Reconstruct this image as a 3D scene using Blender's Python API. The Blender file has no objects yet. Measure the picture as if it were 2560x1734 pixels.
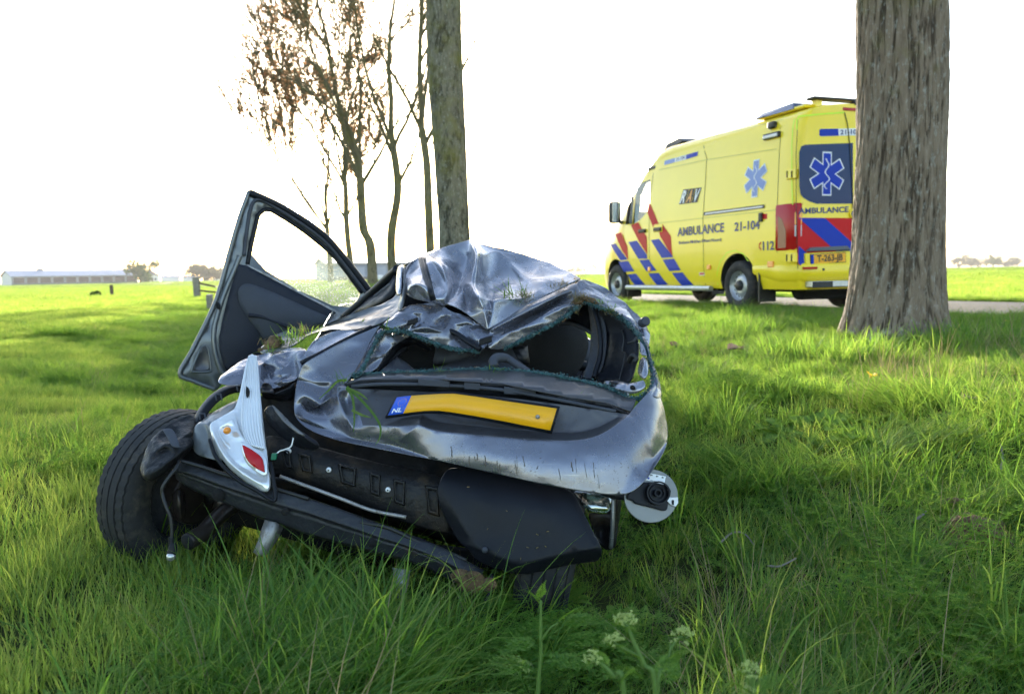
import bpy, bmesh, math, random
import numpy as np
from mathutils import Vector, Matrix

R = math.radians
scene = bpy.context.scene
col = scene.collection
rng = np.random.default_rng(7)
random.seed(7)

# ------------------------------------------------------------------ camera
FPX = 2150.0                      # focal length in photograph pixels (2560 wide)
CAM = np.array((0.0, 0.0, 1.0))
_p, _a = math.atan(181 / FPX), R(1.0)
_f = np.array((0, math.cos(_p), -math.sin(_p)))
_u0 = np.array((0, math.sin(_p), math.cos(_p)))
_r0 = np.array((1.0, 0, 0))
CU = _u0 * math.cos(_a) + _r0 * math.sin(_a)
CR = _r0 * math.cos(_a) - _u0 * math.sin(_a)
CF = _f


def P(x, y, d):
    """A photograph position (2560 x 1734) at depth d metres, as a point in the world."""
    return Vector(CAM + d * (CF + CR * ((x - 1280) / FPX) + CU * ((867 - y) / FPX)))


cam_data = bpy.data.cameras.new('camera')
cam_data.sensor_width = 36
cam_data.sensor_fit = 'HORIZONTAL'
cam_data.lens = FPX / 2560 * 36
cam_data.clip_start = 0.05
cam_data.clip_end = 6000
cam_data.dof.use_dof = True
cam_data.dof.focus_distance = 2.8
cam_data.dof.aperture_fstop = 4.5
cam = bpy.data.objects.new('camera', cam_data)
col.objects.link(cam)
cam.matrix_world = Matrix(((CR[0], CU[0], -CF[0], CAM[0]), (CR[1], CU[1], -CF[1], CAM[1]),
                           (CR[2], CU[2], -CF[2], CAM[2]), (0, 0, 0, 1)))
scene.camera = cam

# ------------------------------------------------------------------ light
sv = P(974, 158, 1.0) - Vector(CAM)
sv.normalize()
SUN_EL = math.asin(sv.z)
SUN_AZ = math.atan2(sv.x, sv.y)          # clockwise from +Y
world = bpy.data.worlds.new('World')
scene.world = world
world.use_nodes = True
wn = world.node_tree
wn.nodes.clear()
sky = wn.nodes.new('ShaderNodeTexSky')
sky.sky_type = 'NISHITA'
sky.sun_disc = False
sky.sun_elevation = SUN_EL
sky.sun_rotation = SUN_AZ
sky.air_density = 1.0
sky.dust_density = 0.9
sky.ozone_density = 1.0
bg = wn.nodes.new('ShaderNodeBackground')
bg.inputs['Strength'].default_value = 0.15
wo = wn.nodes.new('ShaderNodeOutputWorld')
wn.links.new(sky.outputs[0], bg.inputs[0])
wn.links.new(bg.outputs[0], wo.inputs[0])
sun_data = bpy.data.lights.new('sun', 'SUN')
sun_data.energy = 5.0
sun_data.angle = R(0.6)
sun_data.color = (1.0, 0.90, 0.74)
sun = bpy.data.objects.new('sun', sun_data)
col.objects.link(sun)
sun.rotation_euler = sv.to_track_quat('Z', 'Y').to_euler()
sun.location = (-5, 30, 20)
vs = scene.view_settings
vs.view_transform = 'Standard'
vs.look = 'None'
vs.exposure = 1.85
vs.gamma = 1.0
vs.use_curve_mapping = False
scene.cycles.max_bounces = 6
scene.cycles.diffuse_bounces = 2
scene.cycles.glossy_bounces = 3
scene.cycles.transmission_bounces = 6
scene.cycles.transparent_max_bounces = 12
scene.cycles.caustics_reflective = False
scene.cycles.caustics_refractive = False
scene.cycles.sample_clamp_indirect = 6.0
scene.cycles.use_adaptive_sampling = True
scene.cycles.adaptive_threshold = 0.03


# ------------------------------------------------------------------ helpers
def hash2(ix, iy, seed=0):
    h = (ix * 374761393 + iy * 668265263 + seed * 144665) & 0xFFFFFFFF
    h = ((h ^ (h >> 13)) * 1274126177) & 0xFFFFFFFF
    return ((h ^ (h >> 16)) & 0xFFFF) / 65535.0


def vnoise(x, y, seed=0):
    """Smooth value noise on numpy arrays, 0..1."""
    x, y = np.asarray(x, float), np.asarray(y, float)
    ix, iy = np.floor(x).astype(np.int64), np.floor(y).astype(np.int64)
    fx, fy = x - ix, y - iy
    fx, fy = fx * fx * (3 - 2 * fx), fy * fy * (3 - 2 * fy)
    a, b = hash2(ix, iy, seed), hash2(ix + 1, iy, seed)
    c, d = hash2(ix, iy + 1, seed), hash2(ix + 1, iy + 1, seed)
    return (a * (1 - fx) + b * fx) * (1 - fy) + (c * (1 - fx) + d * fx) * fy


def fbm(x, y, seed=0, o=4):
    s, a, t = 0, 0.5, 0
    for k in range(o):
        s = s + a * vnoise(x * 2 ** k, y * 2 ** k, seed + k)
        t += a
        a *= 0.5
    return s / t


def tag(o, label=None, cat=None, group=None, kind=None):
    if label: o['label'] = label
    if cat: o['category'] = cat
    if group: o['group'] = group
    if kind: o['kind'] = kind
    return o


def empty(name, loc=(0, 0, 0), rz=0.0):
    o = bpy.data.objects.new(name, None)
    col.objects.link(o)
    o.location = loc
    o.rotation_euler.z = rz
    o.empty_display_size = 0.2
    return o


def link(name, me, mat=None, parent=None, smooth=True):
    o = bpy.data.objects.new(name, me)
    col.objects.link(o)
    if mat is not None:
        for m in (mat if isinstance(mat, (list, tuple)) else [mat]):
            me.materials.append(m)
    if smooth and len(me.polygons):
        me.polygons.foreach_set('use_smooth', [True] * len(me.polygons))
    if parent is not None:
        o.parent = parent
        o.matrix_parent_inverse = Matrix.Identity(4)
        if o.parent.location.length or True:
            inv = world_of(parent).inverted()
            o.matrix_parent_inverse = inv
    return o


def world_of(o):
    m = Matrix.LocRotScale(o.location, o.rotation_euler, o.scale)
    if o.parent is not None:
        m = world_of(o.parent) @ o.matrix_parent_inverse @ m
    return m


def mesh(name, verts, faces):
    me = bpy.data.meshes.new(name)
    me.from_pydata([tuple(v) for v in verts], [], [tuple(f) for f in faces])
    me.update()
    return me


def from_bm(name, bm, mat=None, parent=None, smooth=True, bevel=0.0, seg=2):
    me = bpy.data.meshes.new(name)
    bmesh.ops.recalc_face_normals(bm, faces=bm.faces[:])
    bm.to_mesh(me)
    bm.free()
    o = link(name, me, mat, parent, smooth)
    if bevel:
        b = o.modifiers.new('bevel', 'BEVEL')
        b.width = bevel
        b.segments = seg
        b.limit_method = 'ANGLE'
        b.angle_limit = R(35)
        b.harden_normals = False
    return o


def box(bm, lo, hi):
    (x0, y0, z0), (x1, y1, z1) = lo, hi
    v = [bm.verts.new(p) for p in ((x0, y0, z0), (x1, y0, z0), (x1, y1, z0), (x0, y1, z0),
                                   (x0, y0, z1), (x1, y0, z1), (x1, y1, z1), (x0, y1, z1))]
    for f in ((3, 2, 1, 0), (4, 5, 6, 7), (0, 1, 5, 4), (1, 2, 6, 5), (2, 3, 7, 6), (3, 0, 4, 7)):
        bm.faces.new([v[i] for i in f])


def hexa(bm, p):
    v = [bm.verts.new(q) for q in p]
    for f in ((3, 2, 1, 0), (4, 5, 6, 7), (0, 1, 5, 4), (1, 2, 6, 5), (2, 3, 7, 6), (3, 0, 4, 7)):
        bm.faces.new([v[i] for i in f])


def tube(bm, pts, rad, n=8, cap=True, squash=None):
    """A tube through pts; rad a number or one per point."""
    pts = [Vector(p) for p in pts]
    if not isinstance(rad, (list, tuple)):
        rad = [rad] * len(pts)
    rings = []
    prev = None
    for i, p in enumerate(pts):
        t = (pts[min(i + 1, len(pts) - 1)] - pts[max(i - 1, 0)]).normalized()
        if prev is None:
            a = t.orthogonal().normalized()
        else:
            a = (prev - t * prev.dot(t))
            a = a.normalized() if a.length > 1e-6 else t.orthogonal().normalized()
        prev = a
        b = t.cross(a)
        rings.append([bm.verts.new(p + (a * math.cos(2 * math.pi * k / n) + b * math.sin(2 * math.pi * k / n)) * rad[i])
                      for k in range(n)])
    for i in range(len(rings) - 1):
        for k in range(n):
            bm.faces.new((rings[i][k], rings[i][(k + 1) % n], rings[i + 1][(k + 1) % n], rings[i + 1][k]))
    if cap:
        bm.faces.new(rings[0][::-1])
        bm.faces.new(rings[-1])
    return rings


def smooth_path(pts, n=8):
    """Catmull-Rom through pts."""
    pts = [Vector(p) for p in pts]
    q = [2 * pts[0] - pts[1]] + pts + [2 * pts[-1] - pts[-2]]
    out = []
    for i in range(1, len(q) - 2):
        for k in range(n):
            t = k / n
            out.append(0.5 * ((2 * q[i]) + (q[i + 1] - q[i - 1]) * t + (2 * q[i - 1] - 5 * q[i] + 4 * q[i + 1] - q[i + 2]) * t * t
                              + (3 * q[i] - q[i - 1] - 3 * q[i + 1] + q[i + 2]) * t ** 3))
    out.append(pts[-1])
    return out


# ------------------------------------------------------------------ materials
def newmat(name):
    m = bpy.data.materials.new(name)
    m.use_nodes = True
    nt = m.node_tree
    bsdf = nt.nodes['Principled BSDF']
    return m, nt, bsdf


def N(nt, typ, **kw):
    n = nt.nodes.new(typ)
    for k, v in kw.items():
        if k.startswith('i_'):
            key = k[2:].replace('_', ' ')
            n.inputs[key].default_value = v
        else:
            setattr(n, k, v)
    return n


def ramp(nt, src, stops):
    r = nt.nodes.new('ShaderNodeValToRGB')
    e = r.color_ramp.elements
    while len(e) > 1:
        e.remove(e[-1])
    e[0].position, e[0].color = stops[0][0], (*stops[0][1], 1)
    for p_, c_ in stops[1:]:
        k = e.new(p_)
        k.color = (*c_, 1)
    nt.links.new(src, r.inputs[0])
    return r


def mat(name, colour, rough=0.5, metal=0.0, noise=0.0, scale=8.0, bump=0.0, bscale=60.0, spec=0.5, coat=0.0, dirt=None, dirt_amt=0.45, dirt_scale=4.0):
    """A plain procedural material: colour broken up by noise, optional dirt patches, fine bump."""
    m, nt, b = newmat(name)
    b.inputs['Roughness'].default_value = rough
    b.inputs['Metallic'].default_value = metal
    b.inputs['Specular IOR Level'].default_value = spec
    b.inputs['Coat Weight'].default_value = coat
    b.inputs['Coat Roughness'].default_value = 0.06
    tc = N(nt, 'ShaderNodeTexCoord')
    nz = N(nt, 'ShaderNodeTexNoise', i_Scale=scale, i_Detail=6.0, i_Roughness=0.6)
    nt.links.new(tc.outputs['Object'], nz.inputs['Vector'])
    c = colour
    k = noise
    rp = ramp(nt, nz.outputs['Fac'], [(0.3, tuple(max(0, v * (1 - k)) for v in c)), (0.7, tuple(min(1, v * (1 + k)) for v in c))])
    out = rp.outputs[0]
    if dirt is not None:
        n2 = N(nt, 'ShaderNodeTexNoise', i_Scale=dirt_scale, i_Detail=9.0, i_Roughness=0.7)
        nt.links.new(tc.outputs['Object'], n2.inputs['Vector'])
        r2 = ramp(nt, n2.outputs['Fac'], [(1 - dirt_amt - 0.08, (0, 0, 0)), (1 - dirt_amt + 0.12, (1, 1, 1))])
        mx = N(nt, 'ShaderNodeMixRGB')
        nt.links.new(r2.outputs[0], mx.inputs[0])
        nt.links.new(out, mx.inputs[1])
        mx.inputs[2].default_value = (*dirt, 1)
        out = mx.outputs[0]
        mr = N(nt, 'ShaderNodeMapRange')
        mr.inputs[3].default_value = rough
        mr.inputs[4].default_value = 0.85
        nt.links.new(r2.outputs[0], mr.inputs[0])
        nt.links.new(mr.outputs[0], b.inputs['Roughness'])
    nt.links.new(out, b.inputs['Base Color'])
    if bump:
        n3 = N(nt, 'ShaderNodeTexNoise', i_Scale=bscale, i_Detail=5.0)
        nt.links.new(tc.outputs['Object'], n3.inputs['Vector'])
        bp = N(nt, 'ShaderNodeBump', i_Strength=bump, i_Distance=0.02)
        nt.links.new(n3.outputs['Fac'], bp.inputs['Height'])
        nt.links.new(bp.outputs[0], b.inputs['Normal'])
    return m


def leaf_mat(name, stops, trans=0.5, rough=0.55, gloss=0.018, glow=1.25):
    """Grass or leaf: diffuse + translucent, tone per blade (attribute), per clump (random) and per patch of ground."""
    m = bpy.data.materials.new(name)
    m.use_nodes = True
    nt = m.node_tree
    nt.nodes.clear()
    at = N(nt, 'ShaderNodeAttribute', attribute_name='tone')
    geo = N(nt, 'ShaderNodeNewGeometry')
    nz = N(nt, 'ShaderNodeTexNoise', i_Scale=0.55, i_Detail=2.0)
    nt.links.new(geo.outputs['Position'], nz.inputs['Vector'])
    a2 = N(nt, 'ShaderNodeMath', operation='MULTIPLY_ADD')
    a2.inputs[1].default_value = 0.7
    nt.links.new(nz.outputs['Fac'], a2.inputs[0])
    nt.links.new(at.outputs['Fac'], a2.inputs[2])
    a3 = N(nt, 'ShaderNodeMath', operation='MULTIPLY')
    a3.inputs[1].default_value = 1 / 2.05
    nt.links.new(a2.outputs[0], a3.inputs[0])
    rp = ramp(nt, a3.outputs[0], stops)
    df = N(nt, 'ShaderNodeBsdfDiffuse')
    tr = N(nt, 'ShaderNodeBsdfTranslucent')
    gl = N(nt, 'ShaderNodeBsdfGlossy', i_Roughness=rough)
    gl.inputs[0].default_value = (0.9, 0.95, 1, 1)
    hs = N(nt, 'ShaderNodeHueSaturation', i_Saturation=1.02, i_Value=glow, i_Hue=0.486)
    nt.links.new(rp.outputs[0], df.inputs[0])
    nt.links.new(rp.outputs[0], hs.inputs['Color'])
    nt.links.new(hs.outputs[0], tr.inputs[0])
    m1 = N(nt, 'ShaderNodeMixShader')
    m1.inputs[0].default_value = trans
    nt.links.new(df.outputs[0], m1.inputs[1])
    nt.links.new(tr.outputs[0], m1.inputs[2])
    m2 = N(nt, 'ShaderNodeMixShader')
    m2.inputs[0].default_value = gloss
    nt.links.new(m1.outputs[0], m2.inputs[1])
    nt.links.new(gl.outputs[0], m2.inputs[2])
    o = N(nt, 'ShaderNodeOutputMaterial')
    nt.links.new(m2.outputs[0], o.inputs[0])
    return m


# ------------------------------------------------------------------ ground
EDGE = np.array([(60, -97), (23.6, -26.3), (9.8, 0.4), (5.2, 9.3), (2.6, 14.3), (0.55, 18.3), (-1.1, 23), (-2.0, 30), (-2.5, 38.4),
                 (-4.5, 44.6), (-7.3, 51), (-10.2, 60.6), (-13.3, 68.6), (-25, 97), (-60, 170), (-240, 500), (-560, 1080)], float)
_q = [Vector((a, b, 0)) for a, b in EDGE]
EDGE_S = np.array([(v.x, v.y) for v in smooth_path(_q, 6)])


def sdist(x, y):
    """Signed distance to the near edge of the road: positive on the ditch and field side."""
    x, y = np.asarray(x, float), np.asarray(y, float)
    best = np.full(x.shape, 1e18)
    sign = np.ones(x.shape)
    for i in range(len(EDGE_S) - 1):
        a, b = EDGE_S[i], EDGE_S[i + 1]
        d = b - a
        L = d @ d
        t = np.clip(((x - a[0]) * d[0] + (y - a[1]) * d[1]) / L, 0, 1)
        ex, ey = x - (a[0] + t * d[0]), y - (a[1] + t * d[1])
        q = ex * ex + ey * ey
        s = d[0] * ey - d[1] * ex          # >0: left of the travel direction
        m = q < best
        best = np.where(m, q, best)
        sign = np.where(m, np.where(s > 0, 1, -1), sign)
    return np.sqrt(best) * sign


ROAD_W = 4.3
PS = [-3000, -40, -9, -5.2, -4.6, -4.3, 0.0, 0.35, 2.5, 5.0, 6.4, 7.3, 8.1, 9.0, 10.2, 14, 3000]
PZ = [0.32, 0.32, 0.33, 0.41, 0.425, 0.425, 0.425, 0.45, 0.40, 0.20, 0.02, -0.07, 0.0, 0.11, 0.15, 0.15, 0.15]
_ss = np.linspace(-20, 20, 801)
_zz = np.interp(_ss, PS, PZ)
_k = np.ones(13) / 13
_zs = np.convolve(np.pad(_zz, 6, mode='edge'), _k, 'valid')


def height(x, y, s=None):
    if s is None:
        s = sdist(x, y)
    z = np.interp(s, _ss, _zs)
    off = np.clip((np.abs(s + ROAD_W / 2) - ROAD_W / 2) / 0.8, 0, 1)
    near = np.clip(1.4 - np.hypot(x, y) / 90, 0.15, 1)
    z = z + off * (0.09 * (fbm(x * 0.5, y * 0.5, 3) - 0.5) + 0.05 * (vnoise(x * 2.3, y * 2.3, 9) - 0.5)) * near
    return z


def axis(lo, hi, fine_lo, fine_hi, step, grow):
    a = list(np.arange(fine_lo, fine_hi, step))
    st = step
    v = fine_hi
    while v < hi:
        a.append(v)
        st *= grow
        v += st
    a.append(hi)
    st = step
    v = fine_lo
    b = []
    while v > lo:
        st *= grow
        v -= st
        b.append(v)
    return np.array(b[::-1] + a)


gx = axis(-1600, 1600, -6, 9, 0.16, 1.09)
gy = axis(-50, 2000, -0.5, 22, 0.16, 1.06)
GX, GY = np.meshgrid(gx, gy)
GZ = height(GX.ravel(), GY.ravel())
nx, ny = len(gx), len(gy)
idx = np.arange(nx * ny).reshape(ny, nx)
F = np.stack([idx[:-1, :-1], idx[:-1, 1:], idx[1:, 1:], idx[1:, :-1]], -1).reshape(-1, 4)
me = bpy.data.meshes.new('ground')
me.from_pydata(np.stack([GX.ravel(), GY.ravel(), GZ], -1).tolist(), [], F.tolist())
m_ground, nt, b = newmat('turf_soil')
tc = N(nt, 'ShaderNodeNewGeometry')
n1 = N(nt, 'ShaderNodeTexNoise', i_Scale=0.09, i_Detail=8.0, i_Roughness=0.62)
n2 = N(nt, 'ShaderNodeTexNoise', i_Scale=5.0, i_Detail=8.0, i_Roughness=0.7)
nt.links.new(tc.outputs['Position'], n1.inputs['Vector'])
nt.links.new(tc.outputs['Position'], n2.inputs['Vector'])
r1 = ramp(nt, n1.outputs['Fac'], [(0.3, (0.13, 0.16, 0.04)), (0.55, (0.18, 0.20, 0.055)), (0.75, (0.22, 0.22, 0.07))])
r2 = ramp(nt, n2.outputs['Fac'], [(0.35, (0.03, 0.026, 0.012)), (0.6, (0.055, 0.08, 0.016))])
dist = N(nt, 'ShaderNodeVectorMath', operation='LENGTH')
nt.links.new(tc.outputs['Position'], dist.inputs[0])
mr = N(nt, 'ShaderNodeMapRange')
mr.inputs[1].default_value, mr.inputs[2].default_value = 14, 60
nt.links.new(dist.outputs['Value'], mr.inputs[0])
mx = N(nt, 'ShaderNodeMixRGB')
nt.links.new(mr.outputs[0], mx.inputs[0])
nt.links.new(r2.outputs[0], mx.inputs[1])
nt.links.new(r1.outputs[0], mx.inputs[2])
nt.links.new(mx.outputs[0], b.inputs['Base Color'])
b.inputs['Roughness'].default_value = 0.95
b.inputs['Specular IOR Level'].default_value = 0.05
bp = N(nt, 'ShaderNodeBump', i_Strength=0.6, i_Distance=0.05)
nt.links.new(n2.outputs['Fac'], bp.inputs['Height'])
nt.links.new(bp.outputs[0], b.inputs['Normal'])
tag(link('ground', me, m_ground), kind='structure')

# road: one asphalt sheet with a slightly ragged edge, laid above the ground
m_road, nt, b = newmat('asphalt')
tc = N(nt, 'ShaderNodeNewGeometry')
n1 = N(nt, 'ShaderNodeTexNoise', i_Scale=140.0, i_Detail=3.0)
n2 = N(nt, 'ShaderNodeTexNoise', i_Scale=0.8, i_Detail=6.0)
for q_ in (n1, n2):
    nt.links.new(tc.outputs['Position'], q_.inputs['Vector'])
r1 = ramp(nt, n1.outputs['Fac'], [(0.3, (0.05, 0.048, 0.045)), (0.65, (0.14, 0.135, 0.125))])
r2 = ramp(nt, n2.outputs['Fac'], [(0.35, (0.75, 0.72, 0.68)), (0.7, (1, 1, 1))])
mx = N(nt, 'ShaderNodeMixRGB', blend_type='MULTIPLY')
mx.inputs[0].default_value = 1
nt.links.new(r1.outputs[0], mx.inputs[1])
nt.links.new(r2.outputs[0], mx.inputs[2])
nt.links.new(mx.outputs[0], b.inputs['Base Color'])
b.inputs['Roughness'].default_value = 0.9
b.inputs['Specular IOR Level'].default_value = 0.15
bp = N(nt, 'ShaderNodeBump', i_Strength=0.4, i_Distance=0.004)
nt.links.new(n1.outputs['Fac'], bp.inputs['Height'])
nt.links.new(bp.outputs[0], b.inputs['Normal'])
fine = np.array([(v.x, v.y) for v in smooth_path(_q[1:15], 40)])
dv = np.gradient(fine, axis=0)
dv /= np.linalg.norm(dv, axis=1)[:, None]
nr = np.stack([dv[:, 1], -dv[:, 0]], -1)      # to the far side
vs_, fs_ = [], []
for i, (p_, n_) in enumerate(zip(fine, nr)):
    w0 = 0.10 * (vnoise(i * 0.31, 0.5, 4) - 0.5)
    w1 = 0.10 * (vnoise(i * 0.31, 9.5, 5) - 0.5)
    for t_, crown in ((w0, 0), (ROAD_W * 0.25, 0.03), (ROAD_W * 0.5, 0.045), (ROAD_W * 0.75, 0.03), (ROAD_W + w1, 0)):
        q_ = p_ + n_ * t_
        vs_.append((q_[0], q_[1], 0.432 + crown * 0.4))
    if i:
        for k in range(4):
            a_ = (i - 1) * 5 + k
            fs_.append((a_, a_ + 1, a_ + 6, a_ + 5))
tag(link('road', mesh('road', vs_, fs_), m_road), kind='structure')
# ------------------------------------------------------------------ grass and weeds (stuff, instanced clumps on the ground)
m_lush = leaf_mat('grass_lush', [(0.15, (0.105, 0.18, 0.026)), (0.45, (0.185, 0.265, 0.042)), (0.7, (0.28, 0.325, 0.062)), (0.95, (0.38, 0.36, 0.10))], trans=0.6, glow=2.1)
m_verge = leaf_mat('grass_verge', [(0.12, (0.052, 0.135, 0.018)), (0.42, (0.105, 0.215, 0.026)), (0.7, (0.195, 0.285, 0.042)), (0.95, (0.31, 0.32, 0.085))], trans=0.52, glow=2.0)
m_straw = leaf_mat('grass_straw', [(0.2, (0.20, 0.16, 0.07)), (0.6, (0.32, 0.26, 0.12)), (0.9, (0.40, 0.33, 0.17))], trans=0.3)
m_weed = leaf_mat('weed_leaf', [(0.2, (0.06, 0.155, 0.016)), (0.5, (0.12, 0.24, 0.024)), (0.9, (0.23, 0.32, 0.05))], trans=0.45, glow=1.9)


class Blades:
    def __init__(self):
        self.v, self.f, self.t = [], [], []

    def blade(self, base, azim, length, width, lean, curl, tone, seg=4, twist=0.0):
        """A tapering strip: starts at angle lean from the vertical, curls over by curl radians."""
        out = np.array((math.cos(azim), math.sin(azim), 0.0))
        side = np.array((-math.sin(azim), math.cos(azim), 0.0))
        p = np.array(base, float)
        k0 = len(self.v)
        for i in range(seg + 1):
            t = i / seg
            w = width * (1 - t ** 2.2) * (0.65 + 0.7 * min(t * 3, 1) * 0.5)
            sd = side * math.cos(twist * t) + np.array((0, 0, 1.0)) * math.sin(twist * t) * 0.6
            if i < seg:
                self.v.append(p - sd * w / 2)
                self.v.append(p + sd * w / 2)
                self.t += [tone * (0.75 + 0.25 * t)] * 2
            else:
                self.v.append(p.copy())
                self.t.append(tone)
            a = lean + curl * (t + 0.5 / seg) ** 1.5
            p = p + (out * math.sin(a) + np.array((0, 0, 1.0)) * math.cos(a)) * length / seg
        for i in range(seg - 1):
            a = k0 + 2 * i
            self.f.append((a, a + 1, a + 3, a + 2))
        a = k0 + 2 * (seg - 1)
        self.f.append((a, a + 1, a + 2))

    def leaf(self, base, d, up, L, W, tone):
        d, up = np.array(d, float), np.array(up, float)
        d /= np.linalg.norm(d)
        s = np.cross(d, up)
        s /= max(np.linalg.norm(s), 1e-6)
        n = np.cross(s, d)
        k = len(self.v)
        b = np.array(base, float)
        self.v += [b, b + d * L * 0.45 + s * W / 2 + n * L * 0.06, b + d * L - n * L * 0.08, b + d * L * 0.45 - s * W / 2 + n * L * 0.06]
        self.t += [tone] * 4
        self.f += [(k, k + 1, k + 2), (k, k + 2, k + 3)]

    def stem(self, pts, w, tone):
        for a, b in zip(pts[:-1], pts[1:]):
            a, b = np.array(a, float), np.array(b, float)
            for s in (np.array((1, 0, 0)), np.array((0, 1, 0))):
                k = len(self.v)
                self.v += [a - s * w, a + s * w, b + s * w, b - s * w]
                self.t += [tone] * 4
                self.f.append((k, k + 1, k + 2, k + 3))

    def arrays(self, mi):
        tri = []
        for f in self.f:
            tri.append(f[:3])
            if len(f) == 4:
                tri.append((f[0], f[2], f[3]))
        return np.array(self.v, float), np.array(tri, np.int64), np.array(self.t), mi


def rnd(a, b):
    return random.uniform(a, b)


def make_clump(kind, mi):
    B = Blades()
    if kind == 'lush':
        for _ in range(30):
            r, t = 0.075 * math.sqrt(random.random()), rnd(0, 6.28)
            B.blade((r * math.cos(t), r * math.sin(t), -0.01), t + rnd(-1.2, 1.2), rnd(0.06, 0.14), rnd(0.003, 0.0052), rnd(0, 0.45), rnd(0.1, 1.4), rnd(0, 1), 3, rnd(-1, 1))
    elif kind == 'tall':
        for _ in range(26):
            r, t = 0.07 * math.sqrt(random.random()), rnd(0, 6.28)
            B.blade((r * math.cos(t), r * math.sin(t), -0.02), t + rnd(-1.0, 1.0), rnd(0.10, 0.26), rnd(0.003, 0.0062), rnd(0, 0.5), rnd(0.4, 2.0), rnd(0, 1), 4, rnd(-1.2, 1.2))
    elif kind == 'long':
        for _ in range(13):
            r, t = 0.04 * math.sqrt(random.random()), rnd(0, 6.28)
            B.blade((r * math.cos(t), r * math.sin(t), -0.02), t + rnd(-0.8, 0.8), rnd(0.28, 0.52), rnd(0.004, 0.0085), rnd(0, 0.45), rnd(0.5, 2.3), rnd(0, 1), 8, rnd(-1.5, 1.5))
    elif kind == 'straw':
        for _ in range(9):
            r, t = 0.05 * math.sqrt(random.random()), rnd(0, 6.28)
            B.blade((r * math.cos(t), r * math.sin(t), -0.01), t + rnd(-0.6, 0.6), rnd(0.15, 0.42), rnd(0.0016, 0.0034), rnd(0.1, 0.8), rnd(0, 0.9), rnd(0, 1), 3, 0)
    elif kind == 'mat':
        for _ in range(26):
            r, t = 0.09 * math.sqrt(random.random()), rnd(0, 6.28)
            B.blade((r * math.cos(t), r * math.sin(t), rnd(0, 0.04)), rnd(-0.7, 0.7), rnd(0.13, 0.3), rnd(0.003, 0.006), rnd(0.7, 1.2), rnd(0.2, 0.8), rnd(0, 1), 4, rnd(-1, 1))
    elif kind == 'cleaver':
        for _ in range(5):
            t = rnd(0, 6.28)
            L, lean = rnd(0.14, 0.3), rnd(0.1, 0.7)
            p0 = np.array((rnd(-0.05, 0.05), rnd(-0.05, 0.05), 0.0))
            pts = [p0 + np.array((math.cos(t) * math.sin(lean + 0.4 * k / 6), math.sin(t) * math.sin(lean + 0.4 * k / 6), math.cos(lean + 0.4 * k / 6))) * L * k / 6 for k in range(7)]
            B.stem(pts, 0.0009, 0.4)
            for k in range(1, 7):
                for w in range(6):
                    a = w * 1.047 + k
                    B.leaf(pts[k], (math.cos(a), math.sin(a), 0.35), (0, 0, 1), rnd(0.014, 0.024), 0.0045, rnd(0.1, 1))
    elif kind == 'fern':
        for _ in range(4):
            t = rnd(0, 6.28)
            L, lean = rnd(0.14, 0.26), rnd(0.3, 0.7)
            pts = [np.array((math.cos(t) * math.sin(lean + 0.9 * (k / 9) ** 2), math.sin(t) * math.sin(lean + 0.9 * (k / 9) ** 2), math.cos(lean + 0.9 * (k / 9) ** 2))) * L * k / 9 for k in range(10)]
            B.stem(pts, 0.0011, 0.45)
            d = np.array((math.cos(t), math.sin(t), 0.2))
            s = np.array((-math.sin(t), math.cos(t), 0))
            for k in range(2, 10):
                for sg in (-1, 1):
                    LL = L * 0.42 * (1.08 - k / 10)
                    dr = s * sg + d * 0.6
                    dr = dr / np.linalg.norm(dr)
                    for q in range(1, 6):
                        c = pts[k] + dr * LL * q / 5
                        for g2 in (-1, 1):
                            B.leaf(c, dr * 0.7 + d * g2 * 0.7 + np.array((0, 0, 0.1)), (0, 0, 1), LL * 0.42 * (1.15 - q / 6), 0.006, rnd(0.2, 0.9))
    elif kind == 'broad':
        for _ in range(7):
            t = rnd(0, 6.28)
            L = rnd(0.05, 0.12)
            k0 = len(B.v)
            lean = rnd(0.5, 1.1)
            for q in range(5):
                u = q / 4
                w = 0.26 * L * math.sin(math.pi * min(u * 0.85 + 0.1, 1)) + 0.002
                c = np.array((math.cos(t) * math.sin(lean + u * 0.5), math.sin(t) * math.sin(lean + u * 0.5), math.cos(lean + u * 0.5))) * L * (0.3 + u * 0.9)
                s = np.array((-math.sin(t), math.cos(t), 0))
                B.v += [c - s * w + (0, 0, 0.15 * w), c, c + s * w + (0, 0, 0.15 * w)]
                B.t += [0.5, 0.8, 0.5]
                if q:
                    a = k0 + 3 * (q - 1)
                    B.f += [(a, a + 1, a + 4, a + 3), (a + 1, a + 2, a + 5, a + 4)]
            B.stem([(0, 0, 0), B.v[k0 + 1]], 0.0012, 0.5)
    return B.arrays(mi)


GRASS_MATS = [m_lush, m_verge, m_straw, m_weed]
CL, KI = [], {}
for kd, mi, c_ in (('lush', 0, 5), ('tall', 1, 6), ('long', 1, 5), ('straw', 2, 4), ('mat', 1, 4), ('cleaver', 3, 3), ('fern', 3, 3), ('broad', 3, 2)):
    KI[kd] = (len(CL), c_)
    for i in range(c_):
        CL.append(make_clump(kd, mi))


def pick(kd, n):
    a, c = KI[kd]
    return a + rng.integers(0, c, n)


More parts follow.
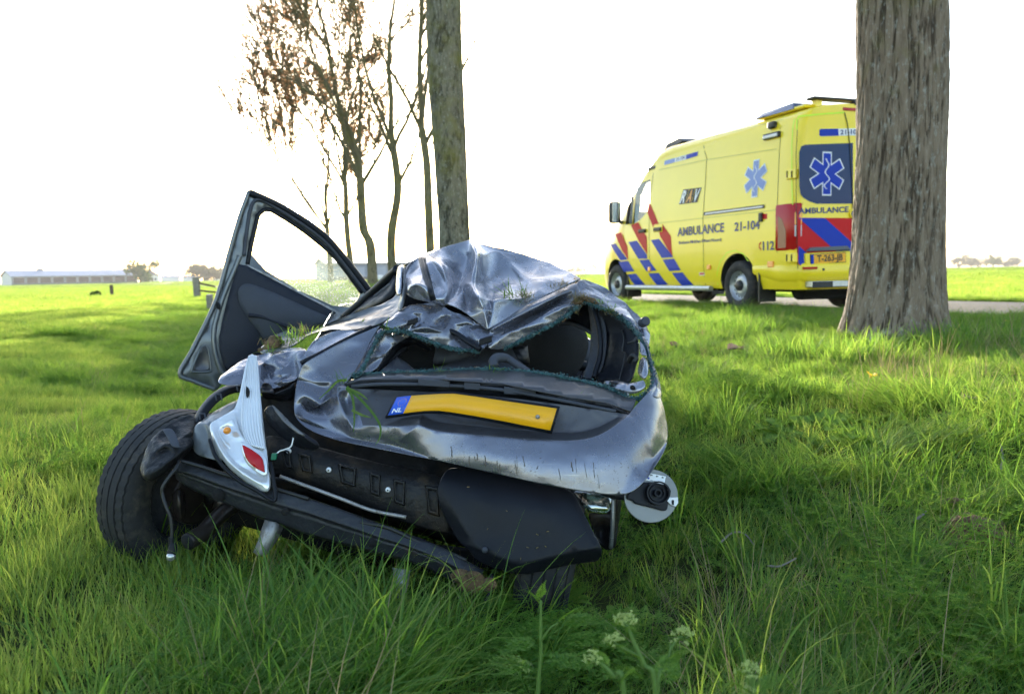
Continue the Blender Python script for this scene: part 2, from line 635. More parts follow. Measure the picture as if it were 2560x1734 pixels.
def choose(x, y, s, verge):
    """Which clump grows where: an even short sward on the field, a mixed tall one on the verge."""
    n = len(x)
    u, u2 = rng.random(n), rng.random(n)
    patch, patch2 = fbm(x * 1.3, y * 1.3, 31), fbm(x * 0.8 + 9, y * 0.8, 41)
    ids = pick('lush', n)
    ids = np.where(verge & (u < 0.34), pick('tall', n), ids)
    ids = np.where(verge & (u > 0.34) & (u < 0.34 + 0.50 * np.clip((patch - 0.38) * 5, 0, 1)), pick('mat', n), ids)
    ids = np.where(verge & (u2 < 0.10 * np.clip((patch2 - 0.53) * 8, 0.0, 1)), pick('straw', n), ids)
    ids = np.where(verge & (u2 > 0.80) & (u2 < 0.80 + 0.13 * np.clip((0.56 - patch2) * 6, 0.0, 1)), pick('cleaver', n), ids)
    ids = np.where(verge & (u2 > 0.97), pick('fern', n), ids)
    ids = np.where(verge & (u2 > 0.945) & (u2 < 0.97), pick('broad', n), ids)
    ids = np.where(verge & (s > 5.6) & (u2 > 0.60) & (u2 < 0.625), pick('long', n), ids)
    ids = np.where(~verge & (u < 0.08), pick('tall', n), ids)
    hs = np.where(verge, 0.50 + 0.62 * patch, 0.66 + 0.45 * patch)
    rz = rng.uniform(0, 6.283, n)
    ism = (ids >= KI['mat'][0]) & (ids < KI['mat'][0] + KI['mat'][1])
    rz = np.where(ism, 9 * fbm(x * 0.45, y * 0.45, 51) + rng.normal(0, 0.3, n), rz)
    return ids, rz, hs * rng.uniform(0.75, 1.25, n)


def realise(x, y, z, ids, rz, sc):
    """Clumps turned into one set of vertices, triangles, tones and material slots."""
    V, T, A, M = [], [], [], []
    k = 0
    for c in np.unique(ids):
        v, t, a, mi = CL[c]
        w = np.nonzero(ids == c)[0]
        ca, sa = np.cos(rz[w])[:, None], np.sin(rz[w])[:, None]
        lx, ly = rng.normal(0, 0.12, (2, len(w), 1))
        q = v[None] * sc[w][:, None, None]
        X = q[..., 0] * ca - q[..., 1] * sa + q[..., 2] * lx + x[w][:, None]
        Y = q[..., 0] * sa + q[..., 1] * ca + q[..., 2] * ly + y[w][:, None]
        Z = q[..., 2] + z[w][:, None]
        V.append(np.stack([X, Y, Z], -1).reshape(-1, 3))
        T.append((t[None] + (k + np.arange(len(w)) * len(v))[:, None, None]).reshape(-1, 3))
        A.append((a[None] + 0.35 * rng.random((len(w), 1))).ravel())
        M.append(np.full(len(w) * len(t), mi))
        k += len(w) * len(v)
    return np.concatenate(V), np.concatenate(T), np.concatenate(A), np.concatenate(M)


def tri_mesh(name, V, T, A, M):
    me = bpy.data.meshes.new(name)
    me.vertices.add(len(V))
    me.vertices.foreach_set('co', V.astype(np.float32).ravel())
    me.loops.add(len(T) * 3)
    me.loops.foreach_set('vertex_index', T.astype(np.int32).ravel())
    me.polygons.add(len(T))
    me.polygons.foreach_set('loop_start', np.arange(0, len(T) * 3, 3, dtype=np.int32))
    me.polygons.foreach_set('material_index', M.astype(np.int32))
    me.polygons.foreach_set('use_smooth', np.ones(len(T), dtype=bool))
    for m_ in GRASS_MATS:
        me.materials.append(m_)
    at = me.attributes.new('tone', 'FLOAT', 'POINT')
    at.data.foreach_set('value', A.astype(np.float32))
    me.update(calc_edges=True)
    return me


def is_verge(x, y, s):
    return (s < 8.6 + 2.0 * (vnoise(x * 0.9, y * 0.9, 21) - 0.5)) & (s > -1) & (y < 70)


def gp(x, y):
    """The ground point that the photograph shows at x, y."""
    lo, hi = 0.6, 400.0
    for _ in range(50):
        m_ = (lo + hi) / 2
        q = P(x, y, m_)
        if q.z > float(height(np.array([q.x]), np.array([q.y]))[0]):
            lo = m_
        else:
            hi = m_
    return P(x, y, lo)


# near the camera every blade is real
HALF = R(43)
NEAR = 5.6
xs, ys = [], []
for r0, r1, dens in ((0.9, 2.6, 290), (2.6, 4.0, 240), (4.0, NEAR, 170)):
    n = int(dens * HALF * (r1 * r1 - r0 * r0))
    r, t = np.sqrt(rng.uniform(r0 * r0, r1 * r1, n)), rng.uniform(-HALF, HALF, n)
    xs.append(r * np.sin(t))
    ys.append(r * np.cos(t))
x, y = np.concatenate(xs), np.concatenate(ys)
s = sdist(x, y)
vg = is_verge(x, y, s)
ids, rz, sc = choose(x, y, s, vg)
z = height(x, y, s) - 0.004
sc = sc * np.where(np.hypot(x, y) > 4, 1.15, 1.0)
# trampled low grass right behind the wreck and on the bank beside it
sx_ = 1280 + FPX * x / np.maximum(y, 0.3)
sc = sc * np.where((y > 1.45) & (y < 2.9) & (sx_ > 950) & (sx_ < 1800), 0.62, 1.0)
sc = sc * np.where((y > 2.2) & (y < 2.9) & (sx_ > 500) & (sx_ <= 950), 0.75, 1.0)
for (px, py, rad, cnt, kd, k_) in ((820, 1650, 0.30, 26, 'tall', 1.2), (620, 1690, 0.22, 14, 'tall', 1.0), (960, 1700, 0.12, 7, 'long', 0.85), (860, 1560, 0.25, 18, 'tall', 1.1),
                                   (700, 1560, 0.15, 4, 'long', 0.7), (1120, 1640, 0.12, 4, 'long', 0.8), (1850, 1640, 0.14, 3, 'long', 0.7), (2060, 1660, 0.12, 3, 'long', 0.65),
                                   (2280, 1660, 0.12, 2, 'long', 0.6), (1760, 1700, 0.1, 3, 'long', 0.6), (2400, 1500, 0.3, 14, 'cleaver', 1.0), (2300, 1600, 0.3, 10, 'cleaver', 1.0),
                                   (2500, 1620, 0.25, 12, 'cleaver', 1.0), (1500, 1650, 0.2, 12, 'fern', 1.0), (1280, 1680, 0.15, 10, 'fern', 1.0), (2380, 960, 0.5, 12, 'straw', 1.0), (2430, 890, 0.4, 9, 'straw', 1.1), (2220, 960, 0.4, 7, 'straw', 0.9), (1720, 950, 0.5, 8, 'straw', 0.8),
                                   (2130, 905, 0.3, 24, 'tall', 1.3), (2020, 890, 0.35, 18, 'tall', 1.25), (2300, 890, 0.4, 22, 'tall', 1.2), (2450, 860, 0.5, 30, 'tall', 1.25), (1800, 830, 0.6, 24, 'tall', 1.2), (1920, 800, 0.6, 24, 'tall', 1.25),
                                   (1900, 1000, 0.3, 24, 'fern', 1.1), (2080, 1080, 0.3, 20, 'broad', 1.2), (2200, 1150, 0.35, 26, 'mat', 1.2), (1950, 1200, 0.3, 24, 'mat', 1.2), (2350, 1250, 0.3, 24, 'tall', 1.1), (2000, 1350, 0.25, 8, 'tall', 1.0), (2150, 1400, 0.3, 10, 'cleaver', 1.1), (1780, 1050, 0.25, 18, 'tall', 1.2)):
    g = gp(px, py)
    a, r = rng.uniform(0, 6.28, cnt), rad * np.sqrt(rng.random(cnt))
    x2, y2 = g.x + r * np.cos(a), g.y + r * np.sin(a)
    x, y, z = np.append(x, x2), np.append(y, y2), np.append(z, height(x2, y2))
    ids, rz, sc = np.append(ids, pick(kd, cnt)), np.append(rz, a), np.append(sc, k_ * rng.uniform(0.8, 1.2, cnt))
    vg = np.append(vg, np.ones(cnt, bool))
for nm, mk, lb in (('pasture_grass', ~vg, 'short bright green pasture grass of the open fields'), ('verge_grass', vg, 'tall mixed grass, straw and weeds of the ditch and road verge')):
    me = tri_mesh(nm, *realise(x[mk], y[mk], z[mk], ids[mk], rz[mk], sc[mk]))
    NEAR_OBJ = bpy.data.objects.new(nm, me)
    col.objects.link(NEAR_OBJ)
    tag(NEAR_OBJ, lb + ' nearest the wreck', 'grass', kind='stuff')

# farther off, square tiles of the same clumps are repeated
PROTO = bpy.data.collections.new('turf_tiles')
NT_ = 5
for vgk in (False, True):
    for i in range(NT_):
        n = 150 if vgk else 130
        tx, ty = rng.uniform(-0.52, 0.52, (2, n))
        q = np.full(n, 5.0)
        ids, rz, sc = choose(tx + 7.3 * i, ty + 3.1 * i + 50 * vgk, q, np.full(n, vgk))
        me = tri_mesh('tile', *realise(tx, ty, np.zeros(n), ids, rz, sc * 1.25))
        PROTO.objects.link(bpy.data.objects.new('t%d%d' % (vgk, i), me))     # the collection is read in name order


def scatter(name, pts, rot, scl, ids, label, cat):
    me = bpy.data.meshes.new(name)
    me.from_pydata(pts.tolist(), [], [])
    for nm, val in (('rot', rot), ('scl', scl)):
        a = me.attributes.new(nm, 'FLOAT_VECTOR', 'POINT')
        a.data.foreach_set('vector', val.astype(np.float32).ravel())
    a = me.attributes.new('idx', 'INT', 'POINT')
    a.data.foreach_set('value', ids.astype(np.int32))
    o = link(name, me, None, None, False)
    ng = bpy.data.node_groups.new(name + '_nodes', 'GeometryNodeTree')
    ng.interface.new_socket('Geometry', in_out='INPUT', socket_type='NodeSocketGeometry')
    ng.interface.new_socket('Geometry', in_out='OUTPUT', socket_type='NodeSocketGeometry')
    gi, go = ng.nodes.new('NodeGroupInput'), ng.nodes.new('NodeGroupOutput')
    ci = ng.nodes.new('GeometryNodeCollectionInfo')
    ci.inputs['Collection'].default_value = PROTO
    ci.inputs['Separate Children'].default_value = True
    ci.inputs['Reset Children'].default_value = True
    ip = ng.nodes.new('GeometryNodeInstanceOnPoints')
    ip.inputs['Pick Instance'].default_value = True

    def att(nm, ty):
        q = ng.nodes.new('GeometryNodeInputNamedAttribute')
        q.data_type = ty
        q.inputs['Name'].default_value = nm
        return q.outputs[0]
    ng.links.new(gi.outputs[0], ip.inputs['Points'])
    ng.links.new(ci.outputs[0], ip.inputs['Instance'])
    ng.links.new(att('idx', 'INT'), ip.inputs['Instance Index'])
    ng.links.new(att('rot', 'FLOAT_VECTOR'), ip.inputs['Rotation'])
    ng.links.new(att('scl', 'FLOAT_VECTOR'), ip.inputs['Scale'])
    ng.links.new(ip.outputs[0], go.inputs[0])
    md = o.modifiers.new('tiles', 'NODES')
    md.node_group = ng
    tag(o, label, cat, kind='stuff')
    return o


PT = {False: [], True: []}
for r0, r1, st, zs in ((NEAR, 16, 0.5, 0.62), (16, 46, 1.0, 0.85), (46, 130, 2.4, 1.2), (130, 420, 7.0, 1.7)):
    gxx, gyy = np.meshgrid(np.arange(-r1, r1, st), np.arange(0, r1, st))
    x, y = gxx.ravel(), gyy.ravel()
    x = x + rng.uniform(-0.18, 0.18, len(x)) * st
    y = y + rng.uniform(-0.18, 0.18, len(y)) * st
    rr, aa = np.hypot(x, y), np.arctan2(x, y)
    s = sdist(x, y)
    mk = (rr >= r0 - 0.3 * st) & (rr < r1) & (np.abs(aa) < HALF + 0.5 * st / np.maximum(rr, 1)) & ((s > 0.46 * st) | (s < -ROAD_W - 0.46 * st))
    x, y, s = x[mk], y[mk], s[mk]
    e = 0.4 * st
    z = height(x, y, s)
    nxg = (height(x + e, y) - height(x - e, y)) / (2 * e)
    nyg = (height(x, y + e) - height(x, y - e)) / (2 * e)
    n = len(x)
    vgk = is_verge(x, y, s)
    # the slope tilts the tile: rotate about X and Y, then spin about the tile's own normal
    spin = rng.integers(0, 4, n) * (math.pi / 2)
    ca, sa = np.cos(spin), np.sin(spin)
    gxl, gyl = nxg * ca + nyg * sa, -nxg * sa + nyg * ca
    rot = np.stack([np.arctan(gyl), -np.arctan(gxl), spin], -1)
    scl = np.stack([np.full(n, st * 1.02), np.full(n, st * 1.02), zs * rng.uniform(0.85, 1.15, n) * (0.8 + 0.4 * fbm(x * 0.3, y * 0.3, 61))], -1)
    pts = np.stack([x, y, z - 0.01], -1)
    for kk in (False, True):
        w = vgk == kk
        PT[kk].append((pts[w], rot[w], scl[w], rng.integers(0, NT_, w.sum()) + (NT_ if kk else 0)))
# narrow tiles along both road edges
for side in (0.14, 0.36, -ROAD_W - 0.14, -ROAD_W - 0.38):
    for i in range(2, len(fine) - 60):
        if not (4 < fine[i][1] < 60):
            continue
        q_ = fine[i] - nr[i] * side
        if abs(math.atan2(q_[0], q_[1])) > HALF:
            continue
        st = 0.24
        zz_ = float(height(np.array([q_[0]]), np.array([q_[1]]))[0])
        PT[True].append((np.array([(q_[0], q_[1], zz_ - 0.005)]), np.array([(0, 0, rnd(0, 6.28))]), np.array([(st, st, 0.42 * rnd(0.7, 1.2))]), np.array([NT_ + random.randrange(NT_)])))
for kk, nm, lb in ((False, 'pasture_grass', 'short bright green pasture grass stretching across the far fields'), (True, 'verge_grass', 'mixed tall grass of the verge running away beside the road')):
    scatter(nm, *[np.concatenate([q[i] for q in PT[kk]]) for i in range(4)], lb, 'grass')
# ------------------------------------------------------------------ trees
def bark_mat(name, dark, light, moss, lichen, moss_lo, moss_hi, moss_amt=0.5, sc=1.0):
    m, nt, b = newmat(name)
    tc = N(nt, 'ShaderNodeTexCoord')
    mp = N(nt, 'ShaderNodeMapping')
    mp.inputs['Scale'].default_value = (9 * sc, 9 * sc, 2.0 * sc)
    nt.links.new(tc.outputs['Object'], mp.inputs[0])
    n1 = N(nt, 'ShaderNodeTexNoise', i_Scale=2.2, i_Detail=9.0, i_Roughness=0.68, i_Distortion=0.6)
    nt.links.new(mp.outputs[0], n1.inputs['Vector'])
    at = N(nt, 'ShaderNodeAttribute', attribute_name='ridge')
    ad = N(nt, 'ShaderNodeMath', operation='MULTIPLY_ADD')
    ad.inputs[1].default_value = 0.55
    nt.links.new(at.outputs['Fac'], ad.inputs[0])
    sb = N(nt, 'ShaderNodeMath', operation='MULTIPLY')
    sb.inputs[1].default_value = 0.75
    nt.links.new(n1.outputs['Fac'], sb.inputs[0])
    nt.links.new(sb.outputs[0], ad.inputs[2])
    r0 = ramp(nt, n1.outputs['Fac'], [(0.3, dark), (0.7, light)])
    rf = ramp(nt, at.outputs['Fac'], [(0.30, (0, 0, 0)), (0.66, (1, 1, 1))])
    r1 = N(nt, 'ShaderNodeMixRGB')
    nt.links.new(rf.outputs[0], r1.inputs[0])
    r1.inputs[1].default_value = (*[v * 0.42 for v in dark], 1)  # furrow shade put into the colour, as the relief shades weakly
    nt.links.new(r0.outputs[0], r1.inputs[2])
    # lichen flecks
    mp2 = N(nt, 'ShaderNodeMapping')
    mp2.inputs['Scale'].default_value = (1.0, 1.0, 0.45)
    nt.links.new(tc.outputs['Object'], mp2.inputs[0])
    n2 = N(nt, 'ShaderNodeTexNoise', i_Scale=26.0 * sc, i_Detail=8.0, i_Roughness=0.75)
    nt.links.new(mp2.outputs[0], n2.inputs['Vector'])
    r2 = ramp(nt, n2.outputs['Fac'], [(0.535, (0, 0, 0)), (0.66, (0.8, 0.8, 0.8))])
    mx = N(nt, 'ShaderNodeMixRGB')
    nt.links.new(r2.outputs[0], mx.inputs[0])
    nt.links.new(r1.outputs[0], mx.inputs[1])
    mx.inputs[2].default_value = (*lichen, 1)
    # moss grows in patches over part of the height
    n3 = N(nt, 'ShaderNodeTexNoise', i_Scale=1.6, i_Detail=8.0, i_Roughness=0.72)
    nt.links.new(tc.outputs['Object'], n3.inputs['Vector'])
    sx = N(nt, 'ShaderNodeSeparateXYZ')
    nt.links.new(tc.outputs['Object'], sx.inputs[0])
    mr = N(nt, 'ShaderNodeMapRange')
    mr.inputs[1].default_value, mr.inputs[2].default_value = moss_lo, moss_hi
    mr.inputs[3].default_value, mr.inputs[4].default_value = 0.0, moss_amt
    nt.links.new(sx.outputs['Z'], mr.inputs[0])
    sm = N(nt, 'ShaderNodeMath', operation='ADD')
    nt.links.new(n3.outputs['Fac'], sm.inputs[0])
    nt.links.new(mr.outputs[0], sm.inputs[1])
    r3 = ramp(nt, sm.outputs[0], [(0.62, (0, 0, 0)), (0.85, (0.85, 0.85, 0.85))])
    m2 = N(nt, 'ShaderNodeMixRGB')
    nt.links.new(r3.outputs[0], m2.inputs[0])
    nt.links.new(mx.outputs[0], m2.inputs[1])
    m2.inputs[2].default_value = (*moss, 1)
    nt.links.new(m2.outputs[0], b.inputs['Base Color'])
    b.inputs['Roughness'].default_value = 0.9
    b.inputs['Specular IOR Level'].default_value = 0.2
    bp = N(nt, 'ShaderNodeBump', i_Strength=0.8, i_Distance=0.012)
    nt.links.new(n1.outputs['Fac'], bp.inputs['Height'])
    nt.links.new(bp.outputs[0], b.inputs['Normal'])
    return m


m_bark_a = bark_mat('bark_grey_furrowed', (0.155, 0.110, 0.074), (0.29, 0.222, 0.16), (0.15, 0.135, 0.035), (0.36, 0.35, 0.30), 1.2, 4.5, 0.26)
m_bark_b = bark_mat('bark_mossy', (0.10, 0.09, 0.06), (0.22, 0.20, 0.15), (0.16, 0.15, 0.03), (0.36, 0.37, 0.31), 0.5, 3.5, 0.17)
m_bark_c = bark_mat('bark_olive_far', (0.10, 0.085, 0.045), (0.20, 0.17, 0.10), (0.14, 0.125, 0.04), (0.22, 0.2, 0.13), 0.0, 2.0, 0.2)
m_bud = leaf_mat('spring_leaf_brown', [(0.2, (0.26, 0.14, 0.06)), (0.5, (0.38, 0.21, 0.09)), (0.9, (0.48, 0.29, 0.14))], trans=0.6, glow=1.4, gloss=0.0)
m_budg = leaf_mat('spring_leaf_olive', [(0.2, (0.10, 0.08, 0.03)), (0.6, (0.17, 0.14, 0.05)), (0.9, (0.24, 0.2, 0.08))], trans=0.25, glow=1.0, gloss=0.0)


def trunk_mesh(name, path, rad, n_ring, n_ang, depth, flare, seed, bark_u, bark_v, roots=0):
    """A bark covered trunk: rings along path (local), ridged noise cut into it."""
    pts = smooth_path(path, 12)
    L = np.cumsum([0] + [(pts[i + 1] - pts[i]).length for i in range(len(pts) - 1)])
    tt = np.concatenate([np.linspace(0, 1, n_ring) ** 1.25]) * L[-1]
    cx = np.interp(tt, L, [p.x for p in pts])
    cy = np.interp(tt, L, [p.y for p in pts])
    cz = np.interp(tt, L, [p.z for p in pts])
    rr = np.interp(tt, np.linspace(0, L[-1], len(rad)), rad)
    th = np.linspace(0, 2 * math.pi, n_ang, endpoint=False)
    TH, H = np.meshgrid(th, tt)
    # periodic noise by sampling on a circle
    ux, uy = np.cos(TH) * bark_u, np.sin(TH) * bark_u
    w = 1.7 * (fbm(ux * 0.4 + 5, H * bark_v * 1.3 + uy * 0.4, seed) - 0.5)
    def per(fu, fv, sd):
        # blend two shifted samples around the seam
        a = TH / (2 * math.pi)
        s1 = vnoise(a * fu + w * 1.2, H * fv + w, sd)
        s2 = vnoise((a - 1) * fu + w * 1.2, H * fv + w, sd)
        k = np.clip((a - 0.9) / 0.1, 0, 1)
        return s1 * (1 - k) + s2 * k
    r1 = 1 - np.abs(per(bark_u, bark_v, seed + 1) * 2 - 1)
    r2 = 1 - np.abs(per(bark_u * 2.3, bark_v * 2.2, seed + 2) * 2 - 1)
    r3 = per(bark_u * 6, bark_v * 7, seed + 3)
    ridge = np.clip(1 - (0.66 * r1 ** 3.0 + 0.34 * r2 ** 2.4), 0, 1) * 0.85 + 0.15 * r3
    lump = fbm(np.cos(TH) * 1.3 + 3, H * 0.7 + np.sin(TH) * 1.3, seed + 7) - 0.5
    fl = flare * np.exp(-H / 0.28)
    root = 1 + (0.35 * np.cos(TH * roots + seed) * np.exp(-H / 0.22) if roots else 0)
    rad_ = rr[:, None] * (1 + 0.10 * lump) + fl * root + depth * (ridge - 0.6)
    V = np.stack([cx[:, None] + rad_ * np.cos(TH), cy[:, None] + rad_ * np.sin(TH), cz[:, None] + 0 * TH], -1).reshape(-1, 3)
    i = np.arange(n_ring * n_ang).reshape(n_ring, n_ang)
    j = np.roll(i, -1, 1)
    Fq = np.stack([i[:-1], j[:-1], j[1:], i[1:]], -1).reshape(-1, 4)
    me = bpy.data.meshes.new(name)
    me.from_pydata(V.tolist(), [], Fq.tolist())
    at = me.attributes.new('ridge', 'FLOAT', 'POINT')
    at.data.foreach_set('value', ridge.astype(np.float32).ravel())
    return me


class Limbs:
    def __init__(self):
        self.v, self.f, self.tw, self.rmin = [], [], [], 0.006

    def add(self, pts, rads, n):
        k0 = len(self.v)
        prev = None
        for i, p in enumerate(pts):
            t = (pts[min(i + 1, len(pts) - 1)] - pts[max(i - 1, 0)]).normalized()
            a = t.orthogonal().normalized() if prev is None else (prev - t * prev.dot(t)).normalized()
            prev = a
            b = t.cross(a)
            for k in range(n):
                q = 2 * math.pi * k / n
                self.v.append(p + (a * math.cos(q) + b * math.sin(q)) * rads[i])
        for i in range(len(pts) - 1):
            for k in range(n):
                a, c = k0 + i * n + k, k0 + i * n + (k + 1) % n
                self.f.append((a, c, c + n, a + n))

    def grow(self, p, d, L, r, lev, maxlev, up=0.25, spread=0.6, kids=(3, 5)):
        n = 5 if lev < 2 else 4
        seg = max(3, int(L / (0.6 if lev < 2 else 0.35)))
        seg = min(seg, 9)
        pts, q, dd = [p.copy()], p.copy(), d.normalized()
        for i in range(seg):
            dd = (dd + Vector((random.gauss(0, 0.10), random.gauss(0, 0.10), random.gauss(0, 0.06) + up * 0.12))).normalized()
            q = q + dd * L / seg
            pts.append(q.copy())
        rads = [max(r * (1 - 0.78 * i / seg), self.rmin) for i in range(seg + 1)]
        self.add(pts, rads, [7, 5, 4, 3, 3][min(lev, 4)])
        if lev >= maxlev - 1:
            self.tw.append((pts, rads))
        if lev < maxlev:
            for k in range(random.randint(*kids) + (1 if lev == 0 else 0)):
                t = rnd(0.22, 0.98)
                i = min(int(t * seg), seg - 1)
                c = pts[i].lerp(pts[i + 1], t * seg - i)
                tang = (pts[i + 1] - pts[i]).normalized()
                side = tang.orthogonal().normalized()
                side.rotate(Matrix.Rotation(rnd(0, 6.28), 3, tang))
                nd = (tang + side * rnd(spread * 0.6, spread * 1.4)).normalized()
                nd.z = nd.z * 0.8 + 0.15
                self.grow(c, nd, L * rnd(0.42, 0.68), max(r * (1 - 0.7 * t) * 0.62, 0.007), lev + 1, maxlev, up, spread, kids)


def leaf_mesh(name, tw, per, size, m, spreadr=0.25):
    V, T, A = [], [], []
    for pts, rads in tw:
        for _ in range(per):
            i = random.randrange(1, len(pts))
            c = pts[i - 1].lerp(pts[i], random.random()) + Vector((random.gauss(0, spreadr), random.gauss(0, spreadr), random.gauss(0, spreadr))) * 0.6
            a = Vector((random.gauss(0, 1), random.gauss(0, 1), random.gauss(0, 1))).normalized()
            b = a.orthogonal().normalized()
            s = size * rnd(0.6, 1.4)
            k = len(V)
            V += [c - a * s * 0.5, c + b * s * 0.35, c + a * s * 0.5, c - b * s * 0.35]
            T += [(k, k + 1, k + 2), (k, k + 2, k + 3)]
            A += [rnd(0, 1.35)] * 4
    me = mesh(name, V, T)
    at = me.attributes.new('tone', 'FLOAT', 'POINT')
    at.data.foreach_set('value', np.array(A, np.float32))
    me.materials.append(m)
    return me


def limb_mesh(name, lb, m):
    me = mesh(name, lb.v, lb.f)
    at = me.attributes.new('ridge', 'FLOAT', 'POINT')
    at.data.foreach_set('value', np.full(len(lb.v), 0.5, np.float32))
    return me


# the near thick tree beside the ambulance
def ground_z(x, y):
    return float(height(np.array([x]), np.array([y]))[0])


def big_tree(label, px, d, path, rad, m, rings, ang, depth, flare, seed, bu, bv, roots, crown_z):
    bx, by = P(px, 800, d).x, P(px, 800, d).y
    root = empty('roadside_tree', (bx, by, ground_z(bx, by) - 0.05))
    tag(root, label, 'tree', 'trees along the road')
    base = Vector(root.location)
    t = link('trunk', trunk_mesh('trunk', path, rad, rings, ang, depth, flare, seed, bu, bv, roots), m)
    t.parent = root
    lb = Limbs()
    random.seed(seed)
    top = Vector(path[-1])
    lb.grow(top - Vector((0, 0, 0.3)), Vector((0, 0, 1)), 7.5, rad[-1], 0, 3, 0.3, 0.7, (3, 5))
    for z in crown_z:
        a = rnd(0, 6.28)
        c = Vector((np.interp(z, [p[2] for p in path], [p[0] for p in path]), np.interp(z, [p[2] for p in path], [p[1] for p in path]), z))
        lb.grow(c, Vector((math.cos(a) * 0.8, math.sin(a) * 0.8, 0.75)), rnd(3.0, 4.6), rad[-1] * 0.42, 1, 3, 0.5, 0.7, (3, 5))
    b_ = link('branches', limb_mesh('branches', lb, m), m)
    b_.parent = root
    c_ = link('crown', leaf_mesh('crown', lb.tw, 9, 0.07, m_budg), None)
    c_.parent = root
    return root


big_tree('thick grey furrowed tree trunk in front of the ambulance', 2238, 7.6,
         [(0, 0, 0), (0.01, 0, 1.0), (0.015, 0.0, 2.2), (-0.02, 0.02, 4), (0.0, 0.05, 7), (0.05, 0, 9.5)], [0.385, 0.36, 0.36, 0.355, 0.34, 0.30, 0.26], m_bark_a, 520, 440, 0.026, 0.12, 11, 56, 3.0, 5,
         (6.6, 7.3, 8.2, 9.0))
big_tree('mossy straight tree trunk rising right behind the wreck roof', 1141, 19.5,
         [(0, 0, 0), (0.0, 0, 1.5), (-0.05, 0, 3.2), (-0.12, 0.0, 5.2), (-0.12, 0.0, 7.2), (-0.1, 0.05, 10)], [0.40, 0.35, 0.36, 0.385, 0.385, 0.36, 0.28], m_bark_b, 200, 150, 0.022, 0.08, 23, 22, 2.6, 4,
         (7.9, 8.6, 9.3))


def row_tree(label, px, d, dia, kinks, fork, seed, leafy, m_leaf, height_=20.0):
    """A younger tree farther along the road: bent trunk from pixel offsets, vase of branches, sparse spring leaves."""
    random.seed(seed)
    bx, by = P(px, 690, d).x, P(px, 690, d).y
    gz = ground_z(bx, by)
    root = empty('roadside_tree', (bx, by, gz - 0.05))
    tag(root, label, 'tree', 'trees along the road')
    k = d / FPX
    path = [(ox * k, random.gauss(0, 0.1), z) for z, ox in kinks]
    r0 = dia / 2
    rad = [r0 * v for v in (1.12, 1.0, 0.98, 0.92, 0.88, 0.8)]
    t = link('trunk', trunk_mesh('trunk', path, rad, 70, 26, 0.02, 0.06, seed, 9, 1.5, 3), m_bark_c)
    t.parent = root
    lb = Limbs()
    lb.rmin = d * (0.0006 if leafy > 3 else 0.00042)
    top = Vector(path[-1])
    H = height_ - top.z
    lb.grow(top - Vector((0, 0, 0.2)), Vector((rnd(-0.08, 0.08), 0, 1)), H * 0.8, rad[-1] * 0.85, 0, 4, 0.25, 0.6, (4, 5) if leafy > 2 or d == 50 else (2, 4))
    for z, ang, L in fork:
        c = Vector((np.interp(z, [p[2] for p in path], [p[0] for p in path]), np.interp(z, [p[2] for p in path], [p[1] for p in path]), z))
        a = math.radians(ang)
        lb.grow(c, Vector((math.sin(a), rnd(-0.35, 0.35), math.cos(a))), L, r0 * 0.48, 1, 4, 0.7, 0.45, (4, 5) if leafy > 2 or d == 50 else (2, 4))
    b_ = link('branches', limb_mesh('branches', lb, m_bark_c), m_bark_c)
    b_.parent = root
    if leafy:
        c_ = link('crown', leaf_mesh('crown', lb.tw, leafy, 0.19 * d / 60, m_leaf, 0.3), None)
        c_.parent = root
    return root


row_tree('slim straight tree just beside the mossy trunk', 1076, 38, 0.40, [(0, 2), (2, 1), (4, 0), (5.6, -3), (7.0, -12)], [(6.2, 28, 5), (6.9, -30, 6.5), (7.0, 10, 7)], 31, 2, m_budg, 22)
row_tree('bent tree with a crooked S-shaped trunk', 990, 44, 0.46, [(0, -2), (1.6, -10), (3.0, -6), (4.4, 8), (5.6, 10), (7.2, 2)], [(5.2, 32, 3.5), (6.6, -35, 6), (7.0, 22, 7), (7.2, -12, 8)], 37, 2, m_budg, 22)
row_tree('tree with a kinked trunk and brown spring leaves', 926, 50, 0.56, [(0, 6), (2.4, 2), (3.4, -14), (4.8, -18), (6.3, -16)], [(5.9, 34, 6), (6.2, -27, 9), (6.3, 10, 9), (6.3, -12, 9)], 41, 2, m_bud, 21)
row_tree('thin tree forking beside the kinked trunk', 872, 60, 0.44, [(0, 8), (1.5, 6), (3.0, 1), (4.6, -2), (6.4, 0), (7.2, 0)], [(4.6, -36, 7), (4.8, 35, 4), (6.8, -28, 10), (7.2, 14, 8), (7.0, -12, 10)], 43, 3, m_bud, 20)
row_tree('lowest forking tree, farthest along the row', 826, 68, 0.44, [(0, 2), (1.5, 0), (3.2, -2), (4.6, -4)], [(4.3, -34, 11), (4.5, 20, 8), (4.6, -20, 12), (4.6, 4, 10), (4.5, -42, 9)], 47, 4, m_bud, 19)
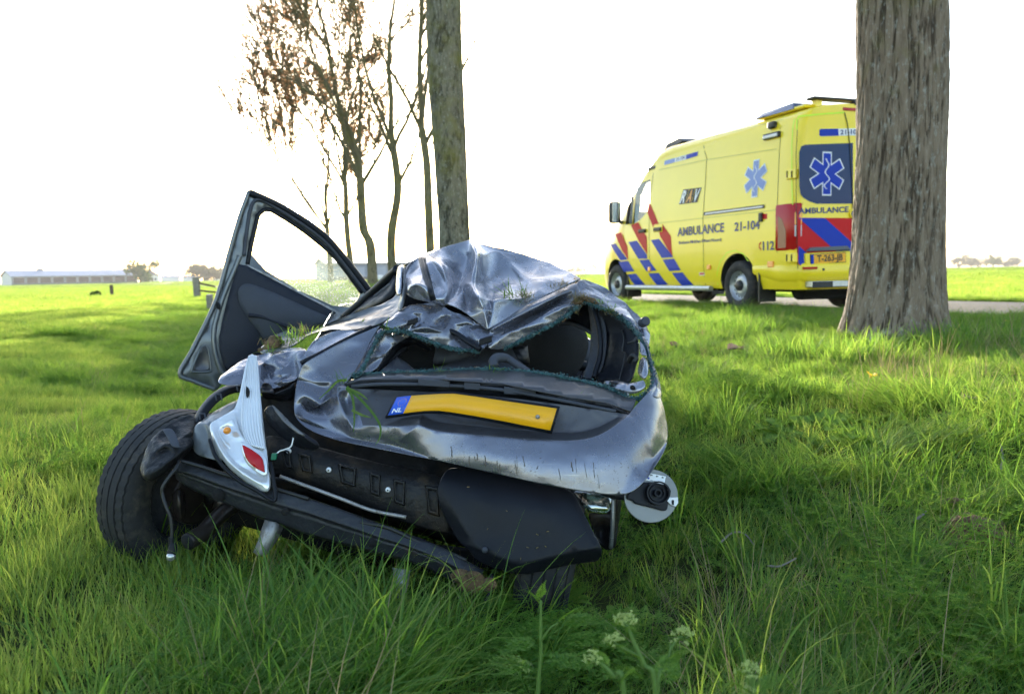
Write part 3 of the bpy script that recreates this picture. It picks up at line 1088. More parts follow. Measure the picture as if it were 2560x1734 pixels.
# ------------------------------------------------------------------ far buildings, posts, far trees
m_roof_pale = mat('barn_roof_sheet', (0.30, 0.33, 0.42), 0.6, noise=0.12, scale=0.3)
m_wall_dark = mat('bay_shade_and_door_brown', (0.10, 0.075, 0.07), 0.9, noise=0.25, scale=0.5)
m_post_grey = mat('barn_post', (0.26, 0.27, 0.28), 0.8, noise=0.1)
m_base_green = mat('barn_plinth', (0.09, 0.13, 0.12), 0.9, noise=0.2)
m_white = mat('white_render', (0.62, 0.62, 0.60), 0.8, noise=0.06)
m_slate = mat('dark_roof', (0.09, 0.085, 0.09), 0.8, noise=0.2)
m_glass_far = mat('far_window', (0.03, 0.035, 0.04), 0.15)
m_blue_wall = mat('blue_grey_cladding', (0.22, 0.25, 0.33), 0.7, noise=0.1, scale=0.4)
m_wood = mat('weathered_wood', (0.24, 0.21, 0.17), 0.9, noise=0.35, scale=12, bump=0.5)
m_wood_dark = mat('dark_wood', (0.10, 0.075, 0.05), 0.9, noise=0.3, scale=12)


def oriented(a, b):
    """An Empty at a with local +X toward b."""
    return a, math.atan2(b.y - a.y, b.x - a.x), (Vector((b.x, b.y, 0)) - Vector((a.x, a.y, 0))).length


def lbox(name, parent, lo, hi, m, bevel=0.0):
    bm = bmesh.new()
    box(bm, lo, hi)
    me = bpy.data.meshes.new(name)
    bmesh.ops.recalc_face_normals(bm, faces=bm.faces[:])
    bm.to_mesh(me)
    bm.free()
    me.materials.append(m)
    o = bpy.data.objects.new(name, me)
    col.objects.link(o)
    o.parent = parent
    if bevel:
        b_ = o.modifiers.new('bevel', 'BEVEL')
        b_.width = bevel
        b_.segments = 2
    return o


def lmesh(name, parent, v, f, m, smooth=False):
    me = mesh(name, v, f)
    me.materials.append(m)
    bm = bmesh.new()
    bm.from_mesh(me)
    bmesh.ops.recalc_face_normals(bm, faces=bm.faces[:])
    bm.to_mesh(me)
    bm.free()
    if smooth:
        me.polygons.foreach_set('use_smooth', [True] * len(me.polygons))
    o = bpy.data.objects.new(name, me)
    col.objects.link(o)
    o.parent = parent
    return o


def gable_roof(parent, L, D, ze, zr, over, th, m, name='roof'):
    x0, x1 = -over, L + over
    v, f = [], []
    prof = [(-over, ze - over * (zr - ze) / (D / 2)), (D / 2, zr), (D + over, ze - over * (zr - ze) / (D / 2))]
    prof2 = [(a, b + th) for a, b in prof]
    ring = prof + prof2[::-1]
    for x_ in (x0, x1):
        v += [(x_, a, b) for a, b in ring]
    n = len(ring)
    for k in range(n):
        f.append((k, (k + 1) % n, n + (k + 1) % n, n + k))
    f += [(0, 1, 4, 5), (1, 2, 3, 4), (6, 7, 10, 11), (7, 8, 9, 10)]
    return lmesh(name, parent, v, f, m)


def gable_walls(parent, L, D, ze, zr, m, name='wall'):
    v = [(0, 0, 0), (L, 0, 0), (L, D, 0), (0, D, 0), (0, 0, ze), (L, 0, ze), (L, D, ze), (0, D, ze), (0, D / 2, zr - 0.05), (L, D / 2, zr - 0.05)]
    f = [(0, 1, 5, 4), (2, 3, 7, 6), (3, 0, 4, 8, 7), (1, 2, 6, 9, 5), (4, 5, 9, 8), (6, 7, 8, 9)]
    return lmesh(name, parent, v, f, m)


# long open sided barn on the horizon at the left
a_, b_ = P(30, 705, 285), P(342, 702, 312)
loc, rz_, L = oriented(a_, b_)
barn = empty('barn', (a_.x, a_.y, 0.13), rz_)
tag(barn, 'long low barn with pale grey roof and dark open bays on the horizon', 'barn')
gable_walls(barn, L, 15, 2.9, 4.9, m_white)
gable_roof(barn, L, 15, 3.1, 5.1, 0.5, 0.15, m_roof_pale)
nb = 10
for i in range(nb):
    x0 = L * i / nb
    lbox('bay_shade', barn, (x0 + 0.45, -0.10, 0.75), (x0 + L / nb - 0.25, -0.02, 2.75), m_wall_dark)  # flat dark panel stands in for the shade inside the open bay
for i in range(nb + 1):
    lbox('post', barn, (L * i / nb - 0.15, -0.16, 0), (L * i / nb + 0.35, -0.02, 3.0), m_post_grey)
lbox('plinth', barn, (-0.1, -0.2, 0), (L + 0.4, -0.03, 0.7), m_base_green)
lbox('ridge_vent', barn, (L * 0.26 - 0.9, 6.9, 5.0), (L * 0.26 + 0.9, 8.1, 5.8), m_post_grey)

# small white house with a dark roof
a_, b_ = P(362, 702, 420), P(399, 702, 424)
loc, rz_, L = oriented(a_, b_)
house = empty('farmhouse', (a_.x, a_.y, 0.13), rz_)
tag(house, 'small white farmhouse with dark hipped roof beside the barn', 'house')
gable_walls(house, L, 8, 3.6, 4.6, m_white)
lmesh('roof', house, [(-0.5, -0.5, 3.5), (L + 0.5, -0.5, 3.5), (L + 0.5, 8.5, 3.5), (-0.5, 8.5, 3.5), (L * 0.42, 4, 6.2), (L * 0.58, 4, 6.2)], [(0, 1, 5, 4), (1, 2, 5), (2, 3, 4, 5), (3, 0, 4), (0, 3, 2, 1)], m_slate)
lbox('chimney', house, (L * 0.45, 3.6, 5.9), (L * 0.55, 4.4, 7.4), m_slate)
for k in (0.22, 0.66):
    lbox('window', house, (L * k, -0.06, 1.0), (L * k + 0.9, 0.02, 2.2), m_glass_far)
lbox('door', house, (L * 0.46, -0.05, 0), (L * 0.46 + 0.9, 0.02, 2.0), m_wall_dark)

# row of low white sheds behind the house
for i, (xa, xb, hh) in enumerate(((405, 450, 2.4), (462, 497, 2.0), (538, 585, 2.2))):
    a_, b_ = P(xa, 701, 470), P(xb, 701, 474)
    loc, rz_, L = oriented(a_, b_)
    sh = empty('white_shed', (a_.x, a_.y, 0.12), rz_)
    tag(sh, ('low white shed nearest the farmhouse', 'short white shed, middle of three in front of the far trees', 'white shed just showing left of the open car door')[i], 'shed', 'sheds on the horizon')
    gable_walls(sh, L, 6, hh, hh + 1.0, m_white)
    gable_roof(sh, L, 6, hh + 0.1, hh + 1.1, 0.3, 0.12, m_roof_pale)

# blue grey shed behind the row of trees
a_, b_ = P(818, 692, 150), P(1130, 690, 158)
loc, rz_, L = oriented(a_, b_)
shed = empty('farm_shed', (a_.x, a_.y, 0.12), rz_)
tag(shed, 'long blue-grey shed seen between the row trees behind the wreck', 'shed')
gable_walls(shed, L, 14, 3.2, 4.4, m_blue_wall)
gable_roof(shed, L, 14, 3.3, 4.3, 0.4, 0.2, m_roof_pale)
lbox('plinth', shed, (-0.05, -0.08, 0), (L + 0.05, -0.005, 0.9), m_slate)
for i in range(6):
    lbox('roller_door', shed, (L * (i + 0.25) / 6, -0.06, 0.95), (L * (i + 0.75) / 6, -0.004, 2.7), m_roof_pale)
q = P(948, 682, 140)
bm = bmesh.new()
tube(bm, [(q.x - 0.6, q.y, 0.68), (q.x + 0.6, q.y, 0.68)], 0.6, 16)
tag(from_bm('silage_bale', bm, m_white, None, False, 0.1), 'white wrapped silage bale in front of the blue-grey shed', 'bale')

# fence posts on the field edge and the stake with its tuft
def post(name, px, py_top, py_bot, d, w, m, label, lean=0.0, grp=None, rails=None):
    g = P(px, py_bot, d)
    t = P(px + lean, py_top, d)
    gz = ground_z(g.x, g.y)
    root = empty(name, (g.x, g.y, gz - 0.02))
    tag(root, label, 'post', grp)
    bm = bmesh.new()
    dx, dz = t.x - g.x, t.z - g.z
    hexa(bm, [(-w, -w, -0.2), (w, -w, -0.2), (w, w, -0.2), (-w, w, -0.2), (dx - w, -w, dz), (dx + w, -w, dz), (dx + w, w, dz + 0.03), (dx - w, w, dz + 0.03)])
    o = from_bm('shaft', bm, m, None, False, 0.015)
    o.parent = root
    for (z0, x1, z1) in rails or ():
        bm = bmesh.new()
        tube(bm, [(0.05, 0, z0), (x1, 0.3, z1)], 0.045, 6)
        o = from_bm('rail', bm, m_wood_dark, None)
        o.parent = root
    return root


post('fence_post', 494, 690, 742, 40, 0.13, m_wood, 'tall weathered fence post left of the open car door', -3, 'fence posts', [(0.7, 0.75, 0.5), (0.35, 1.1, 0.2)])
post('fence_post', 526, 724, 764, 28, 0.09, m_wood, 'short broken fence post close to the open car door', -2, 'fence posts')
post('stake', 281, 713, 742, 48, 0.075, m_wood_dark, 'thin dark wooden stake standing alone in the pasture', -2)


def tuft(name, px, py, d, w, h, n, m, label, cat, seed, grp=None, leafsize=0.12):
    """A shrub or far tree: a cloud of leaf faces in clumps round a short stem."""
    random.seed(seed)
    g = P(px, py, d)
    gz = ground_z(g.x, g.y)
    root = empty(name, (g.x, g.y, gz))
    tag(root, label, cat, grp)
    V, T, A = [], [], []
    cl = [(Vector((random.gauss(0, 0.28) * w, random.gauss(0, 0.28) * w, h * rnd(0.2, 0.85))), rnd(0.16, 0.3)) for _ in range(12)]
    for _ in range(n):
        c, r = random.choice(cl)
        e = Vector((random.gauss(0, 1), random.gauss(0, 1), random.gauss(0, 1)))
        e = e.normalized() * (random.random() ** 0.4) * r
        p = c + Vector((e.x * w, e.y * w, e.z * h))
        if p.z < 0.02:
            continue
        a = Vector((random.gauss(0, 1), random.gauss(0, 1), random.gauss(0, 1))).normalized()
        b = a.orthogonal().normalized()
        s = leafsize * rnd(0.6, 1.4)
        k = len(V)
        V += [p - a * s, p + b * s * 0.6, p + a * s, p - b * s * 0.6]
        T += [(k, k + 1, k + 2), (k, k + 2, k + 3)]
        A += [rnd(0, 1.3)] * 4
    me = mesh('crown', V, T)
    at = me.attributes.new('tone', 'FLOAT', 'POINT')
    at.data.foreach_set('value', np.array(A, np.float32))
    me.materials.append(m)
    o = link('crown', me)
    o.matrix_parent_inverse = Matrix.Identity(4)
    o.parent = root
    bm = bmesh.new()
    tube(bm, [(0, 0, -0.1), (0.02 * w, 0, h * 0.3), (-0.02 * w, 0.01 * w, h * 0.6)], [0.035 * h, 0.028 * h, 0.012 * h], 7)
    for k in range(5):
        a = k * 1.3
        tube(bm, [(0, 0, h * 0.25), (math.cos(a) * w * 0.2, math.sin(a) * w * 0.2, h * 0.5), (math.cos(a) * w * 0.3, math.sin(a) * w * 0.3, h * 0.75)], [0.016 * h, 0.01 * h, 0.004 * h], 5)
    o = from_bm('trunk', bm, m_bark_c)
    o.matrix_parent_inverse = Matrix.Identity(4)
    o.parent = root
    return root


m_far_leaf = leaf_mat('far_leaf_dull', [(0.2, (0.10, 0.10, 0.06)), (0.5, (0.16, 0.14, 0.08)), (0.9, (0.22, 0.18, 0.11))], trans=0.15, glow=1.0, gloss=0.0)
m_far_green = leaf_mat('far_leaf_green', [(0.2, (0.05, 0.09, 0.03)), (0.5, (0.09, 0.14, 0.04)), (0.9, (0.16, 0.19, 0.06))], trans=0.15, glow=1.0, gloss=0.0)
tuft('rush_tuft', 243, 742, 48, 0.5, 0.34, 700, m_far_green, 'round dark green tuft beside the lone stake', 'bush', 3, None, 0.05)
FT = [(350, 300, 9, 8, 'low dark tree against the right end of the barn', m_far_green), (378, 500, 12, 16, 'bare pale tree rising over the farmhouse roof', m_far_leaf), (415, 520, 14, 17, 'bare tree just right of the farmhouse', m_far_leaf),
      (448, 520, 12, 13, 'thin bare tree between farmhouse and the round brown trees', m_far_leaf), (490, 360, 9.5, 7.6, 'round brown tree above the tall fence post', m_far_leaf),
      (514, 365, 10, 7.2, 'round brown tree, left of the two next to the car door', m_far_leaf), (541, 380, 10, 6.2, 'low brown tree touching the car door outline', m_far_leaf)]
for i, (px, d, w, h, lb, m_) in enumerate(FT):
    bare = 'bare' in lb
    if bare:
        random.seed(70 + i)
        g = P(px, 704, d)
        root = empty('far_tree', (g.x, g.y, ground_z(g.x, g.y) - 0.1))
        tag(root, lb, 'tree', 'trees on the far left horizon')
        L_ = Limbs()
        L_.rmin = 0.05
        L_.grow(Vector((0, 0, 0)), Vector((0, 0, 1)), h * 0.8, 0.35, 0, 3, 0.25, 0.7, (4, 6))
        o_ = link('trunk', limb_mesh('trunk', L_, m_bark_c), m_bark_c)
        o_.parent = root
        o_ = link('crown', leaf_mesh('crown', L_.tw, 3, 0.35, m_far_leaf, 0.8))
        o_.parent = root
        continue
    tuft('far_tree', px, 704, d, w, h, 500 if bare else 2600, m_, lb, 'tree', 60 + i, 'trees on the far left horizon', 0.32 if bare else 0.36)
FR = [(2398, 620, 10, 7, 'pale bare far tree next to the thick trunk'), (2428, 640, 16, 10, 'hazy round far tree, tallest on the right horizon'), (2452, 660, 14, 7, 'low hazy far tree between the round one and the green one'),
      (2483, 600, 9, 9, 'small yellow-green far tree on the right horizon'), (2512, 680, 16, 7, 'hazy wide far tree right of the green one'), (2545, 680, 18, 8, 'hazy far tree at the right picture edge')]
for i, (px, d, w, h, lb) in enumerate(FR):
    tuft('far_tree', px, 668, d, w, h, 1800, m_far_green if 'green' in lb.split(' far')[0] else m_far_leaf, lb, 'tree', 80 + i, 'trees on the far right horizon', 0.5)
FM = [(1440, 700, 16, 7, 'faint far tree left of the ambulance bonnet'), (1472, 720, 20, 8, 'faint far tree close to the ambulance bonnet')]
for i, (px, d, w, h, lb) in enumerate(FM):
    tuft('far_tree', px, 683, d, w, h, 900, m_far_leaf, lb, 'tree', 95 + i, 'faint far trees behind the ambulance', 0.5)
# ------------------------------------------------------------------ ambulance
AO, AH = Vector((4.077, 12.35, 0.445)), R(110.4)
m_yel = mat('ambulance_yellow', (0.97, 0.72, 0.02), 0.3, noise=0.03, scale=2, coat=0.3)
m_red = mat('stripe_red', (0.60, 0.008, 0.012), 0.45, spec=0.2)
m_blu = mat('stripe_blue', (0.005, 0.04, 0.42), 0.45, spec=0.2)
m_lime = mat('reflective_lime', (0.70, 0.95, 0.02), 0.4)
m_ink = mat('lettering_dark_blue', (0.02, 0.035, 0.16), 0.4)
m_blk = mat('black_plastic', (0.015, 0.016, 0.018), 0.5, noise=0.2, bump=0.1, bscale=200)
m_rub = mat('tyre_rubber', (0.017, 0.017, 0.018), 0.8, noise=0.3, scale=20, dirt=(0.09, 0.075, 0.055), dirt_amt=0.42, dirt_scale=7)
m_sil = mat('painted_steel_silver', (0.45, 0.46, 0.48), 0.4, metal=0.6, noise=0.1)
m_alu = mat('bare_aluminium', (0.55, 0.56, 0.58), 0.4, metal=0.8, noise=0.15, scale=20)
m_wht = mat('white_film', (0.80, 0.82, 0.84), 0.35)
m_pale = mat('pale_blue_film', (0.20, 0.28, 0.60), 0.35, spec=0.3)
m_org = mat('orange_film', (0.85, 0.35, 0.03), 0.35)
m_plate = mat('plate_yellow', (0.92, 0.43, 0.006), 0.35, noise=0.05, dirt=(0.20, 0.10, 0.03), dirt_amt=0.27, dirt_scale=45)
m_gap = mat('panel_gap', (0.03, 0.028, 0.01), 0.8)
m_under = mat('underbody', (0.012, 0.012, 0.012), 0.9)
m_redlens = mat('red_lens', (0.45, 0.004, 0.008), 0.15, spec=0.35)
m_amblens = mat('amber_lens', (0.9, 0.30, 0.02), 0.15, coat=0.8)
m_darkglass = mat('dark_glass_sky_reflection', (0.006, 0.03, 0.12), 0.06, spec=0.2)  # blue of the reflected sky put into the dark glass colour


def glass_mat(name, tint=(0.95, 0.98, 0.97), alpha=0.18, rough=0.02):
    """Thin clear pane: mostly transparent with a mirror-like skin."""
    m = bpy.data.materials.new(name)
    m.use_nodes = True
    nt = m.node_tree
    nt.nodes.clear()
    tr = N(nt, 'ShaderNodeBsdfTransparent')
    tr.inputs[0].default_value = (*tint, 1)
    gl = N(nt, 'ShaderNodeBsdfGlossy', i_Roughness=rough)
    fr = N(nt, 'ShaderNodeFresnel', i_IOR=1.5)
    mr = N(nt, 'ShaderNodeMath', operation='ADD')
    mr.inputs[1].default_value = alpha * 0.3
    nt.links.new(fr.outputs[0], mr.inputs[0])
    mx = N(nt, 'ShaderNodeMixShader')
    nt.links.new(mr.outputs[0], mx.inputs[0])
    nt.links.new(tr.outputs[0], mx.inputs[1])
    nt.links.new(gl.outputs[0], mx.inputs[2])
    o = N(nt, 'ShaderNodeOutputMaterial')
    nt.links.new(mx.outputs[0], o.inputs[0])
    return m


m_glass = glass_mat('clear_glass', (0.86, 0.92, 0.90))
amb = empty('ambulance', AO, AH)
tag(amb, 'yellow ambulance van with red and blue stripes parked on the road', 'ambulance')
_h = np.array((math.cos(AH), math.sin(AH), 0))
_l = np.array((-math.sin(AH), math.cos(AH), 0))
_o = np.array(AO)
WZ = [0.30, 0.42, 0.62, 0.95, 1.30, 1.60, 2.10, 2.34, 2.47, 2.55, 2.60, 2.63, 2.64]
WY = [0.93, 0.965, 0.985, 0.99, 0.985, 0.968, 0.935, 0.905, 0.865, 0.79, 0.62, 0.33, 0.0]


def side_y(z):
    return float(np.interp(z, WZ, WY))


def z5(x, y):
    return 1480 + x * 0.35587, 240 + y * 0.35587


def on_side(x, y):
    """Where the sight line through that spot of the photograph meets the van's left flank, as (x, z) of the van."""
    px, py = z5(x, y)
    d = CF + CR * ((px - 1280) / FPX) + CU * ((867 - py) / FPX)
    Y = 0.98
    for _ in range(4):
        t = ((_o - CAM) @ _l + Y) / (d @ _l)
        q = CAM + t * d - _o
        Y = side_y(q[2])
    return float(q @ _h), float(q[2])


REAR_X = -1.235


def on_rear(x, y):
    px, py = z5(x, y)
    d = CF + CR * ((px - 1280) / FPX) + CU * ((867 - py) / FPX)
    t = ((_o - CAM) @ _h + REAR_X) / (d @ _h)
    q = CAM + t * d - _o
    return float(q @ _l), float(q[2])


# body shell: cross sections along the length
def station(x):
    zt = float(np.interp(x, [-1.25, 2.15, 2.45, 2.75, 3.3, 3.75, 4.1, 4.45, 4.62], [2.64, 2.64, 2.59, 2.43, 1.93, 1.50, 1.26, 1.08, 0.92]))
    sc = float(np.interp(x, [-1.25, -1.235, -1.215, -1.17, -1.10, 3.6, 4.0, 4.3, 4.5, 4.62], [0.93, 0.955, 0.975, 0.99, 1, 1, 0.97, 0.90, 0.80, 0.66]))
    base = 0.85
    out = []
    for z_, y_ in zip(WZ, WY):
        zz_ = z_ if z_ < base else base + (z_ - base) * (zt - base) / (2.64 - base)
        out.append((x, y_ * sc, zz_))
    return out


xsn = [-1.25, -1.235, -1.215, -1.17, -1.1] + list(np.arange(-0.9, 2.2, 0.2)) + [2.3, 2.45, 2.6, 2.75] + list(np.linspace(2.9, 3.72, 7)) + [3.9, 4.1, 4.25, 4.38, 4.5, 4.57, 4.62]
rows = []
for x_ in xsn:
    s_ = station(x_)
    rows.append(s_ + [(a, -b, c) for a, b, c in s_[-2::-1]])
bm = bmesh.new()
vv = [[bm.verts.new(p) for p in r] for r in rows]
n = len(vv[0])
for i in range(len(vv) - 1):
    for k in range(n - 1):
        bm.faces.new((vv[i][k], vv[i + 1][k], vv[i + 1][k + 1], vv[i][k + 1]))
    bm.faces.new((vv[i][n - 1], vv[i + 1][n - 1], vv[i + 1][0], vv[i][0]))
bm.faces.new(vv[0])
bm.faces.new(vv[-1][::-1])
body = from_bm('body', bm, m_yel, None, True)
body.data.materials.append(m_under)


def cutter(bm):
    me = bpy.data.meshes.new('cut')
    bmesh.ops.recalc_face_normals(bm, faces=bm.faces[:])
    bm.to_mesh(me)
    bm.free()
    me.materials.append(m_yel)
    me.materials.append(m_under)
    me.polygons.foreach_set('material_index', [1] * len(me.polygons))
    o = bpy.data.objects.new('cut', me)
    col.objects.link(o)
    return o


def apply_cuts(o, cutters):
    for c in cutters:
        md = o.modifiers.new('cut', 'BOOLEAN')
        md.operation = 'DIFFERENCE'
        md.solver = 'EXACT'
        md.object = c
        md.material_mode = 'TRANSFER'
    bpy.context.view_layer.update()
    me = bpy.data.meshes.new_from_object(o.evaluated_get(bpy.context.evaluated_depsgraph_get()))
    o.modifiers.clear()
    o.data = me
    for c in cutters:
        bpy.data.objects.remove(c)


cuts = []
for wx in (0.0, 3.665):
    for sg in (1, -1):
        bm = bmesh.new()
        tube(bm, [(wx, sg * 0.62, 0.36), (wx, sg * 1.2, 0.36)], 0.435, 40)
        cuts.append(cutter(bm))
win = [on_side(*q) for q in ((408, 585), (410, 790), (335, 872), (285, 900), (300, 650), (340, 612))]
quar = [on_side(*q) for q in ((285, 680), (272, 895), (228, 905), (234, 780))]
for poly in (win, quar):
    bm = bmesh.new()
    a = [bm.verts.new((x_, 1.3, z_)) for x_, z_ in poly]
    b = [bm.verts.new((x_, -1.3, z_)) for x_, z_ in poly]
    bm.faces.new(a)
    bm.faces.new(b[::-1])
    for k in range(len(a)):
        bm.faces.new((a[k], b[k], b[(k + 1) % len(a)], a[(k + 1) % len(a)]))
    cuts.append(cutter(bm))
bm = bmesh.new()
hexa(bm, [(2.42, -0.86, 1.25), (3.62, -0.86, 1.25), (3.62, 0.86, 1.25), (2.42, 0.86, 1.25), (2.42, -0.80, 2.28), (2.80, -0.80, 2.22), (2.80, 0.80, 2.22), (2.42, 0.80, 2.28)])
cuts.append(cutter(bm))
bm = bmesh.new()
hexa(bm, [(2.6, -0.74, 2.14), (3.45, -0.80, 1.52), (3.45, 0.80, 1.52), (2.6, 0.74, 2.14), (3.0, -0.74, 2.5), (3.9, -0.80, 1.68), (3.9, 0.80, 1.68), (3.0, 0.74, 2.5)])
cuts.append(cutter(bm))
apply_cuts(body, cuts)
body.parent = amb
es = body.modifiers.new('edges', 'EDGE_SPLIT')
es.split_angle = R(38)


def put(name, verts, faces, m, parent=None, smooth=False):
    return lmesh(name, parent or amb, verts, faces, m, smooth)


def fill(poly, step=0.12, extra=()):
    """A polygon cut into small triangles so that it can follow a curved flank."""
    bm = bmesh.new()
    f = bm.faces.new([bm.verts.new((a, b, 0)) for a, b in poly])
    xs = [p[0] for p in poly]
    zs = [p[1] for p in poly]
    for ax, lo, hi in ((0, min(xs), max(xs)), (1, min(zs), max(zs))):
        k = lo + step
        while k < hi:
            bmesh.ops.bisect_plane(bm, geom=bm.verts[:] + bm.edges[:] + bm.faces[:], plane_co=(k, 0, 0) if ax == 0 else (0, k, 0), plane_no=(1, 0, 0) if ax == 0 else (0, 1, 0))
            k += step
    for k in extra:
        if min(zs) < k < max(zs):
            bmesh.ops.bisect_plane(bm, geom=bm.verts[:] + bm.edges[:] + bm.faces[:], plane_co=(0, k, 0), plane_no=(0, 1, 0))
    bm.verts.index_update()
    v = [(q.co.x, q.co.y) for q in bm.verts]
    f = [[q.index for q in g.verts] for g in bm.faces]
    bm.free()
    return v, f


def side_decal(name, pts, m, off=0.004, parent=None, traced=True, th=0.0):
    poly = [on_side(*q) for q in pts] if traced else pts
    v, f = fill(poly, 0.12, WZ)
    V = [(x_, side_y(z_) * float(np.interp(x_, [3.6, 4.0, 4.3, 4.5], [1, 0.97, 0.90, 0.80])) + off, z_) for x_, z_ in v]
    return put(name, V, f, m, parent)


def rear_decal(name, pts, m, off=0.004, parent=None, traced=True):
    poly = [on_rear(*q) for q in pts] if traced else pts
    v, f = fill(poly, 0.3)
    return put(name, [(REAR_X - 0.015 - off, a, b) for a, b in v], f, m, parent or amb)


def bmobj(name, bm, m, parent, smooth=False, bevel=0.0):
    o = from_bm(name, bm, m, None, smooth, bevel)
    o.parent = parent
    return o


def text_mesh(body_):
    cu = bpy.data.curves.new('txt', 'FONT')
    cu.body = body_
    cu.resolution_u = 3
    cu.offset = 0.028
    ob = bpy.data.objects.new('txt', cu)
    col.objects.link(ob)
    bpy.context.view_layer.update()
    me = bpy.data.meshes.new_from_object(ob.evaluated_get(bpy.context.evaluated_depsgraph_get()))
    bpy.data.objects.remove(ob)
    v = np.array([q.co[:] for q in me.vertices])
    f = [list(p.vertices) for p in me.polygons]
    bpy.data.meshes.remove(me)
    v[:, 0] -= v[:, 0].min()
    w, h = v[:, 0].max(), v[:, 1].max()
    return v[:, 0] / w, v[:, 1] / h, f


def letters(name, V, f, m, parent, split):
    """Each character an object of its own; print too small to tell apart stays one piece."""
    if not split:
        o = put(name, V, f, m, parent)
        o['kind'] = 'stuff'
        return o
    par = list(range(len(V)))

    def root(i):
        while par[i] != i:
            par[i] = par[par[i]]
            i = par[i]
        return i
    for q in f:
        for k in q[1:]:
            par[root(k)] = root(q[0])
    groups = {}
    for q in f:
        groups.setdefault(root(q[0]), []).append(q)
    for g in groups.values():
        ids = sorted({i for q in g for i in q})
        mp = {i: k for k, i in enumerate(ids)}
        put('letter', [V[i] for i in ids], [[mp[i] for i in q] for q in g], m, parent)


def side_text(name, txt, p0, p1, htop, m, slant=0.0, off=0.006, parent=None):
    (xa, za), (xb, zb) = on_side(*p0), on_side(*p1)
    ht = on_side(*htop)[1] - za
    u, v, f = text_mesh(txt)
    V = [(xa + (xb - xa) * (a + slant * b), side_y(za + (zb - za) * a + ht * b) + off, za + (zb - za) * a + ht * b) for a, b in zip(u, v)]
    return letters(name, V, f, m, parent, ht > 0.07)


def rear_text(name, txt, p0, p1, htop, m, off=0.006, parent=None):
    (ya, za), (yb, zb) = on_rear(*p0), on_rear(*p1)
    ht = on_rear(*htop)[1] - za
    u, v, f = text_mesh(txt)
    V = [(REAR_X - 0.015 - off, ya + (yb - ya) * a, za + (zb - za) * a + ht * b) for a, b in zip(u, v)]
    return letters(name, V, f, m, parent, ht > 0.05)


for pts in (((160, 968), (205, 958), (250, 1060), (256, 1150), (212, 1085)), ((275, 908), (325, 886), (386, 990), (390, 1112), (330, 1020)),
            ((388, 815), (404, 742), (440, 825), (472, 905), (432, 925)), ((458, 905), (495, 897), (556, 985), (566, 1128), (480, 985))):
    side_decal('red_stripe', pts, m_red)
for pts in (((122, 1042), (165, 1036), (252, 1148), (202, 1156)), ((256, 1026), (316, 1016), (388, 1116), (390, 1142), (328, 1144)), ((415, 1012), (472, 1004), (560, 1112), (572, 1132), (492, 1138)),
            ((186, 1164), (256, 1158), (300, 1230), (228, 1236)), ((332, 1152), (400, 1148), (455, 1226), (385, 1232)), ((496, 1148), (578, 1142), (626, 1224), (546, 1230)),
            ((250, 1252), (310, 1248), (376, 1325), (300, 1326)), ((396, 1246), (470, 1243), (536, 1325), (456, 1326)), ((562, 1242), (636, 1238), (714, 1328), (632, 1330))):
    side_decal('blue_stripe', pts, m_blu)


def gapline(name, pts, w, m, where='side', off=0.003):
    f_ = on_side if where == 'side' else on_rear
    q = [f_(*p) for p in pts]
    vs, fs = [], []
    P2 = [Vector(p) for p in q]
    P2 = [Vector((p.x, p.y)) for p in P2]
    fine2 = []
    for a, b in zip(P2[:-1], P2[1:]):
        k = max(1, int((b - a).length / 0.12))
        fine2 += [a.lerp(b, i / k) for i in range(k)]
    fine2.append(P2[-1])
    for i, p in enumerate(fine2):
        t = (fine2[min(i + 1, len(fine2) - 1)] - fine2[max(i - 1, 0)]).normalized()
        nn = Vector((-t.y, t.x)) * w / 2
        for g in (p - nn, p + nn):
            vs.append((g.x, side_y(g.y) + off, g.y) if where == 'side' else (REAR_X - 0.015 - off, g.x, g.y))
        if i:
            fs.append((2 * i - 2, 2 * i - 1, 2 * i + 1, 2 * i))
    return put(name, vs, fs, m)


gapline('door_seam', [(835, 270), (808, 440), (795, 640), (780, 860), (785, 1110), (800, 1330)], 0.010, m_gap)
gapline('door_seam', [(432, 540), (412, 700), (402, 900), (405, 1150), (418, 1328)], 0.010, m_gap)
gapline('door_seam', [(1345, 150), (1325, 300), (1310, 560), (1302, 790), (1300, 1100)], 0.008, m_gap)
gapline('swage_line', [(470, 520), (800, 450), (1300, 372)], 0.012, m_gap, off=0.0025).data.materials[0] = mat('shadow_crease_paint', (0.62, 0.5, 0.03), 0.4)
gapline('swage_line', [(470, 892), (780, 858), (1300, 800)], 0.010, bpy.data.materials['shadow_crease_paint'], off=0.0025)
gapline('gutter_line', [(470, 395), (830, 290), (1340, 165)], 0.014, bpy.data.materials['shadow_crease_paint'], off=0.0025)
gapline('lime_edging', [(1425, 160), (1405, 560), (1412, 790)], 0.02, m_lime, off=0.004)
gapline('lime_edging', [(885, 1325), (880, 1240), (905, 1160), (950, 1100), (1010, 1085), (1065, 1110), (1100, 1160)], 0.012, m_lime, off=0.004)
gapline('lime_edging', [(640, 1331), (780, 1331)], 0.010, m_lime)
# lettering
side_text('lettering', 'AMBULANCE', (602, 984), (930, 952), (602, 926), m_ink)
side_text('lettering', '21-104', (1002, 948), (1180, 932), (1002, 888), m_ink)
side_text('lettering', 'Brabant-Midden-West-Noord', (612, 1040), (910, 1018), (612, 1020), m_ink)
side_text('lettering', '112', (1202, 1082), (1282, 1078), (1202, 1022), m_ink)
gapline('phone_mark', [(1190, 1028), (1178, 1042), (1176, 1062), (1190, 1080)], 0.022, m_red, off=0.005)
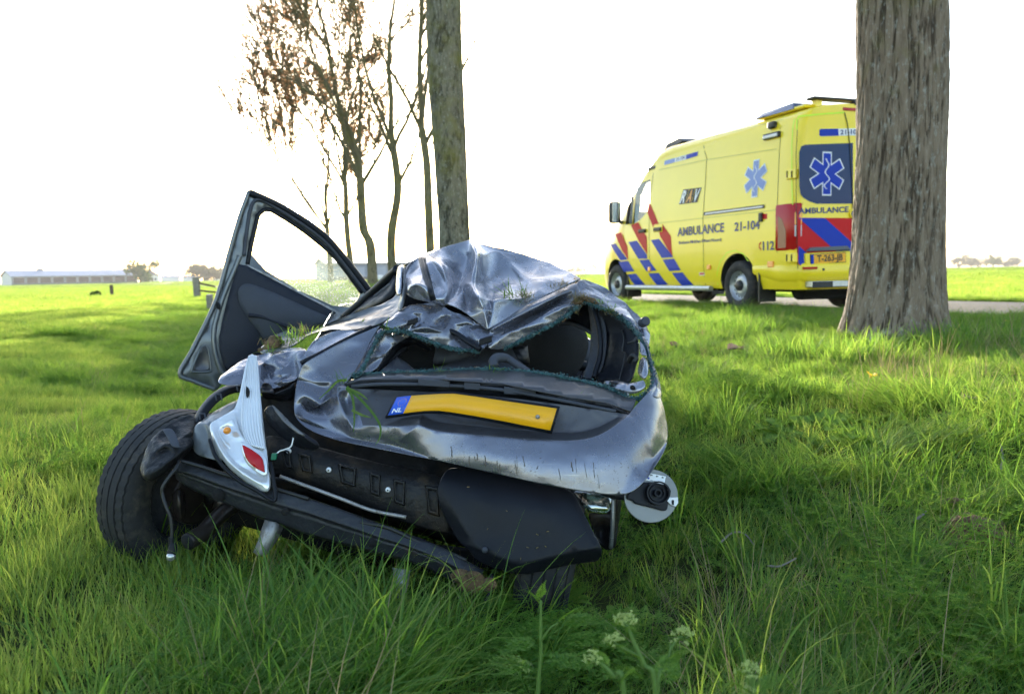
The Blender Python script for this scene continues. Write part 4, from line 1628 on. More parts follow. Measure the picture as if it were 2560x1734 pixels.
# logo tiles
for k, (c_, ch, mc) in enumerate(((m_blk, 'R', m_wht), (m_blk, 'A', m_org), (m_blk, 'V', m_wht))):
    x0 = 612 + k * 44
    y0 = 762 - k * 5
    side_decal('logo_tile', ((x0, y0), (x0 + 41, y0 - 5), (x0 + 72, y0 - 110), (x0 + 31, y0 - 105)), c_, 0.004)
    side_text('logo_letter', ch, (x0 + 6, y0 - 10), (x0 + 38, y0 - 14), (x0 + 6, y0 - 92), mc, 0.72, 0.006)
side_decal('number_strip', ((508, 486), (582, 466), (584, 436), (512, 456)), m_pale)
side_decal('number_strip', ((582, 466), (660, 446), (662, 414), (584, 436)), m_wht, 0.0038)
side_text('lettering', '21-104', (592, 458), (652, 442), (592, 436), m_ink)
side_decal('number_strip', ((660, 446), (742, 420), (747, 390), (663, 414)), m_blu)


def star_pts(r, w):
    """Outline of a six armed star."""
    out = []
    for k in range(6):
        a = k * math.pi / 3 + math.pi / 2
        d, s = (math.cos(a), math.sin(a)), (-math.sin(a), math.cos(a))
        out += [(d[0] * r - s[0] * w, d[1] * r - s[1] * w), (d[0] * r + s[0] * w, d[1] * r + s[1] * w)]
        b = a + math.pi / 6
        out.append((math.cos(b) * w * 2 * 0.99, math.sin(b) * w * 2 * 0.99))
    # order: right shoulder, left shoulder, inner notch counter clockwise
    return out


def star(kind, c, r, mb, mo):
    f_ = on_side if kind == 'side' else on_rear
    cx, cz = f_(*c)
    for nm, rr, ww, m_, of in (('star_border', r * 1.07, r * 0.285, mo, 0.007), ('star_emblem', r, r * 0.23, mb, 0.009)):
        pts = [(cx + a, cz + b) for a, b in star_pts(rr, ww)]
        if kind == 'side':
            side_decal(nm, pts, m_, of - 0.002, traced=False)
        else:
            rear_decal(nm, pts, m_, of, traced=False)
    # staff with a snake
    vs, fs = [], []
    for i in range(25):
        t = i / 24
        zz_ = (t - 0.5) * r * 1.5
        xx_ = 0.16 * r * math.sin(t * 14) * (1.1 - t * 0.6)
        for e in (-0.035 * r, 0.035 * r):
            a, b = cx + xx_ + e, cz + zz_
            vs.append((a, side_y(b) + 0.009, b) if kind == 'side' else (REAR_X - 0.015 - 0.011, a, b))
        if i:
            fs.append((2 * i - 2, 2 * i - 1, 2 * i + 1, 2 * i))
    put('snake_emblem', vs, fs, m_wht)


star('side', (1150, 580), 0.235, m_pale, m_wht)
# flank fittings
for pts, nm in ((((790, 840), (1215, 786), (1215, 762), (790, 816)), 'door_rail'),):
    side_decal(nm, pts, m_blk, 0.012)
    side_decal('rail_insert', ((800, 833), (1205, 782), (1205, 772), (800, 823)), m_sil, 0.016)


def side_box(name, c, w, h, th, m, bevel=0.01, tilt=0.0):
    x_, z_ = on_side(*c)
    bm = bmesh.new()
    box(bm, (-w / 2, 0, -h / 2), (w / 2, th, h / 2))
    o = bmobj(name, bm, m, amb, False, bevel)
    o.location = (x_, side_y(z_) - 0.01, z_)
    o.rotation_euler.y = tilt
    return o


side_box('corner_lamp', (1280, 206), 0.13, 0.09, 0.08, m_blk, 0.02)
side_box('marker_lamp', (1270, 280), 0.33, 0.075, 0.05, m_blk, 0.012)
side_box('marker_lens', (1268, 284), 0.30, 0.05, 0.06, m_sil, 0.012)
side_box('marker_lamp', (418, 506), 0.24, 0.06, 0.05, m_blk, 0.012).location.y -= 0.035
side_box('door_handle', (358, 948), 0.22, 0.06, 0.05, m_blk, 0.015)
side_box('door_handle', (466, 936), 0.22, 0.06, 0.05, m_blk, 0.015)
side_box('handle_recess', (466, 928), 0.28, 0.13, 0.018, m_yel, 0.01)
side_box('latch', (1190, 852), 0.07, 0.12, 0.04, m_blk, 0.01)
side_box('sticker', (1216, 846), 0.09, 0.07, 0.012, m_red, 0.002)
side_box('side_reflector', (824, 1202), 0.09, 0.07, 0.03, m_amblens, 0.01)
side_box('side_reflector', (1258, 1182), 0.12, 0.08, 0.03, m_amblens, 0.01)
side_box('side_reflector', (405, 1216), 0.08, 0.08, 0.03, m_amblens, 0.01)
side_box('type_badge', (772, 1248), 0.14, 0.05, 0.012, m_wht, 0.002)
side_box('type_badge_bar', (772, 1248), 0.11, 0.028, 0.015, m_red, 0.002)
for c in ((1408, 551), (1406, 1136)):
    side_box('hinge', c, 0.20, 0.12, 0.035, m_yel, 0.012)
    side_box('hinge_slot', (c[0] - 26, c[1]), 0.022, 0.085, 0.042, m_gap, 0.004)
    side_box('hinge_slot', (c[0] + 8, c[1]), 0.022, 0.085, 0.042, m_gap, 0.004)
# clear cab panes
for poly in (win, quar):
    for sg in (1, -1):
        v = [(x_, sg * (side_y(z_) - 0.02), z_) for x_, z_ in poly]
        put('window', v, [list(range(len(v)))], m_glass)
side_decal('window_trim', ((280, 668), (290, 655), (282, 902), (268, 898)), m_blk, 0.006)
# windscreen on the sloping front, seats and wheel inside the cab
put('windscreen', [(2.86, 0.80, 2.34), (3.68, 0.84, 1.585), (3.68, -0.84, 1.585), (2.86, -0.80, 2.34)], [(0, 1, 2, 3)], m_glass)
for y_ in (0.45, -0.45):
    lbox('seat_back', amb, (2.46, y_ - 0.24, 1.25), (2.58, y_ + 0.24, 1.72), m_blk, 0.04)
    lbox('head_rest', amb, (2.47, y_ - 0.13, 1.74), (2.56, y_ + 0.13, 1.92), m_blk, 0.03)
lbox('dashboard', amb, (3.2, -0.84, 1.25), (3.6, 0.84, 1.42), m_blk, 0.03)
# mirror
xm, zm = on_side(168, 865)
bm = bmesh.new()
box(bm, (-0.07, 0, -0.19), (0.09, 0.2, 0.19))
mir = bmobj('mirror', bm, m_blk, amb, True, 0.05)
mir.location = (3.42, 1.02, 1.60)
bm = bmesh.new()
tube(bm, [(3.5, 0.85, 1.42), (3.44, 1.08, 1.45)], 0.03, 8)
bmobj('mirror_arm', bm, m_blk, amb)
bm = bmesh.new()
box(bm, (-0.075, 0.02, -0.17), (-0.072, 0.18, 0.17))
mg = bmobj('mirror_glass', bm, mat('mirror_glass', (0.8, 0.85, 0.9), 0.03, metal=1.0), mir)
# rear face
wp = [(1462, 356), (1490, 344), (1826, 332), (1826, 757), (1570, 758), (1520, 742), (1478, 716), (1458, 690), (1450, 640), (1448, 400)]
rear_decal('rear_window', wp, m_darkglass, 0.004)
yq, zq = on_rear(1800, 757)
rear_decal('rear_window', [(-0.93, 2.08), (-0.02, 2.14), (-0.02, 1.40), (-0.62, 1.40), (-0.9, 1.52)], m_darkglass, 0.004, traced=False)
star('rear', (1642, 548), 0.255, m_blu, m_wht)
rear_text('lettering', 'AMBULANCE', (1443, 828), (1795, 815), (1443, 788), m_ink)
rear_text('lettering', 'AMBULANCE', (1955, 812), (2260, 803), (1955, 772), m_ink)
# chevrons: blue and red bands cut from the door panel rectangle
zt_, zb_ = on_rear(1440, 855)[1], on_rear(1440, 1222)[1]
yl_ = on_rear(1440, 900)[0]
yc_ = on_rear(1822, 900)[0]
Wd = yl_ - (-yl_)
rear_decal('panel_red', [(yl_, zt_), (-yl_, zt_), (-yl_, zb_ + 0.10), (-yl_ + 0.08, zb_), (yl_ - 0.08, zb_), (yl_, zb_ + 0.10)], m_red, 0.003, traced=False)


def clipband(c0, c1, sg):
    """The part of one door panel where c0 < q < c1; q runs across the diagonal bands."""
    bm = bmesh.new()
    lo, hi = 0.012, yl_ - 0.012
    e = 0.09
    bm.faces.new([bm.verts.new((a, b, 0)) for a, b in ((lo, zb_ + 0.006), (hi - e, zb_ + 0.006), (hi, zb_ + e), (hi, zt_ - 0.004), (lo, zt_ - 0.004))])
    for c, outer in ((c0, False), (c1, True)):
        bmesh.ops.bisect_plane(bm, geom=bm.verts[:] + bm.edges[:] + bm.faces[:], plane_co=(yl_ - c, zt_, 0), plane_no=Vector((-1, 1.41, 0)).normalized(), clear_outer=outer, clear_inner=not outer)
    pts = [(sg * q.co.x, q.co.y) for f in bm.faces for q in f.verts]
    bm.free()
    return pts


for sg in (1, -1):
    for c0, c1 in ((0.0, 0.41), (-1.05, -0.48)):
        pts = clipband(c0, c1, sg)
        if len(pts) >= 3:
            rear_decal('panel_blue', pts, m_blu, 0.006, traced=False)
gapline('door_seam', [(1765, 120), (1785, 200), (1800, 340), (1822, 700), (1815, 1200)], 0.014, m_gap, 'rear', 0.012)
gapline('door_seam', [(1440, 150), (1428, 400), (1428, 800), (1440, 1215)], 0.010, m_gap, 'rear', 0.002)
gapline('lime_edging', [(1432, 240), (1432, 175), (1448, 145), (1620, 128), (1765, 118)], 0.022, m_lime, 'rear', 0.003)
gapline('lime_edging', [(1570, 1262), (1790, 1250)], 0.022, m_lime, 'rear', 0.05)
rear_decal('number_strip', ((1590, 240), (1600, 234), (1722, 232), (1726, 281), (1600, 285), (1590, 278)), m_blu)
rear_decal('number_strip', ((1722, 232), (1890, 228), (1890, 278), (1726, 281)), m_wht)
rear_text('lettering', '21-104', (1736, 272), (1875, 268), (1736, 240), m_ink)
# plate box with its grey grip and plate
pb = [on_rear(*q) for q in ((1480, 1105), (1800, 1088), (1802, 1170), (1760, 1205), (1530, 1222), (1484, 1190))]
bm = bmesh.new()
a = [bm.verts.new((REAR_X - 0.012, y_, z_)) for y_, z_ in pb]
b = [bm.verts.new((REAR_X - 0.045, y_ * 0.985 + 0.007, z_)) for y_, z_ in pb]
bm.faces.new(b)
for k in range(len(a)):
    bm.faces.new((a[k], a[(k + 1) % 6], b[(k + 1) % 6], b[k]))
bmobj('plate_box', bm, m_yel, amb, False, 0.008)
gp_ = [on_rear(*q) for q in ((1488, 1092), (1520, 1064), (1770, 1052), (1800, 1084))]
bm = bmesh.new()
a = [bm.verts.new((REAR_X - 0.012, y_, z_)) for y_, z_ in gp_]
b = [bm.verts.new((REAR_X - 0.065, y_, z_)) for y_, z_ in gp_]
bm.faces.new(b)
for k in range(4):
    bm.faces.new((a[k], a[(k + 1) % 4], b[(k + 1) % 4], b[k]))
bmobj('tailgate_grip', bm, mat('grip_grey', (0.10, 0.11, 0.13), 0.5), amb, False, 0.008)
pl = rear_decal('number_plate', ((1512, 1112), (1764, 1096), (1766, 1168), (1516, 1184)), m_blk, 0.034)
for nm, pts, m_ in (('plate_face', ((1538, 1115), (1760, 1101), (1762, 1164), (1540, 1178)), m_plate), ('plate_band', ((1517, 1117), (1538, 1115), (1540, 1178), (1520, 1180)), m_blu)):
    rear_decal(nm, pts, m_, 0.038, pl)
rear_text('plate_lettering', 'T-263-JB', (1560, 1164), (1740, 1153), (1560, 1118), m_blk, 0.041, pl)
# badge disc on the door
yb, zb2 = on_rear(1826, 828)
bm = bmesh.new()
tube(bm, [(REAR_X - 0.01, yb, zb2), (REAR_X - 0.04, yb, zb2)], 0.062, 20)
bmobj('door_badge', bm, m_yel, amb)
bm = bmesh.new()
tube(bm, [(REAR_X - 0.03, yb, zb2), (REAR_X - 0.045, yb, zb2)], 0.046, 20)
bmobj('badge_face', bm, m_ink, amb)
# tail lamps wrap the corners
for sg in (1, -1):
    bm = bmesh.new()
    prof = [(-0.86, 0.992), (-1.05, 0.992), (-1.18, 0.975), (-1.235, 0.945), (-1.252, 0.90)]
    lo, hi = 0.80, 1.385
    rws = []
    for z_ in (lo, lo + 0.03, hi - 0.03, hi):
        ins = 0.0 if lo < z_ < hi else -0.012
        rws.append([bm.verts.new((a + (0.0 if k else 0.01), sg * (b + 0.012 + ins), z_)) for k, (a, b) in enumerate(prof)])
    for i in range(3):
        for k in range(4):
            bm.faces.new((rws[i][k], rws[i][k + 1], rws[i + 1][k + 1], rws[i + 1][k]))
    tl = bmobj('tail_lamp', bm, m_redlens, amb, True)
    for nm, za, zb3, m_ in (('amber_lens', 1.12, 1.27, m_amblens), ('reverse_lens', 0.97, 1.11, m_sil)):
        bm = bmesh.new()
        q = [bm.verts.new(p) for p in ((-1.20, sg * 0.982, za), (-1.262, sg * 0.922, za), (-1.262, sg * 0.922, zb3), (-1.20, sg * 0.982, zb3))]
        bm.faces.new(q)
        bmobj(nm, bm, m_, tl)
    bm = bmesh.new()
    q = [bm.verts.new(p) for p in ((-0.9, sg * 1.006, 0.83), (-1.06, sg * 1.006, 0.83), (-1.06, sg * 1.006, 1.05), (-0.98, sg * 1.006, 1.20), (-0.9, sg * 1.006, 1.24))]
    bm.faces.new(q)
    bmobj('smoked_lens', bm, mat('smoked_red', (0.12, 0.004, 0.006), 0.1), tl)
# bumper, step, reflectors, underbody
bm = bmesh.new()
prof = [(-0.35, 0.985), (-0.9, 0.985), (-1.2, 0.97), (-1.29, 0.90), (-1.31, 0.6), (-1.31, 0)]
full = prof + [(a, -b) for a, b in prof[-2::-1]]
rws = []
for z_, k in ((0.40, 0.975), (0.43, 0.995), (0.60, 1.0), (0.63, 0.985)):
    rws.append([bm.verts.new((a * k if a < -1 else a, b * (k + 0.008), z_ + (0.10 * max(0, (a + 0.75) / 0.4) if z_ < 0.5 else 0))) for a, b in full])
for i in range(3):
    for k in range(len(full) - 1):
        bm.faces.new((rws[i][k], rws[i][k + 1], rws[i + 1][k + 1], rws[i + 1][k]))
bm.faces.new(rws[3])
bmobj('bumper', bm, m_yel, amb, True)
for sg in (1, -1):
    bm = bmesh.new()
    box(bm, (-1.322, min(sg * 0.72, sg * 0.94), 0.555), (-1.30, max(sg * 0.72, sg * 0.94), 0.585))
    bmobj('bumper_reflector', bm, m_redlens, amb, False, 0.005)
    for kx in (0.62, 0.2):
        bm = bmesh.new()
        tube(bm, [(-1.30, sg * kx, 0.55), (-1.318, sg * kx, 0.55)], 0.016, 10)
        bmobj('parking_sensor', bm, m_blk, amb)
lbox('tow_step', amb, (-1.40, -0.85, 0.33), (-1.18, 0.85, 0.405), m_alu, 0.008)
lbox('step_end', amb, (-1.405, 0.55, 0.325), (-1.395, 0.86, 0.40), m_blk, 0.004)
lbox('underbody', amb, (-1.1, -0.72, 0.26), (4.3, 0.72, 0.42), m_under, 0.02)
bm = bmesh.new()
tube(bm, [(-0.75, -0.5, 0.30), (-0.75, 0.55, 0.30)], 0.15, 14)
bmobj('silencer', bm, m_under, amb)
bm = bmesh.new()
tube(bm, [(3.15, 1.03, 0.30), (0.58, 1.03, 0.30)], 0.042, 10)
bmobj('side_step', bm, m_alu, amb)
for x_ in (2.9, 1.9, 0.85):
    lbox('step_bracket', amb, (x_, 0.7, 0.27), (x_ + 0.07, 1.0, 0.33), m_blk)
for sg in (1, -1):
    for x_ in (-0.50, 3.2):
        bm = bmesh.new()
        box(bm, (x_, min(sg * 0.72, sg * 0.99), 0.13), (x_ + 0.025, max(sg * 0.72, sg * 0.99), 0.52))
        bmobj('mud_flap', bm, m_blk, amb)


def lathe(bm, prof, n=40):
    """Revolve (radius, offset) pairs about the local Y axis."""
    rings = []
    for r_, y_ in prof:
        rings.append([bm.verts.new((r_ * math.cos(2 * math.pi * k / n), y_, r_ * math.sin(2 * math.pi * k / n))) for k in range(n)])
    for i in range(len(rings) - 1):
        for k in range(n):
            bm.faces.new((rings[i][k], rings[i][(k + 1) % n], rings[i + 1][(k + 1) % n], rings[i + 1][k]))
    return rings


for wx in (0.0, 3.665):
    for sg in (1, -1):
        bm = bmesh.new()
        lathe(bm, [(0.205, 0.10), (0.235, 0.115), (0.29, 0.118), (0.325, 0.105), (0.342, 0.085), (0.345, 0.05), (0.345, -0.05), (0.342, -0.085), (0.325, -0.105), (0.235, -0.115), (0.205, -0.10)])
        w = bmobj('wheel', bm, m_rub, amb, True)
        w.location = (wx, sg * 0.87, 0.345)
        if sg < 0:
            w.rotation_euler.z = math.pi
        bm = bmesh.new()
        rg = lathe(bm, [(0.207, 0.098), (0.20, 0.085), (0.19, 0.06), (0.165, 0.035), (0.15, 0.05), (0.10, 0.075), (0.085, 0.072)])
        bm.faces.new(rg[-1])
        bmobj('rim', bm, m_sil, w, True)
        bm = bmesh.new()
        rg = lathe(bm, [(0.075, 0.072), (0.07, 0.10), (0.055, 0.115)], 20)
        bm.faces.new(rg[-1])
        bmobj('hub_cap', bm, m_blk, w, True)
        for k in range(16):
            a = k * math.pi / 8
            bm = bmesh.new()
            tube(bm, [(0.168 * math.cos(a), 0.034, 0.168 * math.sin(a)), (0.168 * math.cos(a), 0.046, 0.168 * math.sin(a))], 0.014, 6)
            bmobj('rim_hole', bm, m_blk, w)
# roof: beacons and light bar
bm = bmesh.new()
prof = [(2.62, 2.50), (2.50, 2.66), (2.10, 2.70), (1.95, 2.63)]
v = [(a, sg * (0.66 if k in (0, 3) else 0.62), c) for sg in (1, -1) for k, (a, c) in enumerate(prof)]
put('roof_beacon', v, [(0, 1, 2, 3), (4, 7, 6, 5), (0, 4, 5, 1), (1, 5, 6, 2), (2, 6, 7, 3)], m_blk)
v = []
prof = [(-0.10, 2.60), (-0.22, 2.675), (-0.85, 2.695), (-0.92, 2.60)]
v = [(a, sg * (0.80 if k in (0, 3) else 0.74), c) for sg in (1, -1) for k, (a, c) in enumerate(prof)]
put('light_bar', v, [(0, 1, 2, 3), (4, 7, 6, 5), (0, 4, 5, 1), (1, 5, 6, 2), (2, 6, 7, 3)], mat('beacon_lens_dark_blue', (0.01, 0.02, 0.08), 0.08, coat=0.8))
lbox('light_bar_base', amb, (-1.12, -0.78, 2.585), (-0.15, 0.78, 2.63), m_yel, 0.02)
lbox('rear_spoiler', amb, (-1.22, -0.72, 2.675), (-1.06, 0.72, 2.712), m_blk, 0.015)
for y_ in (0.6, 0.0, -0.6):
    lbox('spoiler_foot', amb, (-1.17, y_ - 0.05, 2.58), (-1.08, y_ + 0.05, 2.68), m_yel if y_ else m_blk, 0.01)
bm = bmesh.new()
tube(bm, [(-1.2, 0.05, 2.66), (-1.25, 0.05, 2.62)], 0.07, 12)
bmobj('rear_camera', bm, m_blk, amb)
bm = bmesh.new()
box(bm, (-1.262, -0.30, 2.545), (-1.235, 0.30, 2.585))
bmobj('brake_lamp', bm, m_redlens, amb, False, 0.006)
# front end: grille, bumper, headlamps
bm = bmesh.new()
box(bm, (4.55, -0.6, 0.42), (4.66, 0.6, 0.86))
bmobj('grille', bm, m_blk, amb, False, 0.03)
for sg in (1, -1):
    bm = bmesh.new()
    hexa(bm, [(4.36, sg * 0.62, 0.80), (4.36, sg * 0.86, 0.80), (4.56, sg * 0.74, 0.80), (4.58, sg * 0.62, 0.80),
              (4.2, sg * 0.66, 1.06), (4.2, sg * 0.89, 1.06), (4.46, sg * 0.76, 1.0), (4.48, sg * 0.64, 1.0)])
    bmobj('headlamp', bm, m_sil, amb, False, 0.02)
# ------------------------------------------------------------------ wrecked car
from mathutils.geometry import delaunay_2d_cdt


def paint_mat(name, colour, splash=0.5, metal=0.75, rough=0.27):
    """Metallic car paint with scuffs, fine mud specks and dusty smears."""
    m, nt, b = newmat(name)
    tc = N(nt, 'ShaderNodeTexCoord')
    fl = N(nt, 'ShaderNodeTexNoise', i_Scale=3.0, i_Detail=6.0, i_Roughness=0.65)
    nt.links.new(tc.outputs['Object'], fl.inputs['Vector'])
    base = ramp(nt, fl.outputs['Fac'], [(0.3, tuple(v * 0.9 for v in colour)), (0.7, tuple(v * 1.08 for v in colour))])
    # specks
    v1 = N(nt, 'ShaderNodeTexNoise', i_Scale=170.0, i_Detail=2.0)
    nt.links.new(tc.outputs['Object'], v1.inputs['Vector'])
    v2 = N(nt, 'ShaderNodeTexNoise', i_Scale=9.0, i_Detail=5.0, i_Roughness=0.7)
    nt.links.new(tc.outputs['Object'], v2.inputs['Vector'])
    ad = N(nt, 'ShaderNodeMath', operation='MULTIPLY_ADD')
    ad.inputs[1].default_value = 0.45
    nt.links.new(v2.outputs['Fac'], ad.inputs[0])
    nt.links.new(v1.outputs['Fac'], ad.inputs[2])
    sp = ramp(nt, ad.outputs[0], [(0.955 - 0.05 * splash, (0, 0, 0)), (0.98 - 0.05 * splash, (1, 1, 1))])
    # broad dusty film
    v3 = N(nt, 'ShaderNodeTexNoise', i_Scale=5.5, i_Detail=10.0, i_Roughness=0.72)
    mp = N(nt, 'ShaderNodeMapping')
    mp.inputs['Location'].default_value = (3.1, 1.7, 0.4)
    nt.links.new(tc.outputs['Object'], mp.inputs[0])
    nt.links.new(mp.outputs[0], v3.inputs['Vector'])
    du = ramp(nt, v3.outputs['Fac'], [(0.50, (0, 0, 0)), (0.75, (0.55 * splash, 0.55 * splash, 0.55 * splash))])
    m1 = N(nt, 'ShaderNodeMixRGB')
    nt.links.new(du.outputs[0], m1.inputs[0])
    nt.links.new(base.outputs[0], m1.inputs[1])
    m1.inputs[2].default_value = (0.20, 0.165, 0.125, 1)
    m2 = N(nt, 'ShaderNodeMixRGB')
    nt.links.new(sp.outputs[0], m2.inputs[0])
    nt.links.new(m1.outputs[0], m2.inputs[1])
    m2.inputs[2].default_value = (0.06, 0.045, 0.03, 1)
    ms = N(nt, 'ShaderNodeMapping')
    ms.inputs['Rotation'].default_value = (0.3, 0.5, 0.6)
    ms.inputs['Scale'].default_value = (4.0, 30.0, 160.0)
    nt.links.new(tc.outputs['Object'], ms.inputs[0])
    ns = N(nt, 'ShaderNodeTexNoise', i_Scale=1.0, i_Detail=3.0)
    nt.links.new(ms.outputs[0], ns.inputs['Vector'])
    rs = ramp(nt, ns.outputs['Fac'], [(0.70, (0, 0, 0)), (0.74, (0.5, 0.5, 0.5))])
    m3 = N(nt, 'ShaderNodeMixRGB')
    nt.links.new(rs.outputs[0], m3.inputs[0])
    nt.links.new(m2.outputs[0], m3.inputs[1])
    m3.inputs[2].default_value = (0.50, 0.49, 0.48, 1)
    nt.links.new(m3.outputs[0], b.inputs['Base Color'])
    mxx = N(nt, 'ShaderNodeMath', operation='MAXIMUM')
    nt.links.new(du.outputs[0], mxx.inputs[0])
    nt.links.new(sp.outputs[0], mxx.inputs[1])
    r_ = N(nt, 'ShaderNodeMapRange')
    r_.inputs[3].default_value, r_.inputs[4].default_value = rough, 0.8
    nt.links.new(mxx.outputs[0], r_.inputs[0])
    nt.links.new(r_.outputs[0], b.inputs['Roughness'])
    me_ = N(nt, 'ShaderNodeMapRange')
    me_.inputs[3].default_value, me_.inputs[4].default_value = metal, 0.0
    nt.links.new(mxx.outputs[0], me_.inputs[0])
    nt.links.new(me_.outputs[0], b.inputs['Metallic'])
    b.inputs['Coat Weight'].default_value = 0.25
    b.inputs['Coat Roughness'].default_value = 0.08
    bp = N(nt, 'ShaderNodeBump', i_Strength=0.25, i_Distance=0.003)
    nt.links.new(v2.outputs['Fac'], bp.inputs['Height'])
    nt.links.new(bp.outputs[0], b.inputs['Normal'])
    return m


m_paint = paint_mat('crash_paint_silver_lilac', (0.20, 0.203, 0.24), 0.35)
m_paint2 = paint_mat('crash_paint_clean', (0.33, 0.33, 0.37), 0.2)
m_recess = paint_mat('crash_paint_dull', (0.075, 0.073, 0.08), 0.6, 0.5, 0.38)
m_dull = paint_mat('crash_paint_muddy', (0.12, 0.12, 0.125), 0.7, 0.5, 0.36)
m_under2 = mat('underseal_black', (0.012, 0.012, 0.013), 0.42, spec=0.25, noise=0.3, scale=20, dirt=(0.07, 0.05, 0.03), dirt_amt=0.38, dirt_scale=6, bump=0.2, bscale=90)
m_trimb = mat('trim_plastic_black', (0.008, 0.009, 0.013), 0.40, spec=0.22, noise=0.15, bump=0.12, bscale=350, dirt=(0.035, 0.03, 0.025), dirt_amt=0.2, dirt_scale=14)
m_trimg = mat('trim_plastic_grey', (0.055, 0.06, 0.075), 0.6, spec=0.25, noise=0.1, bump=0.1, bscale=350)
m_trimn = mat('door_card_navy', (0.014, 0.016, 0.026), 0.55, spec=0.3, noise=0.1, bump=0.15, bscale=300)
m_fab = mat('seat_fabric_black', (0.008, 0.008, 0.009), 0.95, noise=0.2, bump=0.3, bscale=500)
m_beam = mat('bumper_beam_steel', (0.030, 0.032, 0.038), 0.40, metal=0.2, spec=0.3, noise=0.25, scale=9, dirt=(0.10, 0.055, 0.03), dirt_amt=0.33, dirt_scale=5, bump=0.25, bscale=60)
m_seal = mat('teal_sealant', (0.045, 0.12, 0.125), 0.35, noise=0.7, scale=60, bump=1.0, bscale=160)
m_chrome = mat('lamp_chrome', (0.80, 0.81, 0.83), 0.2, metal=0.5, noise=0.08, scale=10, dirt=(0.13, 0.10, 0.07), dirt_amt=0.24, dirt_scale=55)
m_doorin = paint_mat('door_frame_paint', (0.15, 0.16, 0.165), 0.35, 0.5, 0.35)
m_exh = mat('exhaust_pipe', (0.04, 0.032, 0.028), 0.35, metal=0.5, noise=0.4, scale=14)
m_zinc = mat('bracket_zinc', (0.35, 0.34, 0.33), 0.5, metal=0.6, noise=0.25, scale=30, dirt=(0.12, 0.09, 0.06), dirt_amt=0.4, dirt_scale=25)
m_soil = mat('clay_soil', (0.16, 0.095, 0.045), 0.95, noise=0.5, scale=30, bump=1.0, bscale=90)
m_wire = mat('wire_black', (0.012, 0.012, 0.012), 0.5)

DMAP = [True]


def dm(d):
    """The crushed cabin is short: depths behind the tailgate are drawn together."""
    return d if (d < 3.02 or not DMAP[0]) else 3.02 + (d - 3.02) * 0.62


car = empty('wrecked_car', tuple(P(1000, 1330, 3.3)))
tag(car, 'crushed silver-grey hatchback lying in the ditch, seen from behind', 'car')
CW = world_of(car).inverted()


def T1(x, y): return 400 + .35587 * x, 440 + .35587 * y
def T2(x, y): return 900 + .35284 * x, 560 + .35284 * y
def T3(x, y): return 200 + .38113 * x, 850 + .38113 * y
def T4(x, y): return 900 + .47646 * x, 900 + .47646 * y
def T9(x, y): return 600 + .25407 * x, 760 + .25407 * y
def T7(x, y): return 1280 + .21598 * x, 660 + .21598 * y
def TF(x, y): return 1440 + .15244 * x, 1120 + .15244 * y
def TP(x, y): return 840 + .12909 * x, 600 + .12909 * y
def T0(x, y): return x, y


def cpart(name, me, m, parent=None, smooth=True):
    """Link a mesh given in world coordinates as a part of the car (or of one of its parts)."""
    if m is not None:
        me.materials.append(m)
    if smooth:
        me.polygons.foreach_set('use_smooth', [True] * len(me.polygons))
    o = bpy.data.objects.new(name, me)
    col.objects.link(o)
    p = parent or car
    o.parent = p
    o.matrix_parent_inverse = world_of(p).inverted()
    return o


def cbm(name, bm, m, parent=None, smooth=True, bevel=0.0):
    me = bpy.data.meshes.new(name)
    bmesh.ops.recalc_face_normals(bm, faces=bm.faces[:])
    bm.to_mesh(me)
    bm.free()
    o = cpart(name, me, m, parent, smooth)
    if bevel:
        b_ = o.modifiers.new('bevel', 'BEVEL')
        b_.width, b_.segments, b_.limit_method = bevel, 2, 'ANGLE'
    return o


def finish(o, level, thick, noise, seed=0, crumple=0.0):
    if level:
        s_ = o.modifiers.new('sub', 'SUBSURF')
        s_.levels = s_.render_levels = level
    if noise:
        tx = bpy.data.textures.new(o.name + '_dent', 'CLOUDS')
        tx.noise_scale, tx.noise_depth = noise[1], 2
        d_ = o.modifiers.new('dent', 'DISPLACE')
        d_.texture, d_.strength, d_.mid_level = tx, noise[0], 0.5
        d_.texture_coords = 'LOCAL'
    if crumple:
        tx = bpy.data.textures.new(o.name + '_crumple', 'VORONOI')
        tx.noise_scale, tx.noise_intensity = 0.17, 1.0
        d_ = o.modifiers.new('crumple', 'DISPLACE')
        d_.texture, d_.strength, d_.mid_level = tx, crumple, 0.4
        d_.texture_coords = 'LOCAL'
    if thick:
        t_ = o.modifiers.new('thick', 'SOLIDIFY')
        t_.thickness, t_.offset = thick, 0.0
    return o


def flip_to_cam(me):
    """Turn the faces so that they look at the camera side."""
    c = Vector(CAM)
    s = sum((c - p.center).dot(p.normal) * p.area for p in me.polygons)
    if s < 0:
        me.flip_normals()


def inside(x, y, poly):
    c = False
    j = len(poly) - 1
    for i in range(len(poly)):
        if (poly[i][1] > y) != (poly[j][1] > y) and x < (poly[j][0] - poly[i][0]) * (y - poly[i][1]) / (poly[j][1] - poly[i][1]) + poly[i][0]:
            c = not c
        j = i
    return c


def to_pix(o, c):
    """Where a point of a part stands in the photograph."""
    v = np.array(world_of(o) @ c) - CAM if o is not None else np.array(c) - CAM
    d = v @ CF
    return 1280 + FPX * (v @ CR) / d, 867 - FPX * (v @ CU) / d


